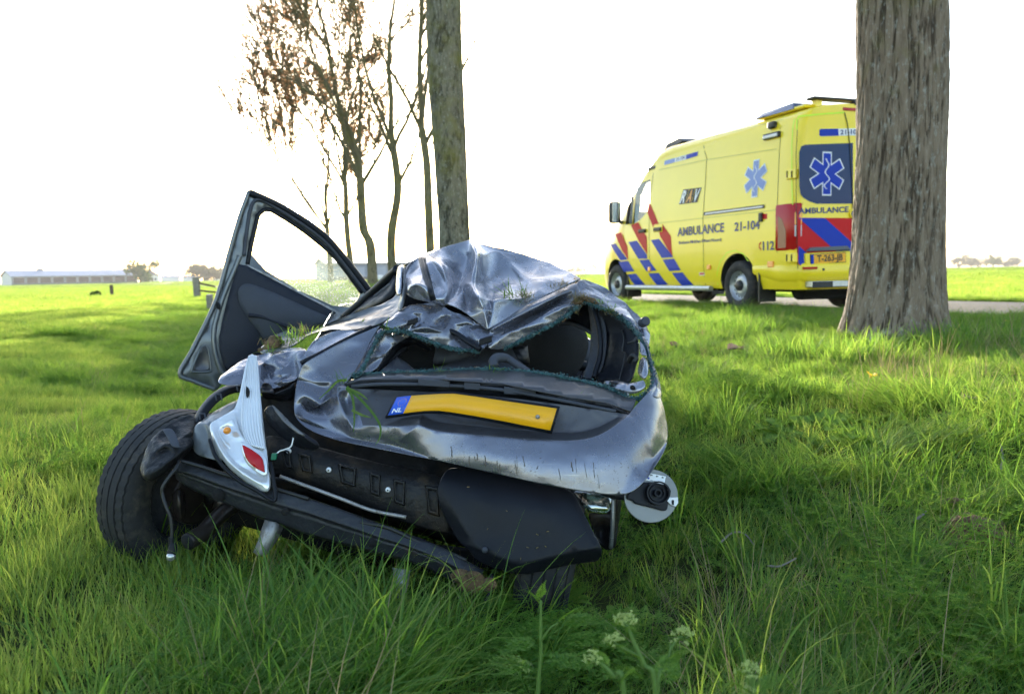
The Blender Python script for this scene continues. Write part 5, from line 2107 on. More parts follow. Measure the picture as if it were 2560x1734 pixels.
def folded(name, T, bnd, inner, creases, m, parent=None, level=3, thick=0.0025, noise=(0.006, 0.08), crease=0.55, hole=None, edge=0.85, crumple=0.0, relief=1.0):
    """Crumpled sheet metal: outline, loose points and fold lines, each with its own depth, joined and smoothed; folds stay sharp."""
    pts, dep, key = [], [], {}

    def add(p):
        k = (round(p[0]), round(p[1]))
        if k not in key:
            key[k] = len(pts)
            pts.append(Vector(T(p[0], p[1])))
            dep.append(p[2])
        return key[k]
    bi = [add(p) for p in bnd]
    edges = [(bi[i], bi[(i + 1) % len(bi)]) for i in range(len(bi))]
    if hole:
        hi = [add(p) for p in hole]
        edges += [(hi[i], hi[(i + 1) % len(hi)]) for i in range(len(hi))]
    ne = len(edges)
    for p in inner:
        add(p)
    for line in creases:
        ci = [add(p) for p in line]
        edges += [(ci[i], ci[i + 1]) for i in range(len(ci) - 1)]
    v, e, f, ov, oe, of = delaunay_2d_cdt(pts, edges, [], 0, 1e-4, True)
    f = keep_inside(v, f, [tuple(T(p[0], p[1])) for p in bnd], [tuple(T(p[0], p[1])) for p in hole] if hole else None)
    B3 = np.array([(*T(p[0], p[1]), p[2]) for p in bnd])
    pl_ = np.linalg.lstsq(np.c_[B3[:, :2], np.ones(len(B3))], B3[:, 2], rcond=None)[0]
    V = []
    for q, o_ in zip(v, ov):
        if o_:
            d = dep[o_[0]]
        else:
            w = [(1 / max((q - p).length, 1e-3) ** 3, k) for k, p in enumerate(pts)]
            d = sum(a * dep[k] for a, k in w) / sum(a for a, k in w)
        d0 = float(q.x * pl_[0] + q.y * pl_[1] + pl_[2])
        V.append(P(q.x, q.y, dm(d) if not o_ or o_[0] < len(bi) else dm(d0) + (d - d0) * (relief if d0 > 3.02 else 1.0)))
    me = mesh(name, V, f)
    drop_loose(me)
    flip_to_cam(me)
    cr = {}
    for ed, o_ in zip(e, oe):
        if o_:
            cr[tuple(sorted(ed))] = edge if any(k < ne for k in o_) else crease
    at = me.attributes.new('crease_edge', 'FLOAT', 'EDGE')
    at.data.foreach_set('value', np.array([cr.get(tuple(sorted(q.vertices)), 0.0) for q in me.edges], np.float32))
    o = cpart(name, me, m, parent)
    return finish(o, level, thick, noise, 0, crumple)


def tps(name, T, bnd, inner, m, parent=None, step=14, thick=0.003, noise=None, hole=None, smooth_b=True, sub=0, nb=5):
    """A smoothly curved panel: thin-plate depth through all given points inside a smooth outline."""
    ctl = [(*T(p[0], p[1]), p[2]) for p in list(bnd) + list(inner) + list(hole or [])]
    C = np.array(ctl)
    mu, sd = C[:, :2].mean(0), C[:, :2].std()
    X = (C[:, :2] - mu) / sd
    K = lambda a, b: (lambda r2: np.where(r2 > 0, r2 * np.log(r2 + 1e-12), 0))(((a[:, None] - b[None]) ** 2).sum(-1))
    n = len(X)
    A = np.zeros((n + 3, n + 3))
    A[:n, :n] = K(X, X) + np.eye(n) * 1e-3
    A[:n, n:] = np.c_[np.ones(n), X]
    A[n:, :n] = A[:n, n:].T
    w = np.linalg.lstsq(A, np.r_[C[:, 2], 0, 0, 0], rcond=None)[0]

    def depth(q):
        q = (np.asarray(q, float) - mu) / sd
        return K(q, X) @ w[:n] + np.c_[np.ones(len(q)), q] @ w[n:]

    def loop(b):
        q = [Vector((*T(p[0], p[1]), 0)) for p in b]
        if smooth_b:
            r = smooth_path(q[-2:] + q + q[:2], nb)
            r = r[2 * nb:-(1 + nb)][:len(q) * nb]
        else:
            r = []
            for i in range(len(q)):
                a, c = q[i], q[(i + 1) % len(q)]
                k = max(1, int((c - a).length / step))
                r += [a.lerp(c, j / k) for j in range(k)]
        return [(v.x, v.y) for v in r]
    L = loop(bnd)
    H = loop(hole) if hole else None
    pts = [Vector(p) for p in L]
    edges = [(i, (i + 1) % len(L)) for i in range(len(L))]
    if H:
        k0 = len(pts)
        pts += [Vector(p) for p in H]
        edges += [(k0 + i, k0 + (i + 1) % len(H)) for i in range(len(H))]
    xs_, ys_ = [p[0] for p in L], [p[1] for p in L]

    Lp = np.array(L + (H or []))
    y = min(ys_)
    row = 0
    while y < max(ys_):
        x = min(xs_) + (step / 2 if row % 2 else 0)
        while x < max(xs_):
            if inside(x, y, L) and not (H and inside(x, y, H)) and ((Lp - (x, y)) ** 2).sum(1).min() > (0.5 * step) ** 2:
                pts.append(Vector((x, y)))
            x += step
        y += step * 0.87
        row += 1
    v, e, f, ov, oe, of = delaunay_2d_cdt(pts, edges, [], 0, 1e-4, True)
    f = keep_inside(v, f, L, H)
    D = depth(np.array([(q.x, q.y) for q in v]))
    me = mesh(name, [P(q.x, q.y, dm(d)) for q, d in zip(v, D)], f)
    flip_to_cam(me)
    o = cpart(name, me, m, parent)
    finish(o, sub, thick, noise)
    return o, depth


def drop_loose(me):
    bm = bmesh.new()
    bm.from_mesh(me)
    # loose points stay in place so that indices keep their meaning; only wire edges go
    bmesh.ops.delete(bm, geom=[e_ for e_ in bm.edges if not e_.link_faces], context='EDGES')
    bm.to_mesh(me)
    bm.free()


def keep_inside(v, f, poly, hole):
    out = []
    for t in f:
        cx, cy = sum(v[i].x for i in t) / len(t), sum(v[i].y for i in t) / len(t)
        if inside(cx, cy, poly) and not (hole and inside(cx, cy, hole)):
            out.append(t)
    return out


def line3(T, pts, n=6):
    return smooth_path([P(*T(a, b), dm(d)) for a, b, d in pts], n)


def pipe(name, T, pts, r, m, parent=None, n=10, k=6, wob=0.0):
    pth = line3(T, pts, k)
    bm = bmesh.new()
    if wob:
        rad = [r * (1 + wob * (vnoise(i * 0.9, 3.3, 5) - 0.5) * 2) for i in range(len(pth))]
    else:
        rad = r if not isinstance(r, (list, tuple)) else list(np.interp(np.linspace(0, 1, len(pth)), np.linspace(0, 1, len(r)), r))
    tube(bm, pth, rad, n)
    return cbm(name, bm, m, parent)


# ---- roof, crushed into folds
B = [(310, 285, 3.42), (425, 233, 3.55), (470, 213, 3.60), (560, 184, 3.70), (660, 150, 3.76), (785, 118, 3.74), (838, 150, 3.80), (1000, 178, 3.92), (1200, 230, 3.86), (1450, 315, 3.68), (1562, 386, 3.46),
     (1480, 442, 3.36), (1330, 502, 3.28), (1150, 602, 3.18), (1000, 690, 3.10), (905, 748, 3.02), (860, 722, 3.05), (780, 650, 3.09), (700, 600, 3.11), (615, 575, 3.12), (490, 548, 3.13), (330, 522, 3.18), (312, 420, 3.28)]
roof_ = folded('roof', T2, B,
       [(365, 330, 3.46), (400, 440, 3.22), (560, 330, 3.40), (545, 440, 3.26), (640, 300, 3.55), (740, 250, 3.66), (700, 480, 3.34), (770, 560, 3.16), (690, 540, 3.22),
        (950, 330, 3.64), (1060, 380, 3.60), (1130, 470, 3.44), (960, 480, 3.44), (1180, 330, 3.66), (1330, 380, 3.52), (1080, 560, 3.22), (1000, 620, 3.14), (930, 640, 3.12), (1220, 540, 3.26)],
       [[(425, 233, 3.55), (450, 340, 3.36), (490, 450, 3.20), (520, 546, 3.12)], [(470, 213, 3.60), (600, 300, 3.40), (685, 352, 3.50), (665, 400, 3.40), (610, 575, 3.13)],
        [(345, 455, 3.20), (410, 415, 3.22), (470, 460, 3.17)], [(500, 240, 3.52), (580, 300, 3.36), (620, 420, 3.30), (622, 508, 3.15)],
        [(785, 118, 3.74), (832, 200, 3.56), (820, 320, 3.42), (790, 430, 3.34), (840, 512, 3.14), (880, 600, 3.08), (905, 748, 3.02)],
        [(800, 200, 3.68), (740, 330, 3.56), (700, 430, 3.40), (740, 470, 3.32)], [(838, 150, 3.80), (872, 215, 3.66), (860, 300, 3.58), (880, 430, 3.48), (920, 540, 3.24)],
        [(872, 215, 3.66), (960, 195, 3.80), (1040, 250, 3.74), (1160, 380, 3.56), (1265, 470, 3.36), (1330, 502, 3.28)],
        [(735, 460, 3.33), (760, 560, 3.24), (770, 640, 3.10)], [(840, 512, 3.14), (910, 548, 3.22), (950, 545, 3.16), (945, 620, 3.10), (905, 748, 3.02)],
        [(950, 545, 3.16), (1060, 535, 3.24), (1190, 525, 3.30), (1265, 470, 3.36)]],
       m_paint2, level=4, noise=(0.006, 0.12), crease=0.95, crumple=0.014, relief=1.25)
TOPE = B[0:11]
V_, F_ = [], []
for j, (dy, dd_) in enumerate(((2, 0.0), (8, 0.12), (30, 0.32), (70, 0.55), (150, 0.9), (250, 1.25))):  # last rows added, unseen, to keep the sun out of the cabin
    for (a, b, d) in TOPE:
        V_.append(P(*T2(a, b + dy), dm(d) + dd_))
    if j:
        for k in range(len(TOPE) - 1):
            i0 = (j - 1) * len(TOPE) + k
            F_.append((i0, i0 + 1, i0 + 1 + len(TOPE), i0 + len(TOPE)))
finish(cpart('roof_front_sun_block', mesh('roof_front_sun_block', V_, F_), m_paint2), 2, 0.003, (0.02, 0.15))
from mathutils.bvhtree import BVHTree


def surface_of(o):
    """A function that gives the point of a finished part seen at a place of the photograph."""
    bpy.context.view_layer.update()
    ev = o.evaluated_get(bpy.context.evaluated_depsgraph_get())
    tm = ev.to_mesh()
    w = world_of(o)
    bvh = BVHTree.FromPolygons([w @ v.co for v in tm.vertices], [p.vertices[:] for p in tm.polygons])
    ev.to_mesh_clear()

    def hit(x, y, off=0.0015):
        d = (P(x, y, 1.0) - Vector(CAM)).normalized()
        h = bvh.ray_cast(Vector(CAM), d)
        return None if h[0] is None else h[0] - d * off
    return hit


on_roof = surface_of(roof_)
for pts, r_, m_ in (([(432, 246), (452, 320), (475, 400), (500, 480), (518, 536)], 0.011, m_trimb), ([(458, 240), (476, 320), (496, 400), (514, 480), (530, 530)], 0.005, m_wire)):
    q_ = [on_roof(*T2(a, b), 0.004) for a, b in pts]
    q_ = [v for v in q_ if v is not None]
    if len(q_) > 2:
        bm = bmesh.new()
        tube(bm, smooth_path(q_, 6), r_, 8)
        cbm('roof_seam', bm, m_, None)
# ---- left pillar rail, door aperture seal
folded('left_pillar_rail', TP, [(1190, 560, 3.44), (1215, 510, 3.44), (1295, 478, 3.43), (1318, 530, 3.42), (1330, 800, 3.32), (1270, 1075, 3.20), (1155, 1105, 3.22), (1165, 800, 3.34)], [], [[(1275, 520, 3.38), (1265, 800, 3.28), (1250, 1060, 3.17)]], m_paint2, level=2, noise=None)
folded('left_pillar', TP, [(1300, 500, 3.44), (1330, 520, 3.40), (1380, 940, 3.22), (1340, 1180, 3.15), (1260, 1394, 3.10), (1180, 1394, 3.14), (1250, 1080, 3.22), (1290, 800, 3.34)], [(1320, 900, 3.26)], [[(1312, 520, 3.37), (1325, 900, 3.22), (1290, 1200, 3.14)]], m_dull, level=2, noise=(0.01, 0.05))
folded('door_aperture_dark', T1, [(1318, 985, 3.95), (1480, 845, 3.85), (1660, 665, 3.62), (1672, 720, 3.50), (1662, 850, 3.40), (1500, 925, 3.55), (1420, 960, 3.75)], [(1560, 800, 3.78)], [], m_trimb, level=1, noise=None, thick=0.02)  # black sheet paints the darkness of the interior behind the opening
pipe('door_seal', T1, [(1305, 985, 3.93), (1400, 905, 3.86), (1500, 815, 3.78), (1600, 722, 3.66), (1672, 655, 3.56)], 0.020, m_trimb, k=8)
pipe('door_seal', T1, [(1350, 985, 3.86), (1450, 905, 3.80), (1560, 815, 3.70), (1640, 755, 3.58)], 0.012, m_trimg, k=8)
# ---- left flank: torn sill panel, quarter panel and crumpled corner
folded('left_flank', T1, [(690, 1242, 3.02), (740, 1180, 3.10), (800, 1125, 3.18), (880, 1088, 3.26), (970, 1068, 3.32), (1060, 1080, 3.36), (1150, 1050, 3.42), (1300, 985, 3.48), (1500, 915, 3.46), (1690, 862, 3.36), (1705, 640, 3.42), (1722, 700, 3.38), (1735, 850, 3.24), (1690, 960, 3.16),
                          (1600, 1012, 3.12), (1480, 1066, 3.08), (1300, 1078, 3.12), (1180, 1082, 3.12), (1040, 1120, 3.10), (960, 1190, 3.04), (860, 1225, 3.00), (770, 1256, 2.97)],
       [(900, 1150, 3.16), (1100, 1100, 3.24), (1350, 1020, 3.30), (1560, 960, 3.26), (820, 1180, 3.10)],
       [[(720, 1245, 3.00), (860, 1130, 3.20), (1000, 1095, 3.30), (1200, 1050, 3.38), (1480, 965, 3.36), (1690, 890, 3.28)], [(1060, 1085, 3.33), (1300, 1040, 3.24), (1500, 1000, 3.18), (1640, 990, 3.14)]], m_dull, level=4, noise=(0.010, 0.08), crease=0.9, crumple=0.012)
folded('left_quarter_panel', T9, [(655, 455, 2.92), (680, 420, 2.94), (730, 350, 2.98), (820, 312, 3.02), (940, 253, 3.08), (1050, 262, 3.10), (1160, 250, 3.12), (1290, 232, 3.11), (1000, 368, 3.00), (780, 488, 2.93), (600, 580, 2.87), (620, 520, 2.89)], [(900, 340, 3.03), (780, 420, 2.98)], [[(700, 420, 2.96), (850, 330, 3.03), (1050, 285, 3.08)]], m_paint2, level=3, noise=(0.006, 0.05))
pipe('quarter_seam', T9, [(598, 582, 2.868), (660, 548, 2.875), (780, 490, 2.905), (1000, 372, 2.97), (1290, 226, 3.075)], 0.008, m_trimb)
folded('left_corner_panel', T1, [(408, 1452, 2.82), (430, 1400, 2.86), (470, 1366, 2.89), (560, 1312, 2.93), (620, 1290, 2.95), (690, 1262, 2.97), (760, 1246, 2.98), (850, 1222, 2.98), (920, 1200, 2.98), (1000, 1210, 2.96), (1030, 1228, 2.93), (1000, 1300, 2.88), (985, 1360, 2.86), (950, 1440, 2.84), (860, 1480, 2.84), (740, 1510, 2.84), (600, 1480, 2.80), (440, 1478, 2.80)],
       [(520, 1380, 2.84), (600, 1360, 2.86), (720, 1330, 2.92), (790, 1400, 2.88), (880, 1330, 2.90), (850, 1420, 2.87), (950, 1290, 2.90)],
       [[(430, 1420, 2.83), (540, 1345, 2.88), (640, 1310, 2.92), (700, 1300, 2.95)], [(690, 1340, 2.86), (740, 1310, 2.95), (800, 1270, 2.90), (870, 1240, 2.97), (950, 1225, 2.95)], [(720, 1450, 2.84), (760, 1390, 2.93), (850, 1370, 2.85), (930, 1300, 2.93), (1000, 1260, 2.88)], [(790, 1460, 2.86), (850, 1440, 2.82), (940, 1390, 2.88)]],
       m_paint, level=4, noise=(0.008, 0.05), crease=0.9, crumple=0.018)
folded('torn_bracket', T9, [(195, 760, 2.80), (290, 775, 2.79), (330, 840, 2.77), (330, 880, 2.76), (480, 830, 2.80), (555, 745, 2.84), (552, 850, 2.86), (530, 960, 2.86), (420, 960, 2.84), (300, 930, 2.82), (210, 940, 2.80)], [(260, 850, 2.80)], [[(210, 850, 2.77), (300, 870, 2.74), (420, 890, 2.79), (540, 780, 2.82)], [(220, 900, 2.80), (400, 930, 2.80), (540, 850, 2.83)]], m_trimb, level=2, noise=(0.01, 0.04))
# ---- tailgate outer skin with the dented corner
HB = [(763, 905, 2.84), (798, 886, 2.88), (854, 854, 2.95), (951, 813, 3.05), (943, 826, 3.03), (925, 857, 2.99), (909, 890, 2.95), (896, 916, 2.92), (873, 951, 2.86), (859, 961, 2.82),
      (867, 969, 2.80), (918, 972, 2.785), (1114, 980, 2.745), (1257, 991, 2.715), (1376, 1006, 2.695), (1472, 1020, 2.68), (1572, 1037, 2.66), (1590, 1012, 2.70), (1625, 976, 2.74), (1640, 960, 2.80),
      (1655, 1000, 2.80), (1664, 1040, 2.79), (1675, 1105, 2.76), (1643, 1157, 2.60), (1615, 1200, 2.55), (1592, 1222, 2.54), (1577, 1231, 2.535), (1553, 1238, 2.535), (1496, 1235, 2.535), (1376, 1215, 2.545), (1234, 1182, 2.57), (1091, 1149, 2.61), (900, 1113, 2.68),
      (810, 1091, 2.73), (775, 1076, 2.75), (750, 1058, 2.77), (736, 1038, 2.79), (734, 1012, 2.80), (740, 963, 2.82), (746, 943, 2.83), (752, 918, 2.835)]
RECESS = [(905, 1062, 2.70), (950, 1064, 2.675), (995, 1066, 2.655), (1047, 1060, 2.63), (1081, 1077, 2.62), (1186, 1087, 2.60), (1329, 1099, 2.585), (1424, 1103, 2.58), (1486, 1096, 2.585), (1534, 1068, 2.60), (1560, 1046, 2.63), (1572, 1037, 2.66)]
folded('tailgate', T0, HB,
       [(829, 917, 2.90), (879, 874, 2.965), (791, 925, 2.86), (778, 963, 2.84), (757, 985, 2.80), (824, 976, 2.86), (859, 1006, 2.81), (765, 1052, 2.755), (816, 1050, 2.755), (900, 1040, 2.745), (880, 1020, 2.79),
        (1000, 1010, 2.735), (1100, 1030, 2.715), (1186, 1040, 2.705), (1300, 1050, 2.69), (1400, 1060, 2.68), (1490, 1055, 2.67), (960, 1090, 2.665), (1040, 1105, 2.63), (1130, 1115, 2.605), (1186, 1135, 2.578), (1260, 1145, 2.565), (1329, 1155, 2.555),
        (1420, 1160, 2.548), (1490, 1175, 2.54), (1545, 1160, 2.545), (1560, 1110, 2.565), (1600, 1100, 2.60), (1580, 1170, 2.555), (1600, 1050, 2.645), (1635, 1080, 2.66), (1640, 1020, 2.72), (1440, 1128, 2.56), (1500, 1130, 2.555), (870, 1085, 2.73)],
       [RECESS, [(995, 1045, 2.715), (1081, 1054, 2.70), (1186, 1066, 2.685), (1329, 1079, 2.672), (1424, 1084, 2.665), (1478, 1078, 2.66), (1522, 1056, 2.66), (1560, 1036, 2.665)],
        [(859, 961, 2.82), (846, 966, 2.785), (843, 985, 2.755), (850, 1010, 2.745), (866, 1040, 2.725), (880, 1070, 2.715), (905, 1085, 2.705)], [(846, 966, 2.785), (828, 995, 2.79), (800, 1012, 2.79), (770, 1030, 2.775)],
        [(752, 1005, 2.81), (775, 1024, 2.85), (800, 1018, 2.84)], [(742, 950, 2.835), (790, 956, 2.845), (835, 955, 2.845)], [(1047, 1060, 2.63), (1052, 1038, 2.69), (1070, 1020, 2.71)], [(990, 1108, 2.665), (1020, 1082, 2.625), (1047, 1060, 2.63)],
        [(760, 1055, 2.775), (810, 1072, 2.75), (880, 1098, 2.72), (960, 1110, 2.685)], [(1608, 1035, 2.665), (1628, 1110, 2.63), (1634, 1150, 2.645)]],
       m_paint, level=4, noise=(0.003, 0.09), crease=0.66)
tg = bpy.data.objects['tailgate']
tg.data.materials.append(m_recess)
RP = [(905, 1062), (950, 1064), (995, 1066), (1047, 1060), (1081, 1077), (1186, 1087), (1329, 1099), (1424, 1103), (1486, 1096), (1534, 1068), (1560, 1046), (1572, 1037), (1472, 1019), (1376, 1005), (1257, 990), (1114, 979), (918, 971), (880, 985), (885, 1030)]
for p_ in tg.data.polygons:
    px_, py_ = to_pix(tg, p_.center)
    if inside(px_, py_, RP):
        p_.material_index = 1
# tailgate shelf under the window, and the black grip strip below it
shelf = [(907, 937, 2.90), (988, 931, 2.92), (1066, 929, 2.92), (1225, 923, 2.90), (1341, 931, 2.87), (1422, 946, 2.84), (1500, 963, 2.81), (1563, 993, 2.76), (1590, 1000, 2.73), (1580, 1030, 2.68), (1515, 1006, 2.68), (1429, 994, 2.69), (1253, 959, 2.72), (1059, 946, 2.75), (960, 947, 2.77), (900, 951, 2.80), (857, 962, 2.83)]
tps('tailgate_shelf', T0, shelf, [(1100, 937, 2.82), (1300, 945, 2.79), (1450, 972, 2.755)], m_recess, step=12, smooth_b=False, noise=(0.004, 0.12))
tps('grip_strip', T0, [(857, 962, 2.83), (900, 952, 2.795), (960, 948, 2.765), (1059, 947, 2.745), (1253, 960, 2.715), (1429, 995, 2.685), (1515, 1007, 2.675), (1572, 1034, 2.665), (1472, 1022, 2.70), (1376, 1008, 2.715), (1257, 993, 2.735), (1114, 982, 2.765), (918, 974, 2.80), (870, 972, 2.82)],
    [(1100, 965, 2.77), (1300, 985, 2.745)], m_trimb, step=10, smooth_b=False)
pipe('grip_edge', T0, [(880, 966, 2.80), (960, 960, 2.75), (1100, 962, 2.735), (1253, 974, 2.71), (1400, 1000, 2.69), (1540, 1028, 2.67)], 0.006, m_trimg)
for (cx, cy, w_) in ((1085, 957, 0.05), (1180, 965, 0.025), (1300, 978, 0.05)):
    q = P(cx, cy, 2.715 + (1200 - cx) * 0.0001)
    bm = bmesh.new()
    hexa(bm, [q + Vector((a * w_, -0.004 if c < 0 else 0.02, b * 0.011 - a * w_ * 0.08)) for c in (-1, 1) for a, b in ((-1, -1), (1, -1), (1, 1), (-1, 1))])
    cbm('plate_lamp', bm, m_trimg, None, False, 0.003)
# ---- number plate, bent at a third of its length
PT_ = [((193, 195), (145, 290), 2.672), ((232, 190), (186, 284), 2.662), ((270, 186), (227, 279), 2.652), ((330, 182), (285, 271), 2.64), ((400, 178), (350, 265), 2.628), ((450, 176), (410, 265), 2.622), ((497, 176), (470, 271), 2.62), ((620, 193), (600, 292), 2.612), ((760, 214), (740, 317), 2.602), ((900, 234), (870, 343), 2.595), ((1037, 254), (1002, 369), 2.588)]


def plate_pt(u, v, off=0.0):
    """u along (0..10), v up (0..1)."""
    i = min(int(u), len(PT_) - 2)
    t = u - i
    a, b = PT_[i], PT_[i + 1]
    tx, ty = a[0][0] + (b[0][0] - a[0][0]) * t, a[0][1] + (b[0][1] - a[0][1]) * t
    bx_, by_ = a[1][0] + (b[1][0] - a[1][0]) * t, a[1][1] + (b[1][1] - a[1][1]) * t
    d = a[2] + (b[2] - a[2]) * t
    return P(*T4(bx_ + (tx - bx_) * v, by_ + (ty - by_) * v), d + 0.025 * (v - 0.5) - off)


def plate_strip(name, u0, u1, v0, v1, off, m, parent, n=24, th=0.0):
    V, Fc = [], []
    for i in range(n + 1):
        u = u0 + (u1 - u0) * i / n
        V += [plate_pt(u, v0, off), plate_pt(u, v1, off)]
        if i:
            Fc.append((2 * i - 2, 2 * i, 2 * i + 1, 2 * i - 1))
    o = cpart(name, mesh(name, V, Fc), m, parent)
    if th:
        finish(o, 0, th, None)
    return o


plate = plate_strip('number_plate', -0.12, 10.07, -0.13, 1.10, -0.004, m_trimb, None, 30, 0.008)
plate_strip('plate_face', 2.0, 9.97, 0.0, 1.0, 0.002, m_plate, plate, 26, 0.001)
plate_strip('country_band', 0.02, 2.0, 0.0, 1.0, 0.002, mat('plate_blue', (0.015, 0.10, 0.62), 0.35), plate, 6, 0.001)
u_, v_, f_ = text_mesh('NL')
cpart('country_code', mesh('country_code', [plate_pt(0.35 + 1.25 * a, 0.12 + 0.24 * b, 0.0045) for a, b in zip(u_, v_)], f_), m_wht, plate)
for k in range(12):
    a = k * math.pi / 6
    c = (1.12 + 0.52 * math.cos(a), 0.68 + 0.20 * math.sin(a))
    V = [plate_pt(c[0] + 0.07 * math.cos(b) * (1 if j % 2 else 0.45), c[1] + 0.03 * math.sin(b) * (1 if j % 2 else 0.45), 0.0045) for j, b in enumerate(np.arange(10) * math.pi / 5)]
    cpart('star', mesh('star', V, [list(range(10))]), m_plate, plate)
for (u0, v0) in ((9.35, 0.5),):
    q = plate_pt(u0, v0, 0.004)
    bm = bmesh.new()
    tube(bm, [q, q - Vector((0.0, 0.004, 0))], 0.0065, 12)
    cbm('screw', bm, m_zinc, plate)
# ---- rear window surround
folded('window_frame', T9, [(1395, 225, 3.06), (1440, 285, 3.05), (1560, 282, 3.10), (1720, 312, 3.12), (1640, 335, 3.12), (1520, 400, 3.06), (1430, 500, 3.02), (1345, 660, 2.97), (1220, 680, 2.94), (1080, 755, 2.87), (1165, 612, 2.93), (1215, 508, 2.965), (1285, 375, 3.005), (1350, 262, 3.04)],
       [(1350, 400, 3.03), (1260, 580, 2.98)], [[(1400, 260, 3.03), (1330, 390, 2.99), (1250, 550, 2.945), (1190, 680, 2.915)]], m_paint, level=2, noise=(0.004, 0.05))
folded('window_flange', T9, [(1500, 330, 3.12), (1580, 345, 3.13), (1680, 330, 3.16), (1780, 370, 3.20), (1880, 440, 3.22), (1860, 470, 3.24), (1740, 400, 3.24), (1640, 400, 3.20), (1560, 440, 3.15), (1470, 540, 3.10), (1400, 660, 3.02), (1350, 665, 2.99), (1440, 490, 3.05)], [], [[(1540, 370, 3.10), (1640, 360, 3.14), (1760, 385, 3.20)]], m_trimb, level=2, noise=(0.01, 0.03))
pipe('strut', T9, [(1420, 610, 3.10), (1520, 510, 3.16), (1640, 415, 3.22)], 0.012, m_trimb)
SEALS = [[(-50, 1075, 2.86), (0, 1055, 2.875), (90, 880, 2.96), (150, 775, 3.02), (260, 757, 3.03), (340, 770, 3.03), (470, 820, 3.02), (640, 880, 3.01), (850, 905, 3.00)],
         [(1020, 882, 3.03), (1120, 835, 3.05), (1250, 770, 3.08), (1400, 690, 3.12), (1500, 620, 3.15), (1542, 585, 3.17)],
         [(1542, 545, 3.20), (1590, 545, 3.20), (1640, 570, 3.18), (1740, 605, 3.14), (1830, 650, 3.10), (1900, 705, 3.05), (1960, 770, 3.00), (2010, 840, 2.96), (2042, 920, 2.92), (2062, 1000, 2.88), (2078, 1090, 2.83), (2062, 1160, 2.79), (2005, 1222, 2.755), (1920, 1238, 2.755), (1850, 1208, 2.775), (1780, 1170, 2.79), (1700, 1142, 2.805),
          (1480, 1092, 2.835), (1250, 1052, 2.865), (1080, 1040, 2.885), (920, 1027, 2.89), (700, 1036, 2.905), (470, 1046, 2.91), (250, 1052, 2.91), (20, 1066, 2.89)]]
m_crumb = mat('glass_crumb_teal', (0.035, 0.085, 0.09), 0.15, noise=0.9, scale=180)
for s_ in SEALS:
    pipe('window_seal', T2, s_, 0.0068, m_seal, k=22, n=8, wob=0.6)
    # crumbs of broken glass stick to it
    random.seed(len(s_))
    bm = bmesh.new()
    pth = line3(T2, s_, 26)
    for p in pth:
        for _ in range(2):
            q = p + Vector((random.gauss(0, 0.005), -0.003 + random.gauss(0, 0.004), random.gauss(0, 0.006)))
            m4 = Matrix.Translation(q) @ Matrix.Rotation(rnd(0, 6), 4, Vector((rnd(-1, 1), rnd(-1, 1), 1))) @ Matrix.Diagonal((rnd(0.5, 1.4), rnd(0.5, 1.4), rnd(0.4, 1), 1)) @ Matrix.Scale(0.004, 4)
            bmesh.ops.create_cube(bm, size=1.0, matrix=m4)
    gc = cbm('glass_crumbs', bm, m_crumb, None, False)
    gc['kind'] = 'stuff'
# ---- crushed rear header of the roof, left and right of the notch
folded('roof_header', T2, [(150, 722, 3.04), (185, 690, 3.08), (250, 640, 3.12), (330, 592, 3.15), (430, 568, 3.16), (500, 556, 3.15), (600, 596, 3.13), (720, 640, 3.12), (800, 682, 3.10), (860, 724, 3.07), (905, 750, 3.05), (925, 770, 3.03), (895, 880, 2.99), (850, 900, 3.00), (740, 886, 3.01), (640, 868, 3.02), (470, 808, 3.03), (330, 755, 3.04), (260, 745, 3.04)],
       [(420, 660, 3.10), (330, 690, 3.06), (560, 720, 3.09), (480, 760, 3.05), (650, 800, 3.05), (760, 850, 3.03)],
       [[(200, 690, 3.06), (260, 650, 3.08), (380, 620, 3.11), (470, 640, 3.07), (500, 600, 3.14)], [(330, 700, 3.03), (400, 690, 3.08), (470, 730, 3.02), (600, 770, 3.02)], [(590, 690, 3.12), (650, 720, 3.05), (740, 720, 3.10), (800, 760, 3.04), (870, 850, 3.00)], [(560, 650, 3.09), (660, 640, 3.13), (740, 690, 3.08), (830, 720, 3.09)]],
       m_paint, level=4, noise=(0.008, 0.06), crease=0.9, crumple=0.016)
folded('roof_header', T2, [(905, 752, 3.04), (1000, 692, 3.10), (1150, 604, 3.17), (1330, 504, 3.26), (1480, 443, 3.33), (1545, 418, 3.36), (1562, 470, 3.30), (1548, 535, 3.22), (1500, 628, 3.17), (1400, 690, 3.13), (1250, 772, 3.09), (1100, 845, 3.05), (1020, 884, 3.03), (940, 890, 3.01), (895, 878, 3.00)],
       [(1000, 760, 3.06), (1200, 690, 3.12), (1400, 590, 3.18), (1000, 830, 3.02), (1250, 720, 3.08)],
       [[(930, 745, 3.03), (1060, 680, 3.10), (1200, 605, 3.15), (1350, 530, 3.21), (1520, 455, 3.28)], [(940, 770, 3.06), (1080, 730, 3.13), (1200, 660, 3.19), (1330, 600, 3.24), (1470, 500, 3.30)], [(980, 800, 3.02), (1120, 745, 3.07), (1280, 670, 3.11), (1400, 600, 3.15), (1520, 560, 3.19)]],
       m_paint, level=4, noise=(0.005, 0.07), crease=0.9, crumple=0.010)
tps('roof_gap_filler', T2, [(300, 470, 3.55), (480, 500, 3.5), (640, 550, 3.45), (800, 640, 3.4), (900, 730, 3.35), (890, 820, 3.2), (600, 780, 3.3), (300, 690, 3.3)], [], m_fab, step=30, thick=0.01, smooth_b=False)  # added dark sheet blocks sky and sun in the gap under the roof
pipe('wiper_washer_hose', T2, [(600, 745, 3.05), (680, 775, 3.03), (760, 830, 3.00), (850, 885, 2.97)], 0.010, m_trimb)
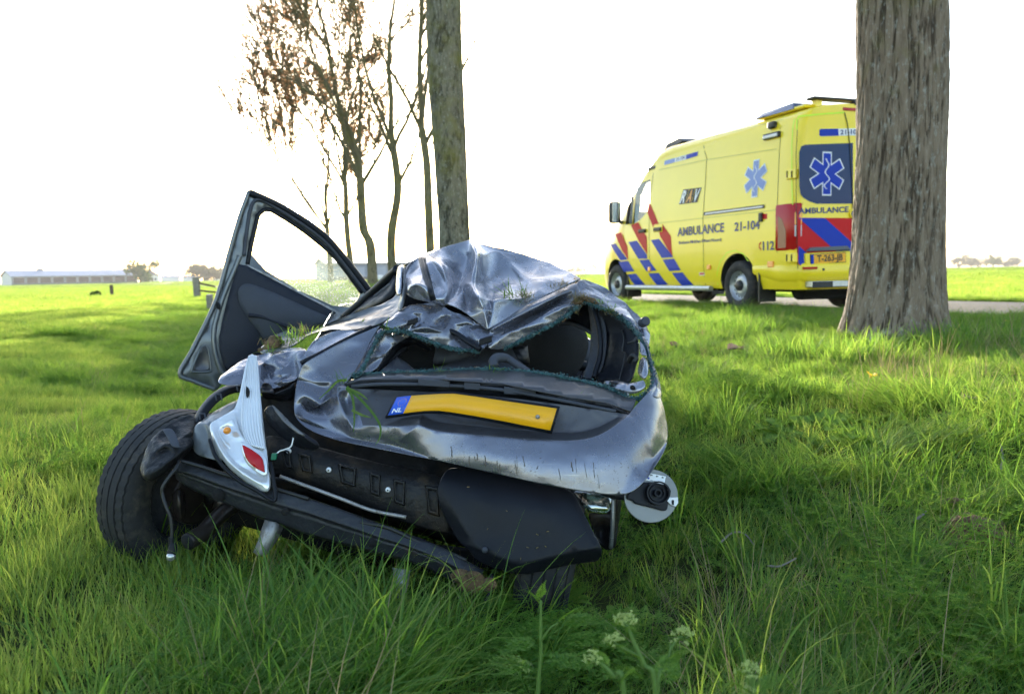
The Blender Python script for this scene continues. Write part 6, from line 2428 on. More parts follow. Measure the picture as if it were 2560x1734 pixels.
for T_, c, d, s_ in ((T2, (375, 690), 3.02, 0.014), (T2, (890, 825), 2.97, 0.017), (T2, (1185, 620), 3.14, 0.009)):
    q = P(*T_(*c), dm(d))
    bm = bmesh.new()
    hexa(bm, [q + Vector((a * s_ * 1.3, e * s_ * 0.6, b * s_ * 0.7 + a * s_ * 0.4)) for e in (-1, 1) for a, b in ((-1, -1), (1, -1), (1, 1), (-1, 1))])
    cbm('clip', bm, m_trimb, None, False, 0.004)
# ---- right rear quarter and pillar
folded('right_quarter', T7, [(760, 440, 3.22), (700, 470, 3.20), (745, 330, 3.28), (750, 240, 3.34), (800, 170, 3.40), (900, 200, 3.44), (1010, 240, 3.44), (1090, 285, 3.42), (1200, 388, 3.36), (1330, 470, 3.28), (1450, 590, 3.20), (1530, 690, 3.14), (1590, 790, 3.08), (1600, 850, 3.04), (1575, 962, 2.97), (1590, 1040, 2.92), (1625, 1150, 2.90), (1665, 1230, 2.92), (1700, 1330, 2.88), (1725, 1430, 2.84), (1735, 1560, 2.80), (1650, 1540, 2.74), (1580, 1500, 2.755), (1612, 1420, 2.78), (1642, 1300, 2.82), (1622, 1180, 2.87),
                              (1590, 1060, 2.90), (1560, 960, 2.92), (1520, 860, 2.96), (1450, 765, 3.01), (1330, 655, 3.07), (1200, 590, 3.12), (1080, 530, 3.16), (980, 470, 3.19), (880, 400, 3.21), (810, 400, 3.22)],
       [(850, 290, 3.32), (1000, 360, 3.30), (1150, 480, 3.22), (1300, 560, 3.16), (1420, 680, 3.09), (1520, 780, 3.03), (1660, 1330, 2.82)],
       [[(760, 250, 3.32), (900, 270, 3.36), (1040, 340, 3.34), (1180, 450, 3.27), (1320, 540, 3.20)], [(820, 380, 3.24), (900, 330, 3.30), (1050, 420, 3.26), (1160, 540, 3.17), (1330, 620, 3.10)], [(1330, 520, 3.25), (1440, 690, 3.12), (1540, 860, 3.00)], [(1640, 1180, 2.86), (1672, 1300, 2.82), (1690, 1450, 2.78)]],
       m_paint, level=4, noise=(0.006, 0.07), crease=0.85, crumple=0.010)
cp = P(*T7(1500, 685), dm(3.06))
bm = bmesh.new()
tube(bm, [cp, cp + Vector((0.012, -0.03, 0.01))], 0.017, 14)
cbm('wiper_bush', bm, m_trimg, None, True, 0.003)
# inner trims seen through the window
tps('inner_pillar_trim', T7, [(890, 470, 3.32), (1000, 478, 3.28), (1050, 600, 3.24), (1085, 750, 3.21), (1092, 950, 3.18), (1055, 1180, 3.15), (965, 1320, 3.10), (830, 1310, 3.16), (880, 1160, 3.20), (915, 950, 3.26), (920, 750, 3.30), (905, 600, 3.32)], [(990, 900, 3.23), (970, 700, 3.27)], m_trimg, step=10, thick=0.01)
pipe('trim_groove', T7, [(930, 480, 3.25), (985, 650, 3.20), (1020, 850, 3.16), (1020, 1050, 3.13), (980, 1200, 3.10), (950, 1310, 3.06)], 0.010, m_trimb, k=8)
tps('inner_quarter_trim', T7, [(1000, 478, 3.27), (1100, 530, 3.20), (1210, 600, 3.15), (1330, 690, 3.09), (1440, 830, 3.02), (1465, 1000, 2.97), (1430, 1180, 2.93), (1350, 1370, 2.88), (1150, 1360, 2.98), (960, 1320, 3.09), (1060, 1180, 3.15), (1098, 950, 3.19), (1090, 750, 3.22)], [(1200, 900, 3.12), (1300, 1000, 3.04), (1150, 1150, 3.10), (1250, 1250, 3.0), (1240, 760, 3.14)], m_trimb, step=10, thick=0.006)
pipe('trim_seam', T7, [(1270, 760, 3.10), (1295, 870, 3.05), (1275, 1000, 3.03), (1305, 1030, 3.01), (1290, 1150, 2.98), (1240, 1350, 2.94)], 0.003, m_wire, k=6)
folded('window_edge_metal', T7, [(1480, 885, 2.97), (1510, 920, 2.95), (1545, 970, 2.925), (1560, 1060, 2.90), (1485, 1060, 2.92), (1475, 980, 2.95)], [], [], m_paint2, level=2, noise=None)
folded('window_edge_metal', T7, [(1490, 1070, 2.91), (1555, 1085, 2.89), (1585, 1200, 2.85), (1555, 1345, 2.80), (1492, 1318, 2.82), (1448, 1265, 2.86), (1470, 1180, 2.89)], [(1520, 1200, 2.83)], [[(1500, 1090, 2.89), (1540, 1110, 2.86), (1560, 1200, 2.83)]], m_paint2, level=2, noise=(0.006, 0.03))
folded('corner_bracket', T7, [(1070, 1350, 2.90), (1180, 1352, 2.87), (1290, 1362, 2.84), (1330, 1385, 2.82), (1430, 1370, 2.80), (1520, 1345, 2.79), (1570, 1415, 2.77), (1440, 1515, 2.775), (1280, 1480, 2.80), (1150, 1430, 2.84), (1070, 1400, 2.88)], [(1400, 1430, 2.775)], [[(1290, 1362, 2.84), (1270, 1430, 2.80)]], m_paint2, level=2, noise=None)
q = P(*T7(1398, 1432), 2.768)
bm = bmesh.new()
tube(bm, [q, q + Vector((0, 0.01, 0))], 0.008, 16)
cbm('bracket_hole', bm, m_fab, None)
q = P(*T7(1190, 1392), 2.845)
bm = bmesh.new()
hexa(bm, [q + Vector((a * 0.018, e * 0.008, b * 0.008 - a * 0.003)) for e in (-1, 1) for a, b in ((-1, -1), (1, -1), (1, 1), (-1, 1))])
cbm('clip', bm, m_trimb, None, False, 0.003)
pipe('torn_wire', T7, [(1345, 915, 2.96), (1400, 900, 2.94), (1440, 850, 2.95)], 0.004, m_wire)
pipe('torn_wire', T7, [(1350, 1130, 2.95), (1390, 1060, 2.93), (1440, 1090, 2.92), (1420, 1130, 2.92)], 0.008, m_wire)
# seat, parcel shelf, wiper, interior
st, _ = tps('seat_back', T7, [(200, 880, 3.95), (250, 820, 3.95), (320, 775, 3.96), (450, 735, 3.97), (600, 735, 3.98), (710, 790, 3.98), (780, 880, 3.97), (785, 980, 3.95), (740, 1110, 3.92), (690, 1210, 3.90), (640, 1300, 3.88), (500, 1310, 3.86), (400, 1300, 3.86), (230, 1240, 3.88), (140, 1160, 3.90), (130, 1110, 3.91), (150, 1000, 3.93)], [(450, 1000, 3.84), (350, 1100, 3.83), (550, 1100, 3.83), (600, 900, 3.87), (350, 900, 3.87)], m_fab, step=12, thick=0.10)
pipe('headliner_edge', T7, [(540, 700, 3.60), (620, 690, 3.56), (720, 700, 3.52), (830, 745, 3.46), (930, 805, 3.40), (1000, 860, 3.36)], 0.008, m_trimg, k=8)
tps('headliner', T7, [(560, 690, 3.64), (700, 560, 3.44), (780, 430, 3.32), (900, 460, 3.34), (930, 600, 3.36), (935, 800, 3.42), (830, 740, 3.48), (700, 692, 3.56)], [], m_trimb, step=16, smooth_b=False)
m_shelf = mat('shelf_felt_grey', (0.05, 0.052, 0.06), 0.95, noise=0.15, spec=0.05, bump=0.3, bscale=400)
tps('parcel_shelf', T2, [(490, 1036, 3.02), (620, 1005, 3.10), (740, 972, 3.18), (830, 930, 3.24), (890, 882, 3.30), (1000, 872, 3.30), (1050, 880, 3.28), (1085, 905, 3.24), (1110, 960, 3.16), (1205, 1040, 3.00), (1000, 1035, 2.98), (800, 1036, 2.98)], [(900, 980, 3.12)], m_shelf, step=12, thick=0.012, smooth_b=False)
pipe('wiper_arm', T2, [(950, 1010, 2.90), (945, 975, 2.91), (965, 950, 2.92), (1010, 945, 2.93), (1055, 958, 2.94), (1120, 1000, 2.92), (1200, 1040, 2.90)], [0.016, 0.017, 0.017, 0.015, 0.012, 0.008], m_trimg, k=8)
tps('rear_bench', T2, [(540, 858, 3.40), (700, 890, 3.42), (840, 915, 3.42), (820, 945, 3.36), (700, 975, 3.34), (520, 985, 3.34)], [], m_trimg, step=14, thick=0.05, smooth_b=False)
tps('trunk_trim', T2, [(150, 1045, 2.96), (260, 945, 3.12), (330, 990, 3.10), (400, 1050, 3.0), (280, 1055, 2.96)], [], m_trimg, step=12, thick=0.01, smooth_b=False)
tps('cabin_dark_sheet', T2, [(130, 780, 3.5), (420, 800, 3.6), (860, 890, 3.6), (860, 1060, 3.5), (120, 1080, 3.3)], [], m_fab, step=40, thick=0.02, smooth_b=False)  # added black sheet blocks light and stands in for the dark interior
pipe('dash_bracket', T7, [(720, 1170, 4.2), (790, 1175, 4.2), (860, 1180, 4.2)], 0.022, m_trimb)
tps('dashboard', T7, [(780, 930, 4.5), (900, 940, 4.5), (900, 1180, 4.4), (800, 1170, 4.4), (815, 1010, 4.45)], [], m_trimg, step=20, thick=0.08, smooth_b=False)
tps('far_pillar', T7, [(-60, 1000, 4.3), (150, 975, 4.3), (140, 1120, 4.25), (50, 1110, 4.25), (-20, 1060, 4.25)], [], m_trimb, step=20, thick=0.04, smooth_b=False)
tps('wiper_motor_cover', T2, [(1060, 900, 3.28), (1170, 880, 3.4), (1180, 1000, 3.3), (1110, 960, 3.22)], [], m_trimb, step=12, thick=0.03, smooth_b=False)
DMAP[0] = False
# ---- rear end below the tailgate
def strip(name, rows, T, m, parent=None, level=2, thick=0.003, noise=None):
    """A band through rows of (x, y, depth), each row of the same length, smoothed."""
    n = len(rows[0])
    V = [P(*T(a, b), d) for r in rows for a, b, d in r]
    Fc = [(i * n + k, i * n + k + 1, (i + 1) * n + k + 1, (i + 1) * n + k) for i in range(len(rows) - 1) for k in range(n - 1)]
    me = mesh(name, V, Fc)
    flip_to_cam(me)
    o = cpart(name, me, m, parent)
    return finish(o, level, thick, noise)


folded('rear_panel_dark', T0, [(655, 985, 2.92), (735, 930, 3.00), (760, 1000, 2.98), (800, 1060, 2.92), (900, 1095, 2.90), (1100, 1140, 2.86), (1300, 1190, 2.82), (1420, 1220, 2.80), (1430, 1300, 2.80), (1300, 1330, 2.80), (1140, 1330, 2.80), (1040, 1318, 2.80), (900, 1262, 2.82), (790, 1215, 2.84), (670, 1190, 2.86), (600, 1150, 2.90), (590, 1050, 2.94)], [(800, 1130, 2.84), (1000, 1200, 2.80)], [], m_under2, level=2, noise=(0.01, 0.1), thick=0.01)  # black sheet also paints the dark of the cavity behind
# ribbed valance with its recesses and clips
VAL = [[(660, 1080, 2.80), (760, 1108, 2.78), (900, 1146, 2.755), (1000, 1170, 2.74), (1118, 1190, 2.73)],
       [(662, 1110, 2.755), (760, 1135, 2.735), (900, 1172, 2.71), (1000, 1200, 2.70), (1118, 1222, 2.69)],
       [(670, 1160, 2.74), (770, 1180, 2.72), (900, 1222, 2.70), (1000, 1262, 2.69), (1125, 1300, 2.68)],
       [(676, 1190, 2.76), (780, 1214, 2.74), (900, 1258, 2.72), (1020, 1310, 2.70), (1138, 1340, 2.69)]]
strip('valance', VAL, T0, m_under2, level=3, noise=(0.004, 0.06))


def val_pt(u, v, off):
    """A point on the valance: u 0..4 along, v 0..1 down its face."""
    i = min(int(u), 3)
    t = u - i
    a = [VAL[1][i][k] + (VAL[1][i + 1][k] - VAL[1][i][k]) * t for k in range(3)]
    b = [VAL[2][i][k] + (VAL[2][i + 1][k] - VAL[2][i][k]) * t for k in range(3)]
    return P(a[0] + (b[0] - a[0]) * v, a[1] + (b[1] - a[1]) * v, a[2] + (b[2] - a[2]) * v - off)


for u0, u1 in ((0.42, 0.62), (0.85, 1.10), (1.62, 1.92), (2.25, 2.50), (2.85, 3.10), (3.55, 3.80)):
    bm = bmesh.new()
    o1 = [val_pt(u0, 0.02, 0.016), val_pt(u1, 0.02, 0.016), val_pt(u1 - 0.03, 0.95, 0.014), val_pt(u0 + 0.03, 0.95, 0.014)]
    i1 = [val_pt(u0 + 0.035, 0.12, 0.016), val_pt(u1 - 0.035, 0.12, 0.016), val_pt(u1 - 0.06, 0.85, 0.014), val_pt(u0 + 0.06, 0.85, 0.014)]
    i2 = [val_pt(u0 + 0.035, 0.12, -0.002), val_pt(u1 - 0.035, 0.12, -0.002), val_pt(u1 - 0.06, 0.85, -0.002), val_pt(u0 + 0.06, 0.85, -0.002)]
    o2 = [val_pt(u0 - 0.02, 0.0, -0.004), val_pt(u1 + 0.02, 0.0, -0.004), val_pt(u1, 1.0, -0.004), val_pt(u0, 1.0, -0.004)]
    L_ = [[bm.verts.new(p) for p in q] for q in (o2, o1, i1, i2)]
    for a, b in zip(L_[:-1], L_[1:]):
        for k in range(4):
            bm.faces.new((a[k], a[(k + 1) % 4], b[(k + 1) % 4], b[k]))
    cbm('valance_pocket', bm, m_under2, None, False, 0.003)
for u0, v0 in ((0.60, 0.05), (1.42, 0.5), (2.95 - 0.25, 0.55)):
    q = val_pt(u0, v0, 0.006)
    bm = bmesh.new()
    tube(bm, [q + Vector((0, 0.004, 0)), q, q - Vector((0, 0.004, 0))], [0.0085, 0.0085, 0.005], 14)
    o = cbm('push_clip', bm, m_wht, None)
    bm = bmesh.new()
    tube(bm, [q - Vector((0, 0.003, 0)), q - Vector((0, 0.0055, 0))], 0.0025, 10)
    cbm('clip_hole', bm, m_wire, o)
pipe('lip_strip', T0, [(700, 1190, 2.70), (760, 1212, 2.69), (850, 1245, 2.675), (930, 1275, 2.665), (1015, 1292, 2.66)], 0.006, m_zinc, k=8)
# folded steel bumper beam
TOPB = [(436, 1158), (470, 1150), (543, 1180), (676, 1214), (772, 1243), (900, 1292), (1043, 1343), (1120, 1375), (1167, 1405), (1210, 1424)]
BOTB = [(440, 1196), (480, 1224), (562, 1256), (676, 1306), (810, 1347), (900, 1371), (1000, 1396), (1081, 1420), (1129, 1453), (1190, 1470)]
DB = [2.70, 2.68, 2.66, 2.64, 2.62, 2.60, 2.58, 2.57, 2.57, 2.58]
rows = []
for v, off in ((0.0, 0.09), (0.005, 0.03), (0.02, 0.008), (0.05, 0.0), (0.40, -0.016), (0.44, -0.016), (0.47, -0.004), (0.52, -0.002), (0.60, -0.004), (0.63, 0.0), (0.92, 0.010), (0.96, 0.014), (0.985, 0.03), (1.0, 0.09)):
    rows.append([(t[0] + (b[0] - t[0]) * v, t[1] + (b[1] - t[1]) * v, d + off) for t, b, d in zip(TOPB, BOTB, DB)])
strip('bumper_beam', rows, T0, m_beam, level=2, noise=(0.010, 0.07))
for T_, c, d, r_ in ((T3, (1343, 1128), 2.605, 0.011), (T4, (62, 957), 2.585, 0.014), (T4, (412, 1098), 2.585, 0.016), (T3, (905, 1015), 2.655, 0.02)):
    q = P(*T_(*c), d)
    bm = bmesh.new()
    tube(bm, [q + Vector((0, 0.012, 0)), q], r_, 18)
    cbm('beam_hole', bm, m_fab, None)
pipe('wiring', T3, [(655, 790, 2.66), (800, 830, 2.66), (950, 880, 2.65), (1200, 950, 2.64), (1500, 1040, 2.62)], 0.006, m_wire, k=10)
pipe('wiring', T4, [(0, 850, 2.60), (150, 880, 2.59), (300, 950, 2.58), (420, 990, 2.58), (560, 1050, 2.58)], 0.006, m_wire, k=10)
folded('underfloor', T0, [(470, 1200, 2.95), (700, 1230, 2.95), (1000, 1340, 2.9), (1200, 1400, 2.85), (1400, 1330, 2.85), (1480, 1360, 2.9), (1400, 1480, 2.95), (1150, 1480, 2.95), (900, 1400, 3.0), (600, 1300, 3.05), (470, 1270, 3.05)], [], [], m_fab, level=1, noise=(0.02, 0.1), thick=0.02)
# mud on the beam, brackets, exhaust, hanging lamp wire
for c, r_ in (((1178, 1455), 0.035), ((1150, 1440), 0.02), ((1222, 1462), 0.022)):
    q = P(c[0], c[1], 2.55)
    bm = bmesh.new()
    bmesh.ops.create_icosphere(bm, subdivisions=3, radius=r_)
    for v in bm.verts:
        k = 0.6 + 0.8 * float(fbm(np.array([v.co.x * 40 + c[0]]), np.array([v.co.z * 40 + v.co.y * 23]), 3)[0])
        v.co = q + Vector((v.co.x * k * 1.3, v.co.y * k * 0.6, v.co.z * k))
    cbm('mud_clod', bm, m_soil, None)
pipe('exhaust_pipe', T3, [(705, 1322, 2.66), (760, 1290, 2.69), (815, 1255, 2.72), (880, 1185, 2.78), (950, 1120, 2.84), (1020, 1075, 2.92)], 0.027, m_exh, n=16)
q = line3(T3, [(702, 1324, 2.655), (720, 1313, 2.665)], 1)
bm = bmesh.new()
tube(bm, q, 0.023, 16)
cbm('exhaust_mouth', bm, m_fab, None)
folded('tow_bracket', T3, [(1215, 1180, 2.64), (1280, 1195, 2.64), (1332, 1222, 2.66), (1300, 1290, 2.64), (1250, 1370, 2.62), (1205, 1415, 2.61), (1165, 1405, 2.61), (1140, 1388, 2.62), (1170, 1320, 2.62), (1190, 1250, 2.63)], [], [[(1270, 1200, 2.61), (1240, 1290, 2.60), (1190, 1400, 2.59)]], m_zinc, level=0, noise=None, thick=0.005)
folded('tow_bracket', T4, [(172, 1088, 2.60), (262, 1102, 2.60), (250, 1180, 2.59), (232, 1245, 2.58), (200, 1245, 2.58), (185, 1180, 2.59)], [], [[(215, 1100, 2.58), (215, 1240, 2.57)]], m_zinc, level=0, noise=None, thick=0.005)
pipe('lamp_wire', T3, [(648, 792, 2.65), (640, 830, 2.62), (590, 890, 2.60), (545, 960, 2.59), (542, 1010, 2.59), (565, 1090, 2.58), (592, 1160, 2.58), (603, 1240, 2.58), (602, 1300, 2.58)], 0.0055, m_wire, k=8)
pipe('lamp_socket', T3, [(598, 1290, 2.58), (600, 1330, 2.58), (606, 1345, 2.58), (607, 1375, 2.58), (602, 1395, 2.58)], [0.008, 0.009, 0.012, 0.014, 0.015], m_trimb, n=12)
q = P(*T3(597, 1418), 2.575)
bm = bmesh.new()
bmesh.ops.create_uvsphere(bm, u_segments=18, v_segments=12, radius=0.0145)
for v in bm.verts:
    v.co = q + v.co
cbm('bulb', bm, mat('bulb_glass', (0.6, 0.58, 0.55), 0.08, metal=0.7), None)
pipe('hanging_wire', T4, [(690, 1120, 2.60), (690, 1190, 2.58), (660, 1260, 2.57), (655, 1320, 2.57), (685, 1400, 2.57), (750, 1470, 2.57)], 0.006, m_wire, k=8)
pipe('lamp_wire', T9, [(525, 1270, 2.66), (522, 1330, 2.64), (500, 1400, 2.635), (440, 1430, 2.635), (390, 1445, 2.63), (355, 1475, 2.625)], 0.0022, m_wht, k=8, n=6)
q = P(*T9(336, 1497), 2.62)
bm = bmesh.new()
hexa(bm, [q + Vector((a * 0.008 + b * 0.002, e * 0.006, b * 0.010)) for e in (-1, 1) for a, b in ((-1, -1), (1, -1), (1, 1), (-1, 1))])
cbm('green_connector', bm, mat('connector_green', (0.01, 0.16, 0.09), 0.4), None, False, 0.002)
# black boot trim panel hanging below the tailgate
folded('boot_trim', T4, [(400, 705, 2.63), (420, 640, 2.64), (445, 590, 2.66), (480, 555, 2.68), (700, 590, 2.65), (950, 640, 2.62), (1112, 676, 2.60), (1150, 760, 2.575), (1190, 840, 2.555), (1235, 930, 2.535), (1272, 1000, 2.52), (1255, 1042, 2.55), (1235, 1052, 2.555), (1130, 1062, 2.55), (1040, 1078, 2.545), (960, 1100, 2.54), (845, 1124, 2.545), (740, 1100, 2.56), (640, 1062, 2.575), (590, 1025, 2.585), (575, 985, 2.585), (525, 962, 2.60), (480, 880, 2.615), (430, 790, 2.625)],
       [(700, 750, 2.575), (900, 760, 2.555), (1050, 820, 2.54), (600, 800, 2.59), (800, 900, 2.55), (950, 930, 2.535), (680, 930, 2.565), (1000, 740, 2.57), (560, 680, 2.61), (760, 640, 2.615)],
       [[(575, 970, 2.575), (680, 1010, 2.545), (830, 1070, 2.52), (1000, 1035, 2.515), (1130, 1000, 2.512), (1262, 985, 2.515)], [(830, 1070, 2.52), (850, 1120, 2.545)], [(440, 640, 2.63), (500, 800, 2.595), (590, 960, 2.57)], [(1090, 700, 2.585), (1160, 850, 2.54), (1230, 985, 2.512)]],
       m_trimb, level=3, noise=None, crease=0.6, thick=0.006)
q = P(*T4(655, 995), 2.54)
bm = bmesh.new()
tube(bm, [q + Vector((0, 0.005, 0)), q - Vector((0, 0.003, 0))], 0.009, 14)
cbm('push_clip', bm, m_trimg, None)
# little flecks of chaff on the trim
for k in range(9):
    q = P(*T4(*random.choice([(600, 685), (905, 940), (800, 850), (655, 890), (910, 805), (950, 970), (750, 780), (1000, 900), (850, 1000)])), 2.53)
    q += Vector((rnd(-0.02, 0.02), -0.012, rnd(-0.02, 0.02)))
    bm = bmesh.new()
    a = Vector((rnd(-1, 1), -0.2, rnd(-1, 1))).normalized() * rnd(0.002, 0.005)
    b = a.orthogonal().normalized() * 0.0012
    hexa(bm, [q - a - b, q + a - b, q + a + b, q - a + b, q - a - b + Vector((0, -.001, 0)), q + a - b + Vector((0, -.001, 0)), q + a + b + Vector((0, -.001, 0)), q - a + b + Vector((0, -.001, 0))])
    cbm('chaff', bm, m_straw, None)
# dried mud drips on the tailgate
on_gate = surface_of(tg)
random.seed(77)
V_, F_ = [], []
for k in range(24):
    x0 = rnd(1090, 1500) if k % 3 else rnd(960, 1250)
    y0 = 1095 + (x0 - 1000) * 0.10 + rnd(5, 45)
    L_ = rnd(8, 48)
    w_ = rnd(0.5, 1.2)
    n_ = 8
    k0 = len(V_)
    ok = True
    row_ = []
    for i in range(n_ + 1):
        t = i / n_
        xx = x0 + 5 * t * L_ / 40 + 0.7 * math.sin(t * 5 + k)
        wd = w_ * (0.7 + 0.6 * random.random()) * (1.6 if i == n_ - 1 else 1) * (0.3 if i == n_ else 1)
        for e in (-wd, wd):
            q = on_gate(xx + e, y0 + L_ * t)
            ok = ok and q is not None
            row_.append(q)
    if not ok:
        continue
    V_ += row_
    F_ += [(k0 + 2 * i, k0 + 2 * i + 1, k0 + 2 * i + 3, k0 + 2 * i + 2) for i in range(n_)]
md_ = cpart('mud_drips', mesh('mud_drips', V_, F_), mat('dried_mud', (0.11, 0.095, 0.08), 0.9, noise=0.3, scale=60), tg)
md_['kind'] = 'stuff'
# torn lamp gasket between the lamp and the valance
folded('torn_gasket', T9, [(232, 1030, 2.72), (320, 990, 2.70), (345, 1010, 2.69), (420, 1090, 2.68), (520, 1200, 2.67), (640, 1280, 2.66), (760, 1355, 2.65), (785, 1390, 2.645), (770, 1425, 2.645), (680, 1440, 2.65), (540, 1395, 2.66), (400, 1300, 2.68), (280, 1190, 2.70), (240, 1120, 2.72)], [(420, 1200, 2.65), (600, 1340, 2.635)], [[(300, 1000, 2.68), (420, 1150, 2.64), (560, 1260, 2.62), (740, 1370, 2.62)], [(250, 1130, 2.71), (400, 1280, 2.67), (560, 1370, 2.645), (740, 1415, 2.635)]], m_trimb, level=3, noise=(0.006, 0.03))
folded('torn_foam', T9, [(318, 1000, 2.665), (350, 1010, 2.66), (430, 1100, 2.645), (540, 1205, 2.625), (640, 1290, 2.62), (625, 1305, 2.62), (510, 1235, 2.625), (400, 1130, 2.64)], [], [], m_dull, level=2, noise=(0.008, 0.02), thick=0.006)

# ---- broken left tail lamp hanging on the corner
lamp = folded('tail_lamp', T3, [(1098, 112, 2.80), (1130, 92, 2.80), (1166, 108, 2.79), (1175, 250, 2.76), (1187, 400, 2.73), (1205, 560, 2.69), (1222, 700, 2.66), (1238, 850, 2.625), (1258, 1022, 2.60), (1140, 962, 2.605), (1030, 885, 2.62), (950, 808, 2.635), (885, 695, 2.66), (838, 548, 2.70), (900, 520, 2.71), (1012, 455, 2.725), (1048, 372, 2.74), (1068, 250, 2.77)],
              [(1100, 800, 2.63), (1000, 780, 2.64), (960, 650, 2.68), (1050, 600, 2.69)],
              [[(1012, 455, 2.725), (1040, 600, 2.67), (1080, 660, 2.655), (1190, 720, 2.645), (1222, 700, 2.66)], [(860, 560, 2.69), (905, 690, 2.645), (970, 790, 2.615), (1050, 862, 2.605), (1235, 975, 2.59)], [(880, 545, 2.70), (925, 685, 2.66), (1000, 790, 2.635), (1090, 850, 2.625), (1225, 930, 2.61)]],
              m_chrome, level=3, noise=(0.003, 0.02), thick=0.004)
rows = []
for yv, xl, xr, d in ((100, 1106, 1158, 2.785), (180, 1090, 1166, 2.765), (300, 1078, 1172, 2.735), (420, 1062, 1180, 2.705), (520, 1055, 1192, 2.68), (620, 1068, 1205, 2.655), (690, 1110, 1215, 2.64)):
    rows.append([(xl + (xr - xl) * k / 14, yv + (30 * k / 14 if yv > 500 else 0), d - (0.0 if (k // 1) % 2 else 0.007)) for k in range(15)])
strip('lamp_ribs', rows, T3, m_chrome, lamp, level=2, thick=0.002)
folded('lamp_hole', T3, [(1092, 300, 2.722), (1112, 320, 2.718), (1116, 350, 2.712), (1098, 380, 2.708), (1084, 350, 2.714)], [], [], m_fab, lamp, level=1, noise=None)
folded('reflector_bezel', T3, [(1058, 665, 2.625), (1090, 672, 2.622), (1205, 745, 2.61), (1226, 780, 2.605), (1232, 880, 2.59), (1215, 892, 2.59), (1130, 850, 2.595), (1070, 785, 2.61)], [], [], m_chrome, lamp, level=2, noise=None, thick=0.006)
folded('red_reflector', T3, [(1066, 688, 2.612), (1085, 690, 2.61), (1185, 757, 2.597), (1203, 785, 2.592), (1212, 868, 2.58), (1135, 832, 2.585), (1086, 775, 2.597)], [(1140, 775, 2.588)], [], m_redlens, lamp, level=2, noise=None, thick=0.004)
folded('indicator_bowl', T3, [(895, 585, 2.685), (930, 545, 2.69), (1000, 515, 2.695), (1025, 560, 2.685), (1035, 640, 2.67), (1015, 700, 2.66), (985, 720, 2.655), (930, 660, 2.665)], [(965, 620, 2.70)], [], m_chrome, lamp, level=2, noise=None)
q = P(*T3(965, 592), 2.655)
bm = bmesh.new()
bmesh.ops.create_uvsphere(bm, u_segments=18, v_segments=12, radius=0.012)
for v in bm.verts:
    v.co = q + Vector((v.co.x, v.co.y * 1.2, v.co.z))
cbm('amber_bulb', bm, m_amblens, lamp)
pipe('lamp_edge', T3, [(850, 650, 2.66), (890, 760, 2.63), (960, 850, 2.615), (1060, 930, 2.60), (1160, 985, 2.595), (1275, 1050, 2.59), (1270, 920, 2.61), (1250, 800, 2.63)], 0.006, m_trimb, lamp, k=8)
# metal corner the lamp sat on, its curved black bracket, arch liner
folded('lamp_mount', T3, [(742, 562, 2.76), (800, 530, 2.78), (900, 460, 2.82), (1040, 375, 2.86), (1055, 440, 2.82), (1000, 480, 2.78), (900, 525, 2.74), (842, 550, 2.725), (862, 640, 2.70), (900, 720, 2.68), (950, 800, 2.66), (900, 790, 2.68), (790, 760, 2.70), (738, 735, 2.72)], [(800, 640, 2.72)], [[(800, 545, 2.75), (780, 620, 2.73), (770, 740, 2.71)], [(830, 560, 2.74), (850, 680, 2.71), (900, 770, 2.68)]], m_doorin, level=2, noise=(0.008, 0.04))
rows = [[(748, 525, 2.82), (770, 470, 2.84), (810, 415, 2.86), (860, 360, 2.88), (930, 312, 2.90), (1000, 290, 2.92), (1075, 280, 2.93), (1200, 280, 2.93), (1265, 320, 2.90)],
        [(765, 545, 2.79), (790, 490, 2.81), (825, 435, 2.83), (875, 380, 2.85), (940, 335, 2.87), (1010, 310, 2.89), (1075, 305, 2.90), (1200, 310, 2.90), (1250, 335, 2.88)],
        [(795, 552, 2.80), (820, 505, 2.82), (860, 450, 2.84), (905, 402, 2.86), (960, 362, 2.88), (1020, 340, 2.90), (1075, 338, 2.91), (1190, 345, 2.91), (1235, 350, 2.90)]]
strip('lamp_bracket', rows, T3, m_trimb, level=3, thick=0.006)
for c in ((800, 500), (905, 372), (1045, 312)):
    bm = bmesh.new()
    for dx, dy in ((-18, 0), (18, 0)):
        a, b = P(*T3(c[0] + dx, c[1] - 18), 2.80), P(*T3(c[0] + dx + 8, c[1] + 22), 2.79)
        tube(bm, [a, b], 0.003, 6)
    tube(bm, [P(*T3(c[0] - 18, c[1] - 18), 2.80), P(*T3(c[0] + 18, c[1] - 18), 2.80)], 0.003, 6)
    cbm('bracket_notch', bm, m_trimg, None)
folded('arch_liner', T3, [(390, 850, 2.64), (420, 740, 2.68), (470, 650, 2.72), (535, 585, 2.75), (620, 530, 2.79), (750, 472, 2.84), (765, 540, 2.80), (745, 640, 2.76), (752, 690, 2.73), (660, 790, 2.68), (560, 870, 2.64), (465, 935, 2.61), (415, 900, 2.62)], [(560, 700, 2.70), (640, 640, 2.74)],
       [[(410, 860, 2.62), (480, 740, 2.66), (560, 690, 2.66), (660, 640, 2.70), (750, 600, 2.74)], [(430, 890, 2.60), (540, 830, 2.60), (640, 750, 2.64), (745, 670, 2.70)], [(500, 660, 2.70), (560, 640, 2.73), (640, 560, 2.78)]], m_under2, level=3, noise=(0.012, 0.05), crease=0.6)
folded('liner_strap', T3, [(540, 585, 2.69), (605, 570, 2.69), (635, 630, 2.66), (657, 702, 2.63), (600, 706, 2.63), (580, 650, 2.655)], [], [], m_trimg, level=2, noise=(0.004, 0.02))
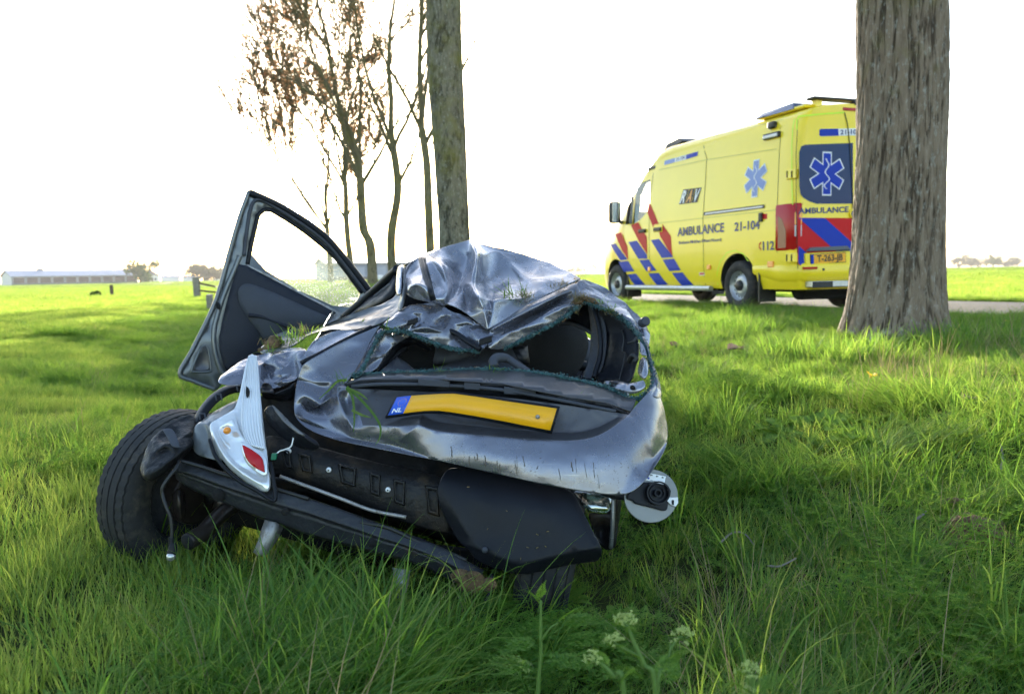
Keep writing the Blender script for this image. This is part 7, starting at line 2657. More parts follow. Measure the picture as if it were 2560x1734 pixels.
folded('wheel_well', T0, [(340, 1190, 3.08), (400, 1100, 3.10), (520, 1020, 3.08), (640, 1020, 3.02), (680, 1150, 2.98), (640, 1240, 2.98), (520, 1330, 3.05), (380, 1330, 3.10)], [], [], m_fab, level=1, noise=(0.02, 0.1), thick=0.02)


# ---- wheels
def wheel(name, c, axis, m_t, R_=0.278, W=0.165):
    ax = Vector(axis).normalized()
    up = Vector((0, 0, 1))
    e1 = ax.cross(up).normalized()
    e2 = e1.cross(ax).normalized()

    def to(r_, y_, a):
        return c + ax * y_ + (e1 * math.cos(a) + e2 * math.sin(a)) * r_
    h = W / 2
    prof = [(0.165, -h * 0.78), (0.19, -h * 0.95), (0.225, -h * 1.04), (R_ - 0.022, -h * 1.0), (R_ - 0.008, -h * 0.86)]
    # tread: four ribs parted by three grooves
    for k in range(4):
        a, b = -0.80 + k * 0.415, -0.80 + k * 0.415 + 0.355
        crown = lambda q: R_ - 0.006 * q * q
        prof += [(crown(a) - 0.007, h * a), (crown(a), h * (a + 0.012)), (crown(b), h * (b - 0.012)), (crown(b) - 0.007, h * b)]
    prof += [(R_ - 0.008, h * 0.86), (R_ - 0.022, h * 1.0), (0.225, h * 1.04), (0.19, h * 0.95), (0.165, h * 0.78)]
    n = 150
    bm = bmesh.new()
    rings = []
    for j, (r_, y_) in enumerate(prof):
        ring = []
        for k in range(n):
            rr_ = r_
            if r_ > R_ - 0.03 and abs(y_) > h * 0.45 and k % 3 == 0:
                rr_ -= 0.004                      # cross cuts in the shoulder
            ring.append(bm.verts.new(to(rr_, y_, 2 * math.pi * k / n)))
        rings.append(ring)
    for i in range(len(rings) - 1):
        for k in range(n):
            bm.faces.new((rings[i][k], rings[i][(k + 1) % n], rings[i + 1][(k + 1) % n], rings[i + 1][k]))
    w = cbm(name, bm, m_t, None)
    es_ = w.modifiers.new('edges', 'EDGE_SPLIT')
    es_.split_angle = R(40)
    for sg in (-1, 1):
        bm = bmesh.new()
        rings = []
        for r_, y_ in ((0.178, sg * h * 0.86), (0.168, sg * h * 0.80), (0.155, sg * h * 0.5), (0.15, sg * h * 0.1), (0.10, sg * h * (0.1 if sg < 0 else 0.4)), (0.05, sg * h * 0.45), (0.03, sg * h * 0.5)):
            rings.append([bm.verts.new(to(r_, y_, 2 * math.pi * k / 40)) for k in range(40)])
        for i in range(len(rings) - 1):
            for k in range(40):
                bm.faces.new((rings[i][k], rings[i][(k + 1) % 40], rings[i + 1][(k + 1) % 40], rings[i + 1][k]))
        bm.faces.new(rings[-1])
        cbm('rim', bm, m_beam, w)
    bm = bmesh.new()
    tube(bm, [c + ax * h * 0.2, c + ax * h * 1.1], 0.10, 28)
    cbm('brake_drum', bm, m_exh, w, False, 0.01)
    return w


wl = wheel('rear_wheel', P(*T3(668, 985), 2.96), (0.84, -0.53, -0.10), m_rub)
cL = P(*T3(668, 985), 2.96)
wr = wheel('rear_wheel', P(*T4(1000, 985), 2.83), (0.975, -0.12, -0.19), m_rub)
cRt = P(*T4(1000, 985), 2.83)
bm = bmesh.new()
tube(bm, smooth_path([cL + Vector((0.10, -0.05, 0)), cL + Vector((0.35, 0.10, -0.02)), cRt + Vector((-0.35, 0.2, 0.0)), cRt + Vector((-0.1, 0.03, 0))], 8), 0.038, 12)
cbm('rear_axle', bm, m_under2, None)
bm = bmesh.new()
tube(bm, smooth_path([cL + Vector((0.16, -0.08, -0.05)), cL + Vector((0.2, -0.02, 0.12)), cL + Vector((0.22, 0.04, 0.3))], 6), 0.03, 12)
cbm('damper', bm, m_exh, None)
folded('hub_carrier', T3, [(600, 990, 2.82), (660, 960, 2.82), (690, 1020, 2.82), (685, 1200, 2.82), (640, 1180, 2.80), (610, 1100, 2.80)], [], [[(640, 980, 2.78), (655, 1080, 2.77), (665, 1190, 2.78)]], m_zinc, level=2, noise=(0.01, 0.03)).data.materials[0] = m_exh
# ---- right lamp, bumper end, fuel flap
folded('right_lamp', T4, [(1118, 688, 2.66), (1200, 690, 2.655), (1322, 705, 2.65), (1318, 760, 2.63), (1308, 800, 2.625), (1250, 800, 2.62), (1190, 785, 2.625), (1150, 740, 2.64)], [(1240, 745, 2.62)], [[(1160, 755, 2.635), (1230, 775, 2.615), (1312, 780, 2.62)]], glass_mat('lamp_lens_clear', (0.80, 0.90, 0.88), 0.9, 0.05), level=2, noise=None, thick=0.004)
folded('right_lamp_bowl', T4, [(1118, 688, 2.69), (1200, 690, 2.69), (1318, 705, 2.69), (1310, 790, 2.67), (1200, 780, 2.67), (1150, 740, 2.68)], [(1180, 725, 2.73), (1260, 740, 2.72)], [[(1125, 700, 2.69), (1170, 720, 2.70), (1190, 760, 2.69)], [(1150, 690, 2.69), (1200, 720, 2.71), (1220, 770, 2.69)]], m_chrome, level=3, noise=(0.006, 0.012))
folded('right_bumper_end', T4, [(1190, 790, 2.66), (1250, 808, 2.65), (1312, 806, 2.64), (1325, 712, 2.66), (1352, 712, 2.66), (1372, 720, 2.68), (1360, 830, 2.66), (1345, 950, 2.65), (1335, 990, 2.65), (1290, 1000, 2.66), (1250, 960, 2.67), (1215, 870, 2.66)], [(1270, 880, 2.72)], [[(1322, 720, 2.64), (1318, 850, 2.63), (1305, 980, 2.64)], [(1350, 720, 2.645), (1342, 850, 2.635), (1330, 980, 2.64)], [(1200, 810, 2.65), (1290, 830, 2.64)]], m_under2, level=2, noise=(0.01, 0.04))
pipe('bumper_end_rib', T4, [(1330, 715, 2.63), (1326, 850, 2.62), (1316, 985, 2.63)], 0.007, m_doorin)
fc, fu = P(*TF(1240, 780), 2.60), (P(*TF(1240, 680), 2.60) - P(*TF(1240, 780), 2.60))
fr_ = (P(*TF(1675, 780), 2.63) - fc)
fv = (P(*TF(1240, 345), 2.62) - P(*TF(1240, 780), 2.60))
fn = fr_.cross(fv).normalized()
if fn.y > 0:
    fn = -fn
bm = bmesh.new()
ring1, ring2 = [], []
for k in range(56):
    a = 2 * math.pi * k / 56
    q = fc + fr_ * math.cos(a) + fv * math.sin(a)
    ring1.append(bm.verts.new(q))
    ring2.append(bm.verts.new(q - fn * 0.006))
bm.faces.new(ring1)
bm.faces.new(ring2[::-1])
for k in range(56):
    bm.faces.new((ring1[k], ring1[(k + 1) % 56], ring2[(k + 1) % 56], ring2[k]))
flap = cbm('fuel_flap', bm, mat('flap_inner_paint', (0.19, 0.195, 0.195), 0.35, metal=0.4, noise=0.1, scale=12), None, False, 0.002)


def fpt(x, y, h_=0.0):
    """A point on the flap from its place in the enlarged view, h_ above its face."""
    u, v = (x - 1240) / 435, (780 - y) / 435
    return fc + fr_ * u + fv * v + fn * (0.001 + h_)


def fslab(name, pts, h0, h1, m, bev=0.0):
    bm = bmesh.new()
    a = [bm.verts.new(fpt(*p, h0)) for p in pts]
    b = [bm.verts.new(fpt(*p, h1)) for p in pts]
    bm.faces.new(b)
    for k in range(len(a)):
        bm.faces.new((a[k], a[(k + 1) % len(a)], b[(k + 1) % len(b)], b[k]))
    return cbm(name, bm, m, flap, False, bev)


fslab('flap_cap_holder', [(835, 760), (900, 690), (1100, 560), (1180, 560), (1440, 600), (1500, 640), (1535, 700), (1520, 790), (1470, 850), (1490, 900), (1470, 1000), (1440, 1025), (1400, 1020), (960, 905), (920, 860), (830, 830)], 0.0, 0.010, m_trimb, 0.003)
for r0, r1, h0, h1 in ((190, 165, 0.010, 0.026), (130, 110, 0.010, 0.018), (60, 40, 0.01, 0.024)):
    bm = bmesh.new()
    A_, B_, C_ = [], [], []
    for k in range(32):
        a = 2 * math.pi * k / 32
        A_.append(bm.verts.new(fpt(1285 + r0 * math.cos(a), 740 + r0 * math.sin(a), h0)))
        B_.append(bm.verts.new(fpt(1285 + r0 * math.cos(a), 740 + r0 * math.sin(a), h1)))
        C_.append(bm.verts.new(fpt(1285 + r1 * math.cos(a), 740 + r1 * math.sin(a), h1)))
    for k in range(32):
        j = (k + 1) % 32
        bm.faces.new((A_[k], A_[j], B_[j], B_[k]))
        bm.faces.new((B_[k], B_[j], C_[j], C_[k]))
    cbm('cap_ring', bm, m_trimb, flap, False)
stk = fslab('fuel_sticker', [(1170, 402), (1468, 460), (1442, 596), (1130, 522)], 0.0, 0.0012, m_wht)


def spt(u, v):
    """On the sticker: u right 0..1, v up 0..1."""
    x = 1130 + 40 * v + (312 - 14 * v) * u
    y = 522 - 120 * v + (74 - 16 * v) * u
    return fpt(x, y, 0.0018)


def sflat(name, pts, m):
    return cpart(name, mesh(name, [spt(*p) for p in pts], [list(range(len(pts)))]), m, flap)


sflat('sticker_dot', [(0.13 + 0.055 * math.cos(a), 0.33 + 0.13 * math.sin(a)) for a in np.arange(18) * math.pi / 9], m_blu)
for u0 in (0.15, 0.46, 0.77):
    sflat('sticker_arrow', [(u0, 0.78), (u0 + 0.06, 0.92), (u0 + 0.06, 0.84), (u0 + 0.14, 0.84), (u0 + 0.14, 0.74), (u0 + 0.06, 0.74), (u0 + 0.06, 0.64)], m_blk)
u_, v_, f_ = text_mesh('UNLEADED FUEL')
cpart('sticker_text', mesh('sticker_text', [spt(0.26 + 0.68 * a, 0.05 + 0.13 * b) for a, b in zip(u_, v_)], f_), m_blk, flap)
fslab('flap_latch', [(1475, 860), (1520, 805), (1660, 800), (1665, 900), (1620, 960), (1540, 930)], 0.0, 0.004, m_alu, 0.001)
fslab('flap_latch_slot', [(1555, 850), (1585, 850), (1585, 930), (1560, 925)], 0.004, 0.007, m_trimb)
bm = bmesh.new()
tube(bm, [fpt(880, 790, -0.01), fpt(700, 760, -0.03), fpt(500, 700, -0.02)], 0.012, 10)
cbm('flap_arm', bm, m_trimb, flap)

# ---- open front door
def dd(x):
    return 4.55 + 0.42 * (x - 135) / 1345


def D(pts, off=0.0):
    return [(x, y, dd(x) + off) for x, y in pts]


OUT = [(625, 100), (700, 132), (780, 170), (900, 232), (1000, 295), (1080, 350), (1150, 402), (1200, 450), (1290, 556), (1380, 670), (1440, 750), (1482, 808), (1442, 842), (1380, 900), (1300, 990), (1150, 1060), (1000, 1085), (900, 1125), (720, 1245), (560, 1350), (480, 1400), (440, 1450), (395, 1502), (320, 1480), (230, 1440), (135, 1390), (165, 1330), (230, 1210), (310, 1060), (370, 930), (430, 750), (478, 560), (500, 500), (545, 330), (590, 190)]
HOLE = [(612, 625), (640, 480), (672, 335), (688, 275), (705, 250), (730, 238), (765, 236), (810, 255), (1000, 375), (1100, 450), (1190, 530), (1290, 642), (1370, 745), (1420, 820), (1380, 880), (1300, 985)]
door = folded('door', T1, D(OUT), D([(560, 700), (450, 950), (300, 1250), (520, 1200)], 0.0), [], m_doorin, level=1, noise=None, thick=0.05, hole=D(HOLE), edge=0.95)
pipe('door_edge', T1, D([(627, 108), (560, 290), (490, 530), (430, 755), (370, 930), (230, 1215), (140, 1388), (235, 1440), (390, 1500)], -0.028), 0.012, m_doorin, door, k=8)
pipe('door_seal', T1, D([(632, 118), (780, 182), (900, 245), (1080, 362), (1190, 456), (1290, 572), (1390, 700), (1470, 806)], -0.03), 0.020, m_trimb, door, k=8)
pipe('door_seal', T1, D([(590, 560), (608, 400), (630, 260), (655, 185), (700, 165), (760, 190), (900, 275), (1060, 380), (1180, 480), (1280, 600), (1380, 730), (1445, 820)], -0.034), 0.010, m_trimg, door, k=8)
pipe('window_channel', T1, D([(614, 620), (640, 480), (674, 335), (690, 276), (730, 240), (768, 238), (812, 257), (1000, 377), (1190, 532), (1290, 644), (1420, 822)], -0.02), 0.013, m_trimb, door, k=8)
pipe('waist_seal', T1, D([(605, 630), (760, 705), (900, 780), (1100, 885), (1290, 985)], -0.026), 0.011, m_zinc, door, k=6)
pipe('door_flange', T1, D([(560, 560), (530, 640), (470, 780), (420, 920), (380, 1080), (385, 1230), (430, 1370), (470, 1390)], -0.030), 0.014, m_doorin, door, k=8)
CARD = [(548, 618), (612, 632), (760, 712), (900, 786), (1100, 890), (1245, 965), (1195, 1012), (1100, 1072), (1000, 1090), (900, 1132), (720, 1246), (560, 1340), (470, 1372), (440, 1310), (418, 1220), (418, 1130), (440, 1010), (475, 870), (512, 740)]
tps('door_card', T1, D(CARD, -0.034), D([(600, 900), (700, 1000), (560, 1150), (620, 1200)], -0.055) + D([(800, 800), (1000, 900)], -0.045), m_trimn, door, step=14, thick=0.012, smooth_b=False)
tps('arm_rest', T1, D([(548, 825), (560, 785), (595, 760), (645, 764), (760, 808), (900, 868), (1050, 935), (1195, 1000), (1150, 1045), (1000, 1080), (860, 1108), (745, 1152), (690, 1085), (640, 1020), (590, 950), (560, 890)], -0.058), D([(700, 880), (850, 950)], -0.085) + D([(1000, 1010), (760, 1050)], -0.075), m_trimg, door, step=12, thick=0.02)
pipe('arm_rest_fold', T1, D([(620, 975), (720, 990), (850, 1040), (960, 1085)], -0.085), 0.010, m_trimn, door, k=8)
folded('latch', T1, D([(395, 880), (430, 895), (420, 940), (392, 930)], -0.05), [], [], m_fab, door, level=1, noise=None, thick=0.02)
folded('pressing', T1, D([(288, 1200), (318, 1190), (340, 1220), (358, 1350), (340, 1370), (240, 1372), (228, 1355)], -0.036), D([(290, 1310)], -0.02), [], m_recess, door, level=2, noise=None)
pipe('pressing_rim', T1, D([(288, 1200), (318, 1190), (340, 1220), (358, 1350), (340, 1372), (240, 1374), (226, 1355), (288, 1200)], -0.036), 0.006, m_doorin, door, k=6)
# dew covered pane
m_dew = bpy.data.materials.new('dewy_glass')
m_dew.use_nodes = True
nt = m_dew.node_tree
nt.nodes.clear()
tc = N(nt, 'ShaderNodeTexCoord')
v1 = N(nt, 'ShaderNodeTexVoronoi', i_Scale=85.0)
v2 = N(nt, 'ShaderNodeTexNoise', i_Scale=5.0, i_Detail=6.0)
nt.links.new(tc.outputs['Object'], v1.inputs['Vector'])
nt.links.new(tc.outputs['Object'], v2.inputs['Vector'])
sx = N(nt, 'ShaderNodeSeparateXYZ')
ge = N(nt, 'ShaderNodeNewGeometry')
nt.links.new(ge.outputs['Position'], sx.inputs[0])
mr = N(nt, 'ShaderNodeMapRange')
mr.inputs[1].default_value, mr.inputs[2].default_value = 1.42, 0.95
nt.links.new(sx.outputs['Z'], mr.inputs[0])
mu = N(nt, 'ShaderNodeMath', operation='MULTIPLY')
nt.links.new(mr.outputs[0], mu.inputs[0])
r1 = ramp(nt, v2.outputs['Fac'], [(0.35, (0.5, 0.5, 0.5)), (0.65, (1, 1, 1))])
nt.links.new(r1.outputs[0], mu.inputs[1])
r2 = ramp(nt, v1.outputs['Distance'], [(0.15, (1, 1, 1)), (0.45, (0.25, 0.25, 0.25))])
mu2 = N(nt, 'ShaderNodeMath', operation='MULTIPLY')
nt.links.new(mu.outputs[0], mu2.inputs[0])
nt.links.new(r2.outputs[0], mu2.inputs[1])
tr = N(nt, 'ShaderNodeBsdfTransparent')
tr.inputs[0].default_value = (0.93, 0.97, 0.94, 1)
tl_ = N(nt, 'ShaderNodeBsdfTranslucent')
tl_.inputs[0].default_value = (0.75, 0.80, 0.72, 1)
gl = N(nt, 'ShaderNodeBsdfGlossy', i_Roughness=0.25)
mxa = N(nt, 'ShaderNodeMixShader')
mxa.inputs[0].default_value = 0.3
nt.links.new(tl_.outputs[0], mxa.inputs[1])
nt.links.new(gl.outputs[0], mxa.inputs[2])
mx = N(nt, 'ShaderNodeMixShader')
nt.links.new(mu2.outputs[0], mx.inputs[0])
nt.links.new(tr.outputs[0], mx.inputs[1])
nt.links.new(mxa.outputs[0], mx.inputs[2])
oo = N(nt, 'ShaderNodeOutputMaterial')
nt.links.new(mx.outputs[0], oo.inputs[0])
folded('window', T1, D([(x + (6 if x > 1000 else -6), y) for x, y in HOLE], 0.0), [], [], m_dew, door, level=0, noise=None, thick=0.003)
folded('door_hinge', T1, [(1150, 1055, 4.72), (1215, 985, 4.76), (1245, 960, 4.78), (1290, 985, 4.78), (1200, 1045, 4.72)], [], [], m_zinc, level=1, noise=None, thick=0.02)

# ---- the rest of the body, mostly hidden behind the rear: floor, right side, bonnet, front wheels
def wpt(u, v, w_):
    """Car axes in the world: u to the right, v forward from the rear, w_ up; the car leans a little to the right."""
    hd = R(5)
    r_ = Vector((math.cos(hd), math.sin(hd), -0.14))
    f2 = Vector((-math.sin(hd), math.cos(hd), 0.02))
    up = Vector((0.13, 0, 0.99))
    return P(1150, 1200, 2.72) + r_ * u + f2 * v + up * w_


def wgrid(name, pts, m, level=1, thick=0.004, noise=None):
    n = len(pts[0])
    V = [wpt(*p) for r_ in pts for p in r_]
    Fc = [(i * n + k, i * n + k + 1, (i + 1) * n + k + 1, (i + 1) * n + k) for i in range(len(pts) - 1) for k in range(n - 1)]
    o = cpart(name, mesh(name, V, Fc), m)
    return finish(o, level, thick, noise)


wgrid('floor_pan', [[(-0.66, 0.3, -0.10), (0, 0.3, -0.12), (0.6, 0.3, -0.10)], [(-0.68, 1.6, -0.14), (0, 1.6, -0.10), (0.66, 1.6, -0.14)], [(-0.68, 2.9, -0.10), (0, 2.9, -0.08), (0.66, 2.9, -0.10)], [(-0.6, 3.4, 0.0), (0, 3.4, 0.0), (0.6, 3.4, 0.0)]], m_under2, 1, 0.02)
wgrid('right_side', [[(0.60, 0.20, -0.06), (0.66, 0.9, -0.12), (0.70, 1.8, -0.12), (0.70, 2.7, -0.10), (0.62, 3.45, 0.0)], [(0.62, 0.16, 0.12), (0.70, 0.9, 0.16), (0.73, 1.8, 0.16), (0.73, 2.7, 0.18), (0.64, 3.5, 0.16)], [(0.56, 0.24, 0.30), (0.66, 0.8, 0.36), (0.70, 1.8, 0.36), (0.70, 2.7, 0.38), (0.60, 3.45, 0.30)]], m_paint, 2, 0.006, (0.03, 0.3))
wgrid('left_side', [[(-0.66, 0.9, -0.12), (-0.70, 1.7, -0.12), (-0.70, 2.6, -0.10), (-0.62, 3.45, 0.0)], [(-0.68, 0.9, 0.10), (-0.72, 1.7, 0.12), (-0.73, 2.6, 0.16), (-0.64, 3.5, 0.16)], [(-0.62, 0.9, 0.24), (-0.66, 1.7, 0.28), (-0.70, 2.6, 0.36), (-0.60, 3.45, 0.30)]], m_paint, 2, 0.006, (0.03, 0.3))
wgrid('bonnet', [[(-0.66, 2.5, 0.38), (0, 2.5, 0.44), (0.66, 2.5, 0.40)], [(-0.66, 3.0, 0.36), (0, 3.0, 0.42), (0.66, 3.0, 0.36)], [(-0.58, 3.45, 0.28), (0, 3.5, 0.32), (0.58, 3.45, 0.28)]], m_paint, 2, 0.006, (0.04, 0.3))
wgrid('front_bumper', [[(-0.62, 3.44, 0.30), (0, 3.56, 0.32), (0.62, 3.44, 0.30)], [(-0.64, 3.5, 0.12), (0, 3.62, 0.12), (0.64, 3.5, 0.12)], [(-0.6, 3.44, -0.04), (0, 3.56, -0.05), (0.6, 3.44, -0.04)]], m_trimb, 2, 0.01)
wgrid('bulkhead', [[(-0.62, 2.45, -0.08), (0, 2.45, -0.08), (0.62, 2.45, -0.08)], [(-0.62, 2.4, 0.36), (0, 2.4, 0.40), (0.62, 2.4, 0.36)]], m_trimb, 0, 0.02)
for sg in (-1, 1):
    wheel('front_wheel', wpt(sg * 0.62, 2.85, -0.08), wpt(sg, 0, 0) - wpt(0, 0, 0), m_rub)

# ---- grass and earth torn up with the wreck
DMAP[0] = True
def tornblades(name, label, spots, m, seed):
    random.seed(seed)
    Bl = Blades()
    for T_, c, d, n, spread, L, wd in spots:
        for _ in range(n):
            q = P(*T_(c[0] + random.gauss(0, spread), c[1] + random.gauss(0, spread * 0.45)), dm(d) - 0.004 + rnd(-0.006, 0.004))
            Bl.blade(np.array(q), rnd(0, 6.28), L * rnd(0.4, 1.2), wd * rnd(0.6, 1.2), rnd(0.4, 1.5), rnd(-0.5, 1.2), rnd(0.2, 1.2), 4, rnd(-1, 1))
    V, T_, A, _ = Bl.arrays(0)
    me = mesh(name, V, T_.tolist())
    at = me.attributes.new('tone', 'FLOAT', 'POINT')
    at.data.foreach_set('value', A.astype(np.float32))
    o = link(name, me, m)
    tag(o, label, 'grass', kind='stuff')
    return o


tornblades('torn_grass', 'torn green grass caught on the wreck panels', [(T1, (930, 1165), 3.06, 60, 45, 0.06, 0.004), (T1, (1000, 1120), 3.10, 30, 30, 0.05, 0.004), (T1, (780, 1240), 2.96, 20, 18, 0.06, 0.004), (T1, (860, 1180), 3.06, 25, 25, 0.05, 0.004), (T1, (1430, 1025), 3.2, 8, 10, 0.03, 0.004), (T1, (1600, 1072), 3.02, 14, 25, 0.05, 0.004), (T1, (1110, 1085), 3.25, 14, 16, 0.05, 0.004),
                                                                               (T9, (1000, 770), 2.79, 16, 30, 0.05, 0.004), (T2, (1090, 525), 3.22, 20, 40, 0.09, 0.005), (T2, (1170, 520), 3.24, 14, 20, 0.10, 0.004), (T7, (1040, 460), 3.17, 24, 40, 0.05, 0.004), (T7, (1150, 545), 3.12, 30, 40, 0.04, 0.004), (T2, (560, 1045), 2.88, 10, 30, 0.05, 0.003), (T2, (960, 1040), 2.86, 12, 40, 0.05, 0.003), (T4, (1180, 200), 2.72, 6, 40, 0.03, 0.003)], m_verge, 5)
tornblades('torn_roots', 'brown roots and dead straw caught on the crushed roof edge', [(T7, (800, 400), 3.20, 110, 45, 0.045, 0.002), (T7, (880, 420), 3.19, 60, 30, 0.04, 0.002), (T7, (740, 440), 3.19, 60, 25, 0.05, 0.002), (T7, (520, 280), 3.28, 90, 60, 0.04, 0.002), (T7, (600, 245), 3.30, 50, 25, 0.04, 0.002), (T7, (150, 390), 3.24, 80, 45, 0.05, 0.002), (T7, (1150, 560), 3.12, 60, 45, 0.04, 0.002), (T7, (1210, 600), 3.10, 30, 20, 0.03, 0.002), (T7, (750, 190), 3.40, 40, 40, 0.04, 0.002), (T1, (1010, 1110), 3.12, 40, 30, 0.05, 0.002), (T1, (800, 1180), 3.08, 40, 40, 0.04, 0.002), (T7, (735, 570), 3.15, 26, 12, 0.05, 0.002)], m_straw, 6)
folded('earth_clod', T1, [(700, 1235, 3.02), (740, 1180, 3.06), (800, 1140, 3.10), (850, 1130, 3.12), (860, 1180, 3.06), (800, 1215, 3.03), (740, 1245, 3.00)], [(790, 1180, 3.02)], [], m_soil, level=3, noise=(0.03, 0.02), thick=0.02)
folded('earth_clod', T7, [(700, 470, 3.19), (740, 400, 3.22), (800, 370, 3.24), (880, 380, 3.23), (950, 430, 3.20), (1000, 480, 3.17), (930, 460, 3.17), (860, 415, 3.18), (790, 420, 3.18), (740, 480, 3.17)], [], [], m_soil, level=3, noise=(0.02, 0.02), thick=0.012)
# long blades lying over the tailgate
for k, pts in enumerate(([(1050, 810, 2.775), (1200, 950, 2.70), (1320, 1090, 2.66), (1380, 1200, 2.645), (1375, 1310, 2.635), (1330, 1390, 2.63)], [(1045, 820, 2.77), (1100, 900, 2.72), (1120, 1000, 2.70), (1125, 1150, 2.68), (1115, 1260, 2.67)], [(1050, 745, 2.80), (960, 760, 2.78), (880, 840, 2.77), (780, 930, 2.76)], [(1060, 830, 2.76), (1180, 880, 2.73), (1260, 940, 2.70)], [(1100, 1040, 2.69), (1200, 1090, 2.67), (1290, 1115, 2.655)])):
    pth = line3(T9, pts, 6)
    V, Fc = [], []
    for i, p in enumerate(pth):
        t = (pth[min(i + 1, len(pth) - 1)] - pth[max(i - 1, 0)]).normalized()
        s_ = t.cross(Vector((0, -1, 0.2))).normalized() * 0.0042 * (1 - (i / len(pth)) ** 2.5)
        V += [p - s_, p + s_ + Vector((0, -0.001, 0))]
        if i:
            Fc.append((2 * i - 2, 2 * i - 1, 2 * i + 1, 2 * i))
    me = mesh('grass_blade', V, Fc)
    at = me.attributes.new('tone', 'FLOAT', 'POINT')
    at.data.foreach_set('value', np.full(len(V), 0.5 + 0.1 * k, np.float32))
    o = link('grass_blade', me, m_verge)
    tag(o, ('long grass blade hanging down to the tailgate lower edge', 'grass blade hanging straight down over the dented tailgate corner', 'grass blade lying toward the broken lamp on the tailgate', 'short grass blade beside the black grip strip end', 'small grass blade left of the blue plate band')[k], 'grass', 'blades on the tailgate')
# ------------------------------------------------------------------ flowering plants, litter
m_flow = mat('umbel_cream', (0.36, 0.44, 0.12), 0.7, noise=0.15, scale=80)
m_stem = leaf_mat('plant_stem', [(0.2, (0.09, 0.17, 0.03)), (0.6, (0.14, 0.24, 0.05)), (0.9, (0.2, 0.3, 0.07))], trans=0.25)
m_dand = mat('dandelion_yellow', (0.80, 0.50, 0.01), 0.7)
m_dead = leaf_mat('dead_leaf', [(0.2, (0.12, 0.085, 0.06)), (0.6, (0.24, 0.18, 0.14)), (0.9, (0.34, 0.27, 0.22))], trans=0.2)
m_yleaf = leaf_mat('yellow_leaf', [(0.2, (0.6, 0.42, 0.02)), (0.9, (0.75, 0.55, 0.04))], trans=0.4)


def toned(name, V, Fc, m, parent, tone=None):
    me = mesh(name, V, Fc)
    at = me.attributes.new('tone', 'FLOAT', 'POINT')
    at.data.foreach_set('value', np.array(tone if tone is not None else [rnd(0.3, 1.0) for _ in V], np.float32))
    me.materials.append(m)
    me.polygons.foreach_set('use_smooth', [True] * len(me.polygons))
    o = bpy.data.objects.new(name, me)
    col.objects.link(o)
    if parent is not None:
        o.parent = parent
        o.matrix_parent_inverse = world_of(parent).inverted()
    return o


def fern_leaf(base, d, L, parent, up=Vector((0, 0, 1))):
    """A divided parsley leaf."""
    Bl = Blades()
    d = Vector(d).normalized()
    s = d.cross(up).normalized()
    n = s.cross(d)
    pts = [Vector(base) + d * L * t + n * L * 0.25 * (t - t * t * 1.6) for t in np.linspace(0, 1, 11)]
    for k in range(2, 11):
        for sg in (-1, 1):
            LL = L * 0.45 * (1.1 - k / 10.5)
            dr = (s * sg + d * 0.65).normalized()
            for q in range(0, 6):
                c = pts[k] + dr * LL * q / 6
                for g2 in (-1, 1):
                    v = dr * 0.75 + d * g2 * 0.6 + n * rnd(-0.2, 0.3)
                    Bl.leaf(tuple(c), tuple(v), tuple(n), LL * 0.40 * (1.2 - q / 6), LL * 0.14, rnd(0.2, 0.9))
    V, T_, A, _ = Bl.arrays(0)
    return toned('leaf', V, T_.tolist(), m_weed, parent, A)


def stem_obj(pts, r0, r1, parent):
    pth = smooth_path(pts, 6)
    bm = bmesh.new()
    tube(bm, pth, list(np.linspace(r0, r1, len(pth))), 8)
    V = [v.co.copy() for v in bm.verts]
    bm.verts.index_update()
    Fc = [[v.index for v in f.verts] for f in bm.faces]
    bm.free()
    return toned('stem', V, Fc, m_stem, parent)


def umbel(c, r, parent, n=16):
    """A flower head: rays carrying clusters of tiny cream florets, with small green bracts."""
    bm = bmesh.new()
    for k in range(n):
        a, e = k * 2.4, rnd(0.1, 1.0)
        p = c + Vector((math.cos(a) * r * e, math.sin(a) * r * e * 0.8, r * 0.95 * (1.05 - e * e) - r * 0.35 * rnd(0, 1)))
        for _ in range(7):
            q = p + Vector((random.gauss(0, 1), random.gauss(0, 1), random.gauss(0, 0.7))) * r * 0.13
            m4 = Matrix.Translation(q) @ Matrix.Rotation(rnd(0, 6), 4, 'X') @ Matrix.Scale(r * 0.085 * rnd(0.7, 1.3), 4)
            bmesh.ops.create_icosphere(bm, subdivisions=1, radius=1.0, matrix=m4)
    o = cbm_free('umbel', bm, m_flow, parent)
    o['kind'] = 'stuff'
    Bl = Blades()
    for k in range(9):
        a = k * 0.7 + rnd(0, 0.4)
        Bl.leaf(tuple(c - Vector((0, 0, r * 0.2))), (math.cos(a), math.sin(a), rnd(-0.3, 0.6)), (0, 0, 1), r * rnd(0.8, 1.4), r * 0.24, rnd(0.4, 1))
    V, T_, A, _ = Bl.arrays(0)
    b_ = toned('bract', V, T_.tolist(), m_weed, parent, A)
    return o


def cbm_free(name, bm, m, parent):
    me = bpy.data.meshes.new(name)
    bm.to_mesh(me)
    bm.free()
    me.materials.append(m)
    o = bpy.data.objects.new(name, me)
    col.objects.link(o)
    o.parent = parent
    o.matrix_parent_inverse = world_of(parent).inverted()
    return o


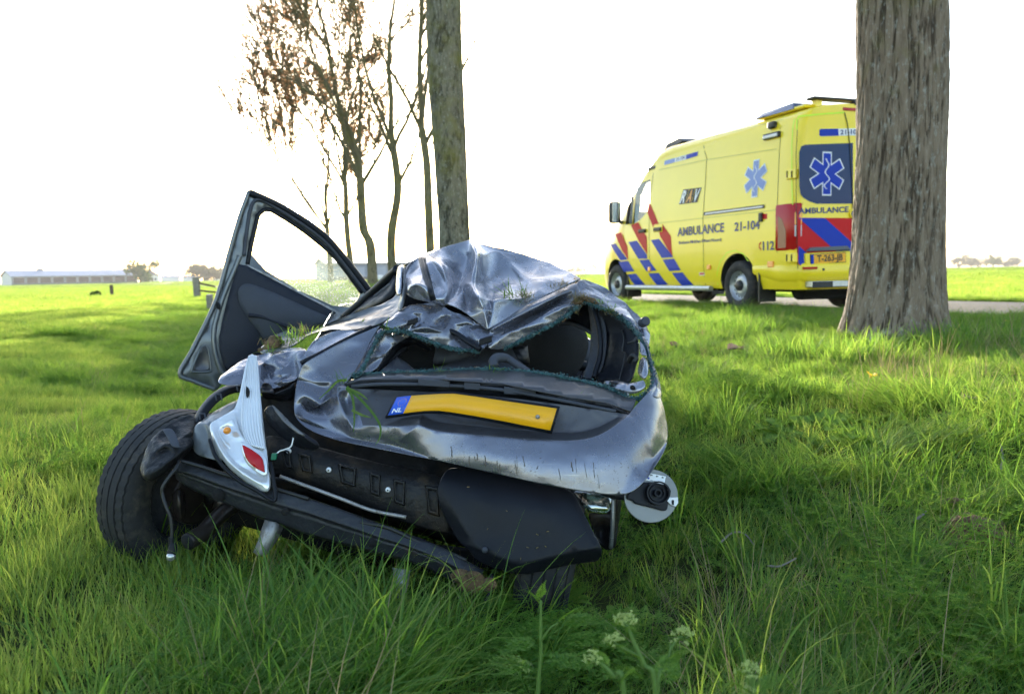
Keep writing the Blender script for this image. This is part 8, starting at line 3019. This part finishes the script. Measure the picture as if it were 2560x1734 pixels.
def plant(label, root_px, d, stems, leaves, grp='cow parsley plants'):
    """stems: lists of photograph points with depth; the last entry of each tells the flower size (0: none)."""
    g = P(*root_px, d)
    gz = ground_z(g.x, g.y)
    root = empty('cow_parsley', (g.x, g.y, gz))
    tag(root, label, 'plant', grp)
    base = Vector((g.x, g.y, gz - 0.02))
    for pts, r0, fl in stems:
        q = [P(a, b, c) for a, b, c in pts]
        if pts[0][1] >= 1730:
            q = [base] + q
        stem_obj(q, r0, r0 * 0.55, root)
        if fl:
            umbel(q[-1], fl, root)
    for (a, b, c), dv, L in leaves:
        fern_leaf(P(a, b, c), dv, L, root)
    return root


random.seed(12)
plant('flowering cow parsley with three cream flower heads in the foreground', (1660, 1760), 1.38,
      [([(1640, 1740, 1.38), (1610, 1660, 1.38), (1582, 1600, 1.38), (1568, 1560, 1.38)], 0.0052, 0.019), ([(1600, 1640, 1.38), (1560, 1620, 1.37), (1535, 1605, 1.36)], 0.003, 0.017), ([(1645, 1735, 1.40), (1668, 1670, 1.41), (1678, 1610, 1.42)], 0.004, 0.0), ([(1678, 1620, 1.42), (1695, 1595, 1.42), (1708, 1590, 1.42)], 0.003, 0.019), ([(1572, 1570, 1.38), (1556, 1552, 1.38), (1550, 1548, 1.38)], 0.002, 0.012)],
      [((1640, 1690, 1.40), (0.6, 0.2, 0.5), 0.07), ((1620, 1700, 1.37), (-0.7, -0.1, 0.4), 0.07), ((1600, 1650, 1.38), (-0.5, -0.3, 0.5), 0.045), ((1672, 1650, 1.41), (0.5, -0.3, 0.6), 0.04), ((1655, 1720, 1.42), (0.3, 0.6, 0.4), 0.08)])
plant('budding cow parsley shoot bending left of the flowering one', (1570, 1770), 1.30,
      [([(1560, 1740, 1.30), (1535, 1690, 1.30), (1505, 1660, 1.30), (1482, 1648, 1.30)], 0.0045, 0.015)], [((1545, 1710, 1.30), (0.5, -0.2, 0.6), 0.05), ((1520, 1680, 1.30), (-0.3, 0.3, 0.7), 0.04)])
plant('single cow parsley bud at the bottom edge right of the others', (1880, 1770), 1.28,
      [([(1882, 1740, 1.28), (1878, 1710, 1.28), (1870, 1680, 1.28)], 0.0045, 0.018), ([(1880, 1738, 1.28), (1872, 1730, 1.28)], 0.003, 0.012)], [((1884, 1730, 1.28), (0.7, 0.1, 0.4), 0.06), ((1876, 1735, 1.28), (-0.6, -0.2, 0.5), 0.05)])
plant('tall leafy cow parsley stem without flowers beside the rear tyre', (1345, 1720), 1.75,
      [([(1345, 1735, 1.75), (1352, 1640, 1.75), (1352, 1560, 1.75), (1352, 1500, 1.75)], 0.0050, 0.0), ([(1352, 1600, 1.75), (1375, 1570, 1.74), (1395, 1555, 1.74)], 0.003, 0.0)],
      [((1352, 1505, 1.75), (0.1, -0.1, 1.0), 0.05), ((1352, 1510, 1.75), (-0.6, -0.1, 0.7), 0.05), ((1392, 1558, 1.74), (0.7, -0.1, 0.1), 0.11), ((1395, 1555, 1.74), (0.5, -0.3, 0.5), 0.07), ((1350, 1600, 1.75), (-0.8, -0.2, -0.1), 0.10), ((1350, 1650, 1.75), (0.8, -0.2, 0.0), 0.12), ((1345, 1680, 1.75), (-0.8, 0.1, 0.2), 0.12)])
# a bent over leaf stalk by the tyre and one round leaf near the bottom
random.seed(5)


def dandelion(px, py, d, label, hh=0.12):
    g = P(px, py, d)
    gz = ground_z(g.x, g.y)
    root = empty('dandelion', (g.x, g.y, gz))
    tag(root, label, 'flower', 'dandelions on the verge')
    top = Vector((g.x, g.y, g.z))
    stem_obj([Vector((g.x, g.y, gz)), (Vector((g.x, g.y, gz)) + top) / 2 + Vector((0.01, 0, 0)), top], 0.003, 0.0025, root)
    bm = bmesh.new()
    for k in range(34):
        a = k * 2.4
        e = math.sqrt(k / 34)
        o_, s_ = Vector((math.cos(a), math.sin(a), 0.5 - 0.4 * e)) * 0.024 * (0.35 + 0.75 * e), Vector((-math.sin(a), math.cos(a), 0)) * 0.004
        bm.faces.new([bm.verts.new(top + q) for q in (o_ * 0.2, o_ * 0.7 - s_, o_ * 1.05, o_ * 0.7 + s_)])
    o = cbm_free('flower_head', bm, m_dand, root)
    o['kind'] = 'stuff'


for px, py, d, lb in ((1944, 766, 10.6, 'dandelion near the road edge just left of the thick trunk'), (1981, 762, 10.6, 'dandelion close against the thick trunk, by the road'), (1622, 750, 13.0, 'dandelion in front of the ambulance front wheel'), (1604, 752, 12.8, 'leftmost dandelion near the ambulance front wheel'), (2516, 802, 7.2, 'dandelion at the right picture edge below the road')):
    dandelion(px, py, d, lb)


def curled_leaf(px, py, L, label, m, cat='leaf', grp=None, lift=0.05, az=0.0):
    g = gp(px, py)
    q = Vector((g.x, g.y, g.z + lift))
    V, Fc = [], []
    for i in range(9):
        t = i / 8
        w = L * 0.34 * math.sin(math.pi * min(1, t * 0.9 + 0.08)) * (1 + 0.25 * math.sin(i * 2.7))
        for j in (-1, -0.5, 0, 0.5, 1):
            p = Vector(((t - 0.5) * L, j * w, L * 0.25 * j * j + 0.1 * L * math.sin(t * 4 + j)))
            p.rotate(Matrix.Rotation(az, 3, 'Z') @ Matrix.Rotation(0.35, 3, 'X'))
            V.append(q + p)
    for i in range(8):
        for j in range(4):
            a = i * 5 + j
            Fc.append((a, a + 1, a + 6, a + 5))
    o = toned('dead_leaf' if m is m_dead else 'yellow_leaf', V, Fc, m, None)
    tag(o, label, cat, grp)
    return o


curled_leaf(2417, 1024, 0.10, 'curled grey dead leaf lying right of the yellow leaf', m_dead, grp='dead leaves on the verge', az=0.4)
curled_leaf(2308, 1232, 0.085, 'small pale dead leaf lying in the middle of the verge', m_dead, grp='dead leaves on the verge', az=1.2)
curled_leaf(2383, 1295, 0.08, 'brown dead leaf just above the bare soil patch', m_dead, grp='dead leaves on the verge', az=2.2)
curled_leaf(1838, 890, 0.14, 'pale dead leaf in the grass between wreck and thick trunk', m_dead, grp='dead leaves on the verge', az=0.2)
curled_leaf(1683, 880, 0.12, 'pale dead leaf close to the right flank of the wreck', m_dead, grp='dead leaves on the verge', az=1.9)
curled_leaf(2176, 982, 0.085, 'bright yellow leaf standing in the verge grass', m_yleaf, lift=0.10, az=1.0)


def twig(pts, r, label):
    q = []
    for px, py, lift in pts:
        g = gp(px, py)
        q.append(Vector((g.x, g.y, g.z + lift)))
    bm = bmesh.new()
    pth = smooth_path(q, 5)
    tube(bm, pth, [r * (1 - 0.5 * i / len(pth)) * rnd(0.85, 1.15) for i in range(len(pth))], 7)
    o = from_bm('twig', bm, m_wood)
    tag(o, label, 'twig', 'twigs on the verge')


twig([(2498, 1225, 0.07), (2505, 1200, 0.09), (2500, 1175, 0.11)], 0.006, 'short upright twig near the right picture edge')
twig([(2280, 1352, 0.07), (2300, 1346, 0.08), (2315, 1340, 0.09)], 0.006, 'short twig lying left of the bare soil patch')
twig([(1800, 1412, 0.08), (1830, 1400, 0.10), (1860, 1402, 0.10), (1885, 1418, 0.08)], 0.004, 'curved thin twig in the grass right of the boot trim')
twig([(1920, 1475, 0.08), (1950, 1484, 0.09), (1990, 1472, 0.10)], 0.004, 'bent thin twig low in the verge grass')
# a bare clod of soil on the verge
g = gp(2440, 1345)
bm = bmesh.new()
bmesh.ops.create_icosphere(bm, subdivisions=4, radius=1.0)
for v in bm.verts:
    k = 0.75 + 0.5 * float(fbm(np.array([v.co.x * 3 + 7]), np.array([v.co.y * 3 + v.co.z * 2]), 13)[0])
    v.co = Vector((g.x, g.y, g.z + 0.01)) + Vector((v.co.x * 0.11 * k, v.co.y * 0.10 * k, v.co.z * 0.07 * k))
tag(from_bm('soil_clod', bm, m_soil), 'bare brown soil clod showing through the verge grass', 'soil')
# ------------------------------------------------------------------ air
bm = bmesh.new()
box(bm, (-1900, -190, -1.3), (1900, 2200, 32))
hz = from_bm('haze', bm, None, None, False)
m = bpy.data.materials.new('haze_air')
m.use_nodes = True
nt = m.node_tree
nt.nodes.clear()
pv_ = N(nt, 'ShaderNodeVolumePrincipled')
pv_.inputs['Color'].default_value = (0.95, 0.97, 1.0, 1)
pv_.inputs['Density'].default_value = 0.0002
pv_.inputs['Anisotropy'].default_value = 0.35
oo = N(nt, 'ShaderNodeOutputMaterial')
nt.links.new(pv_.outputs[0], oo.inputs['Volume'])
hz.data.materials.append(m)
tag(hz, 'thin pale haze over the whole place', 'haze', kind='stuff')
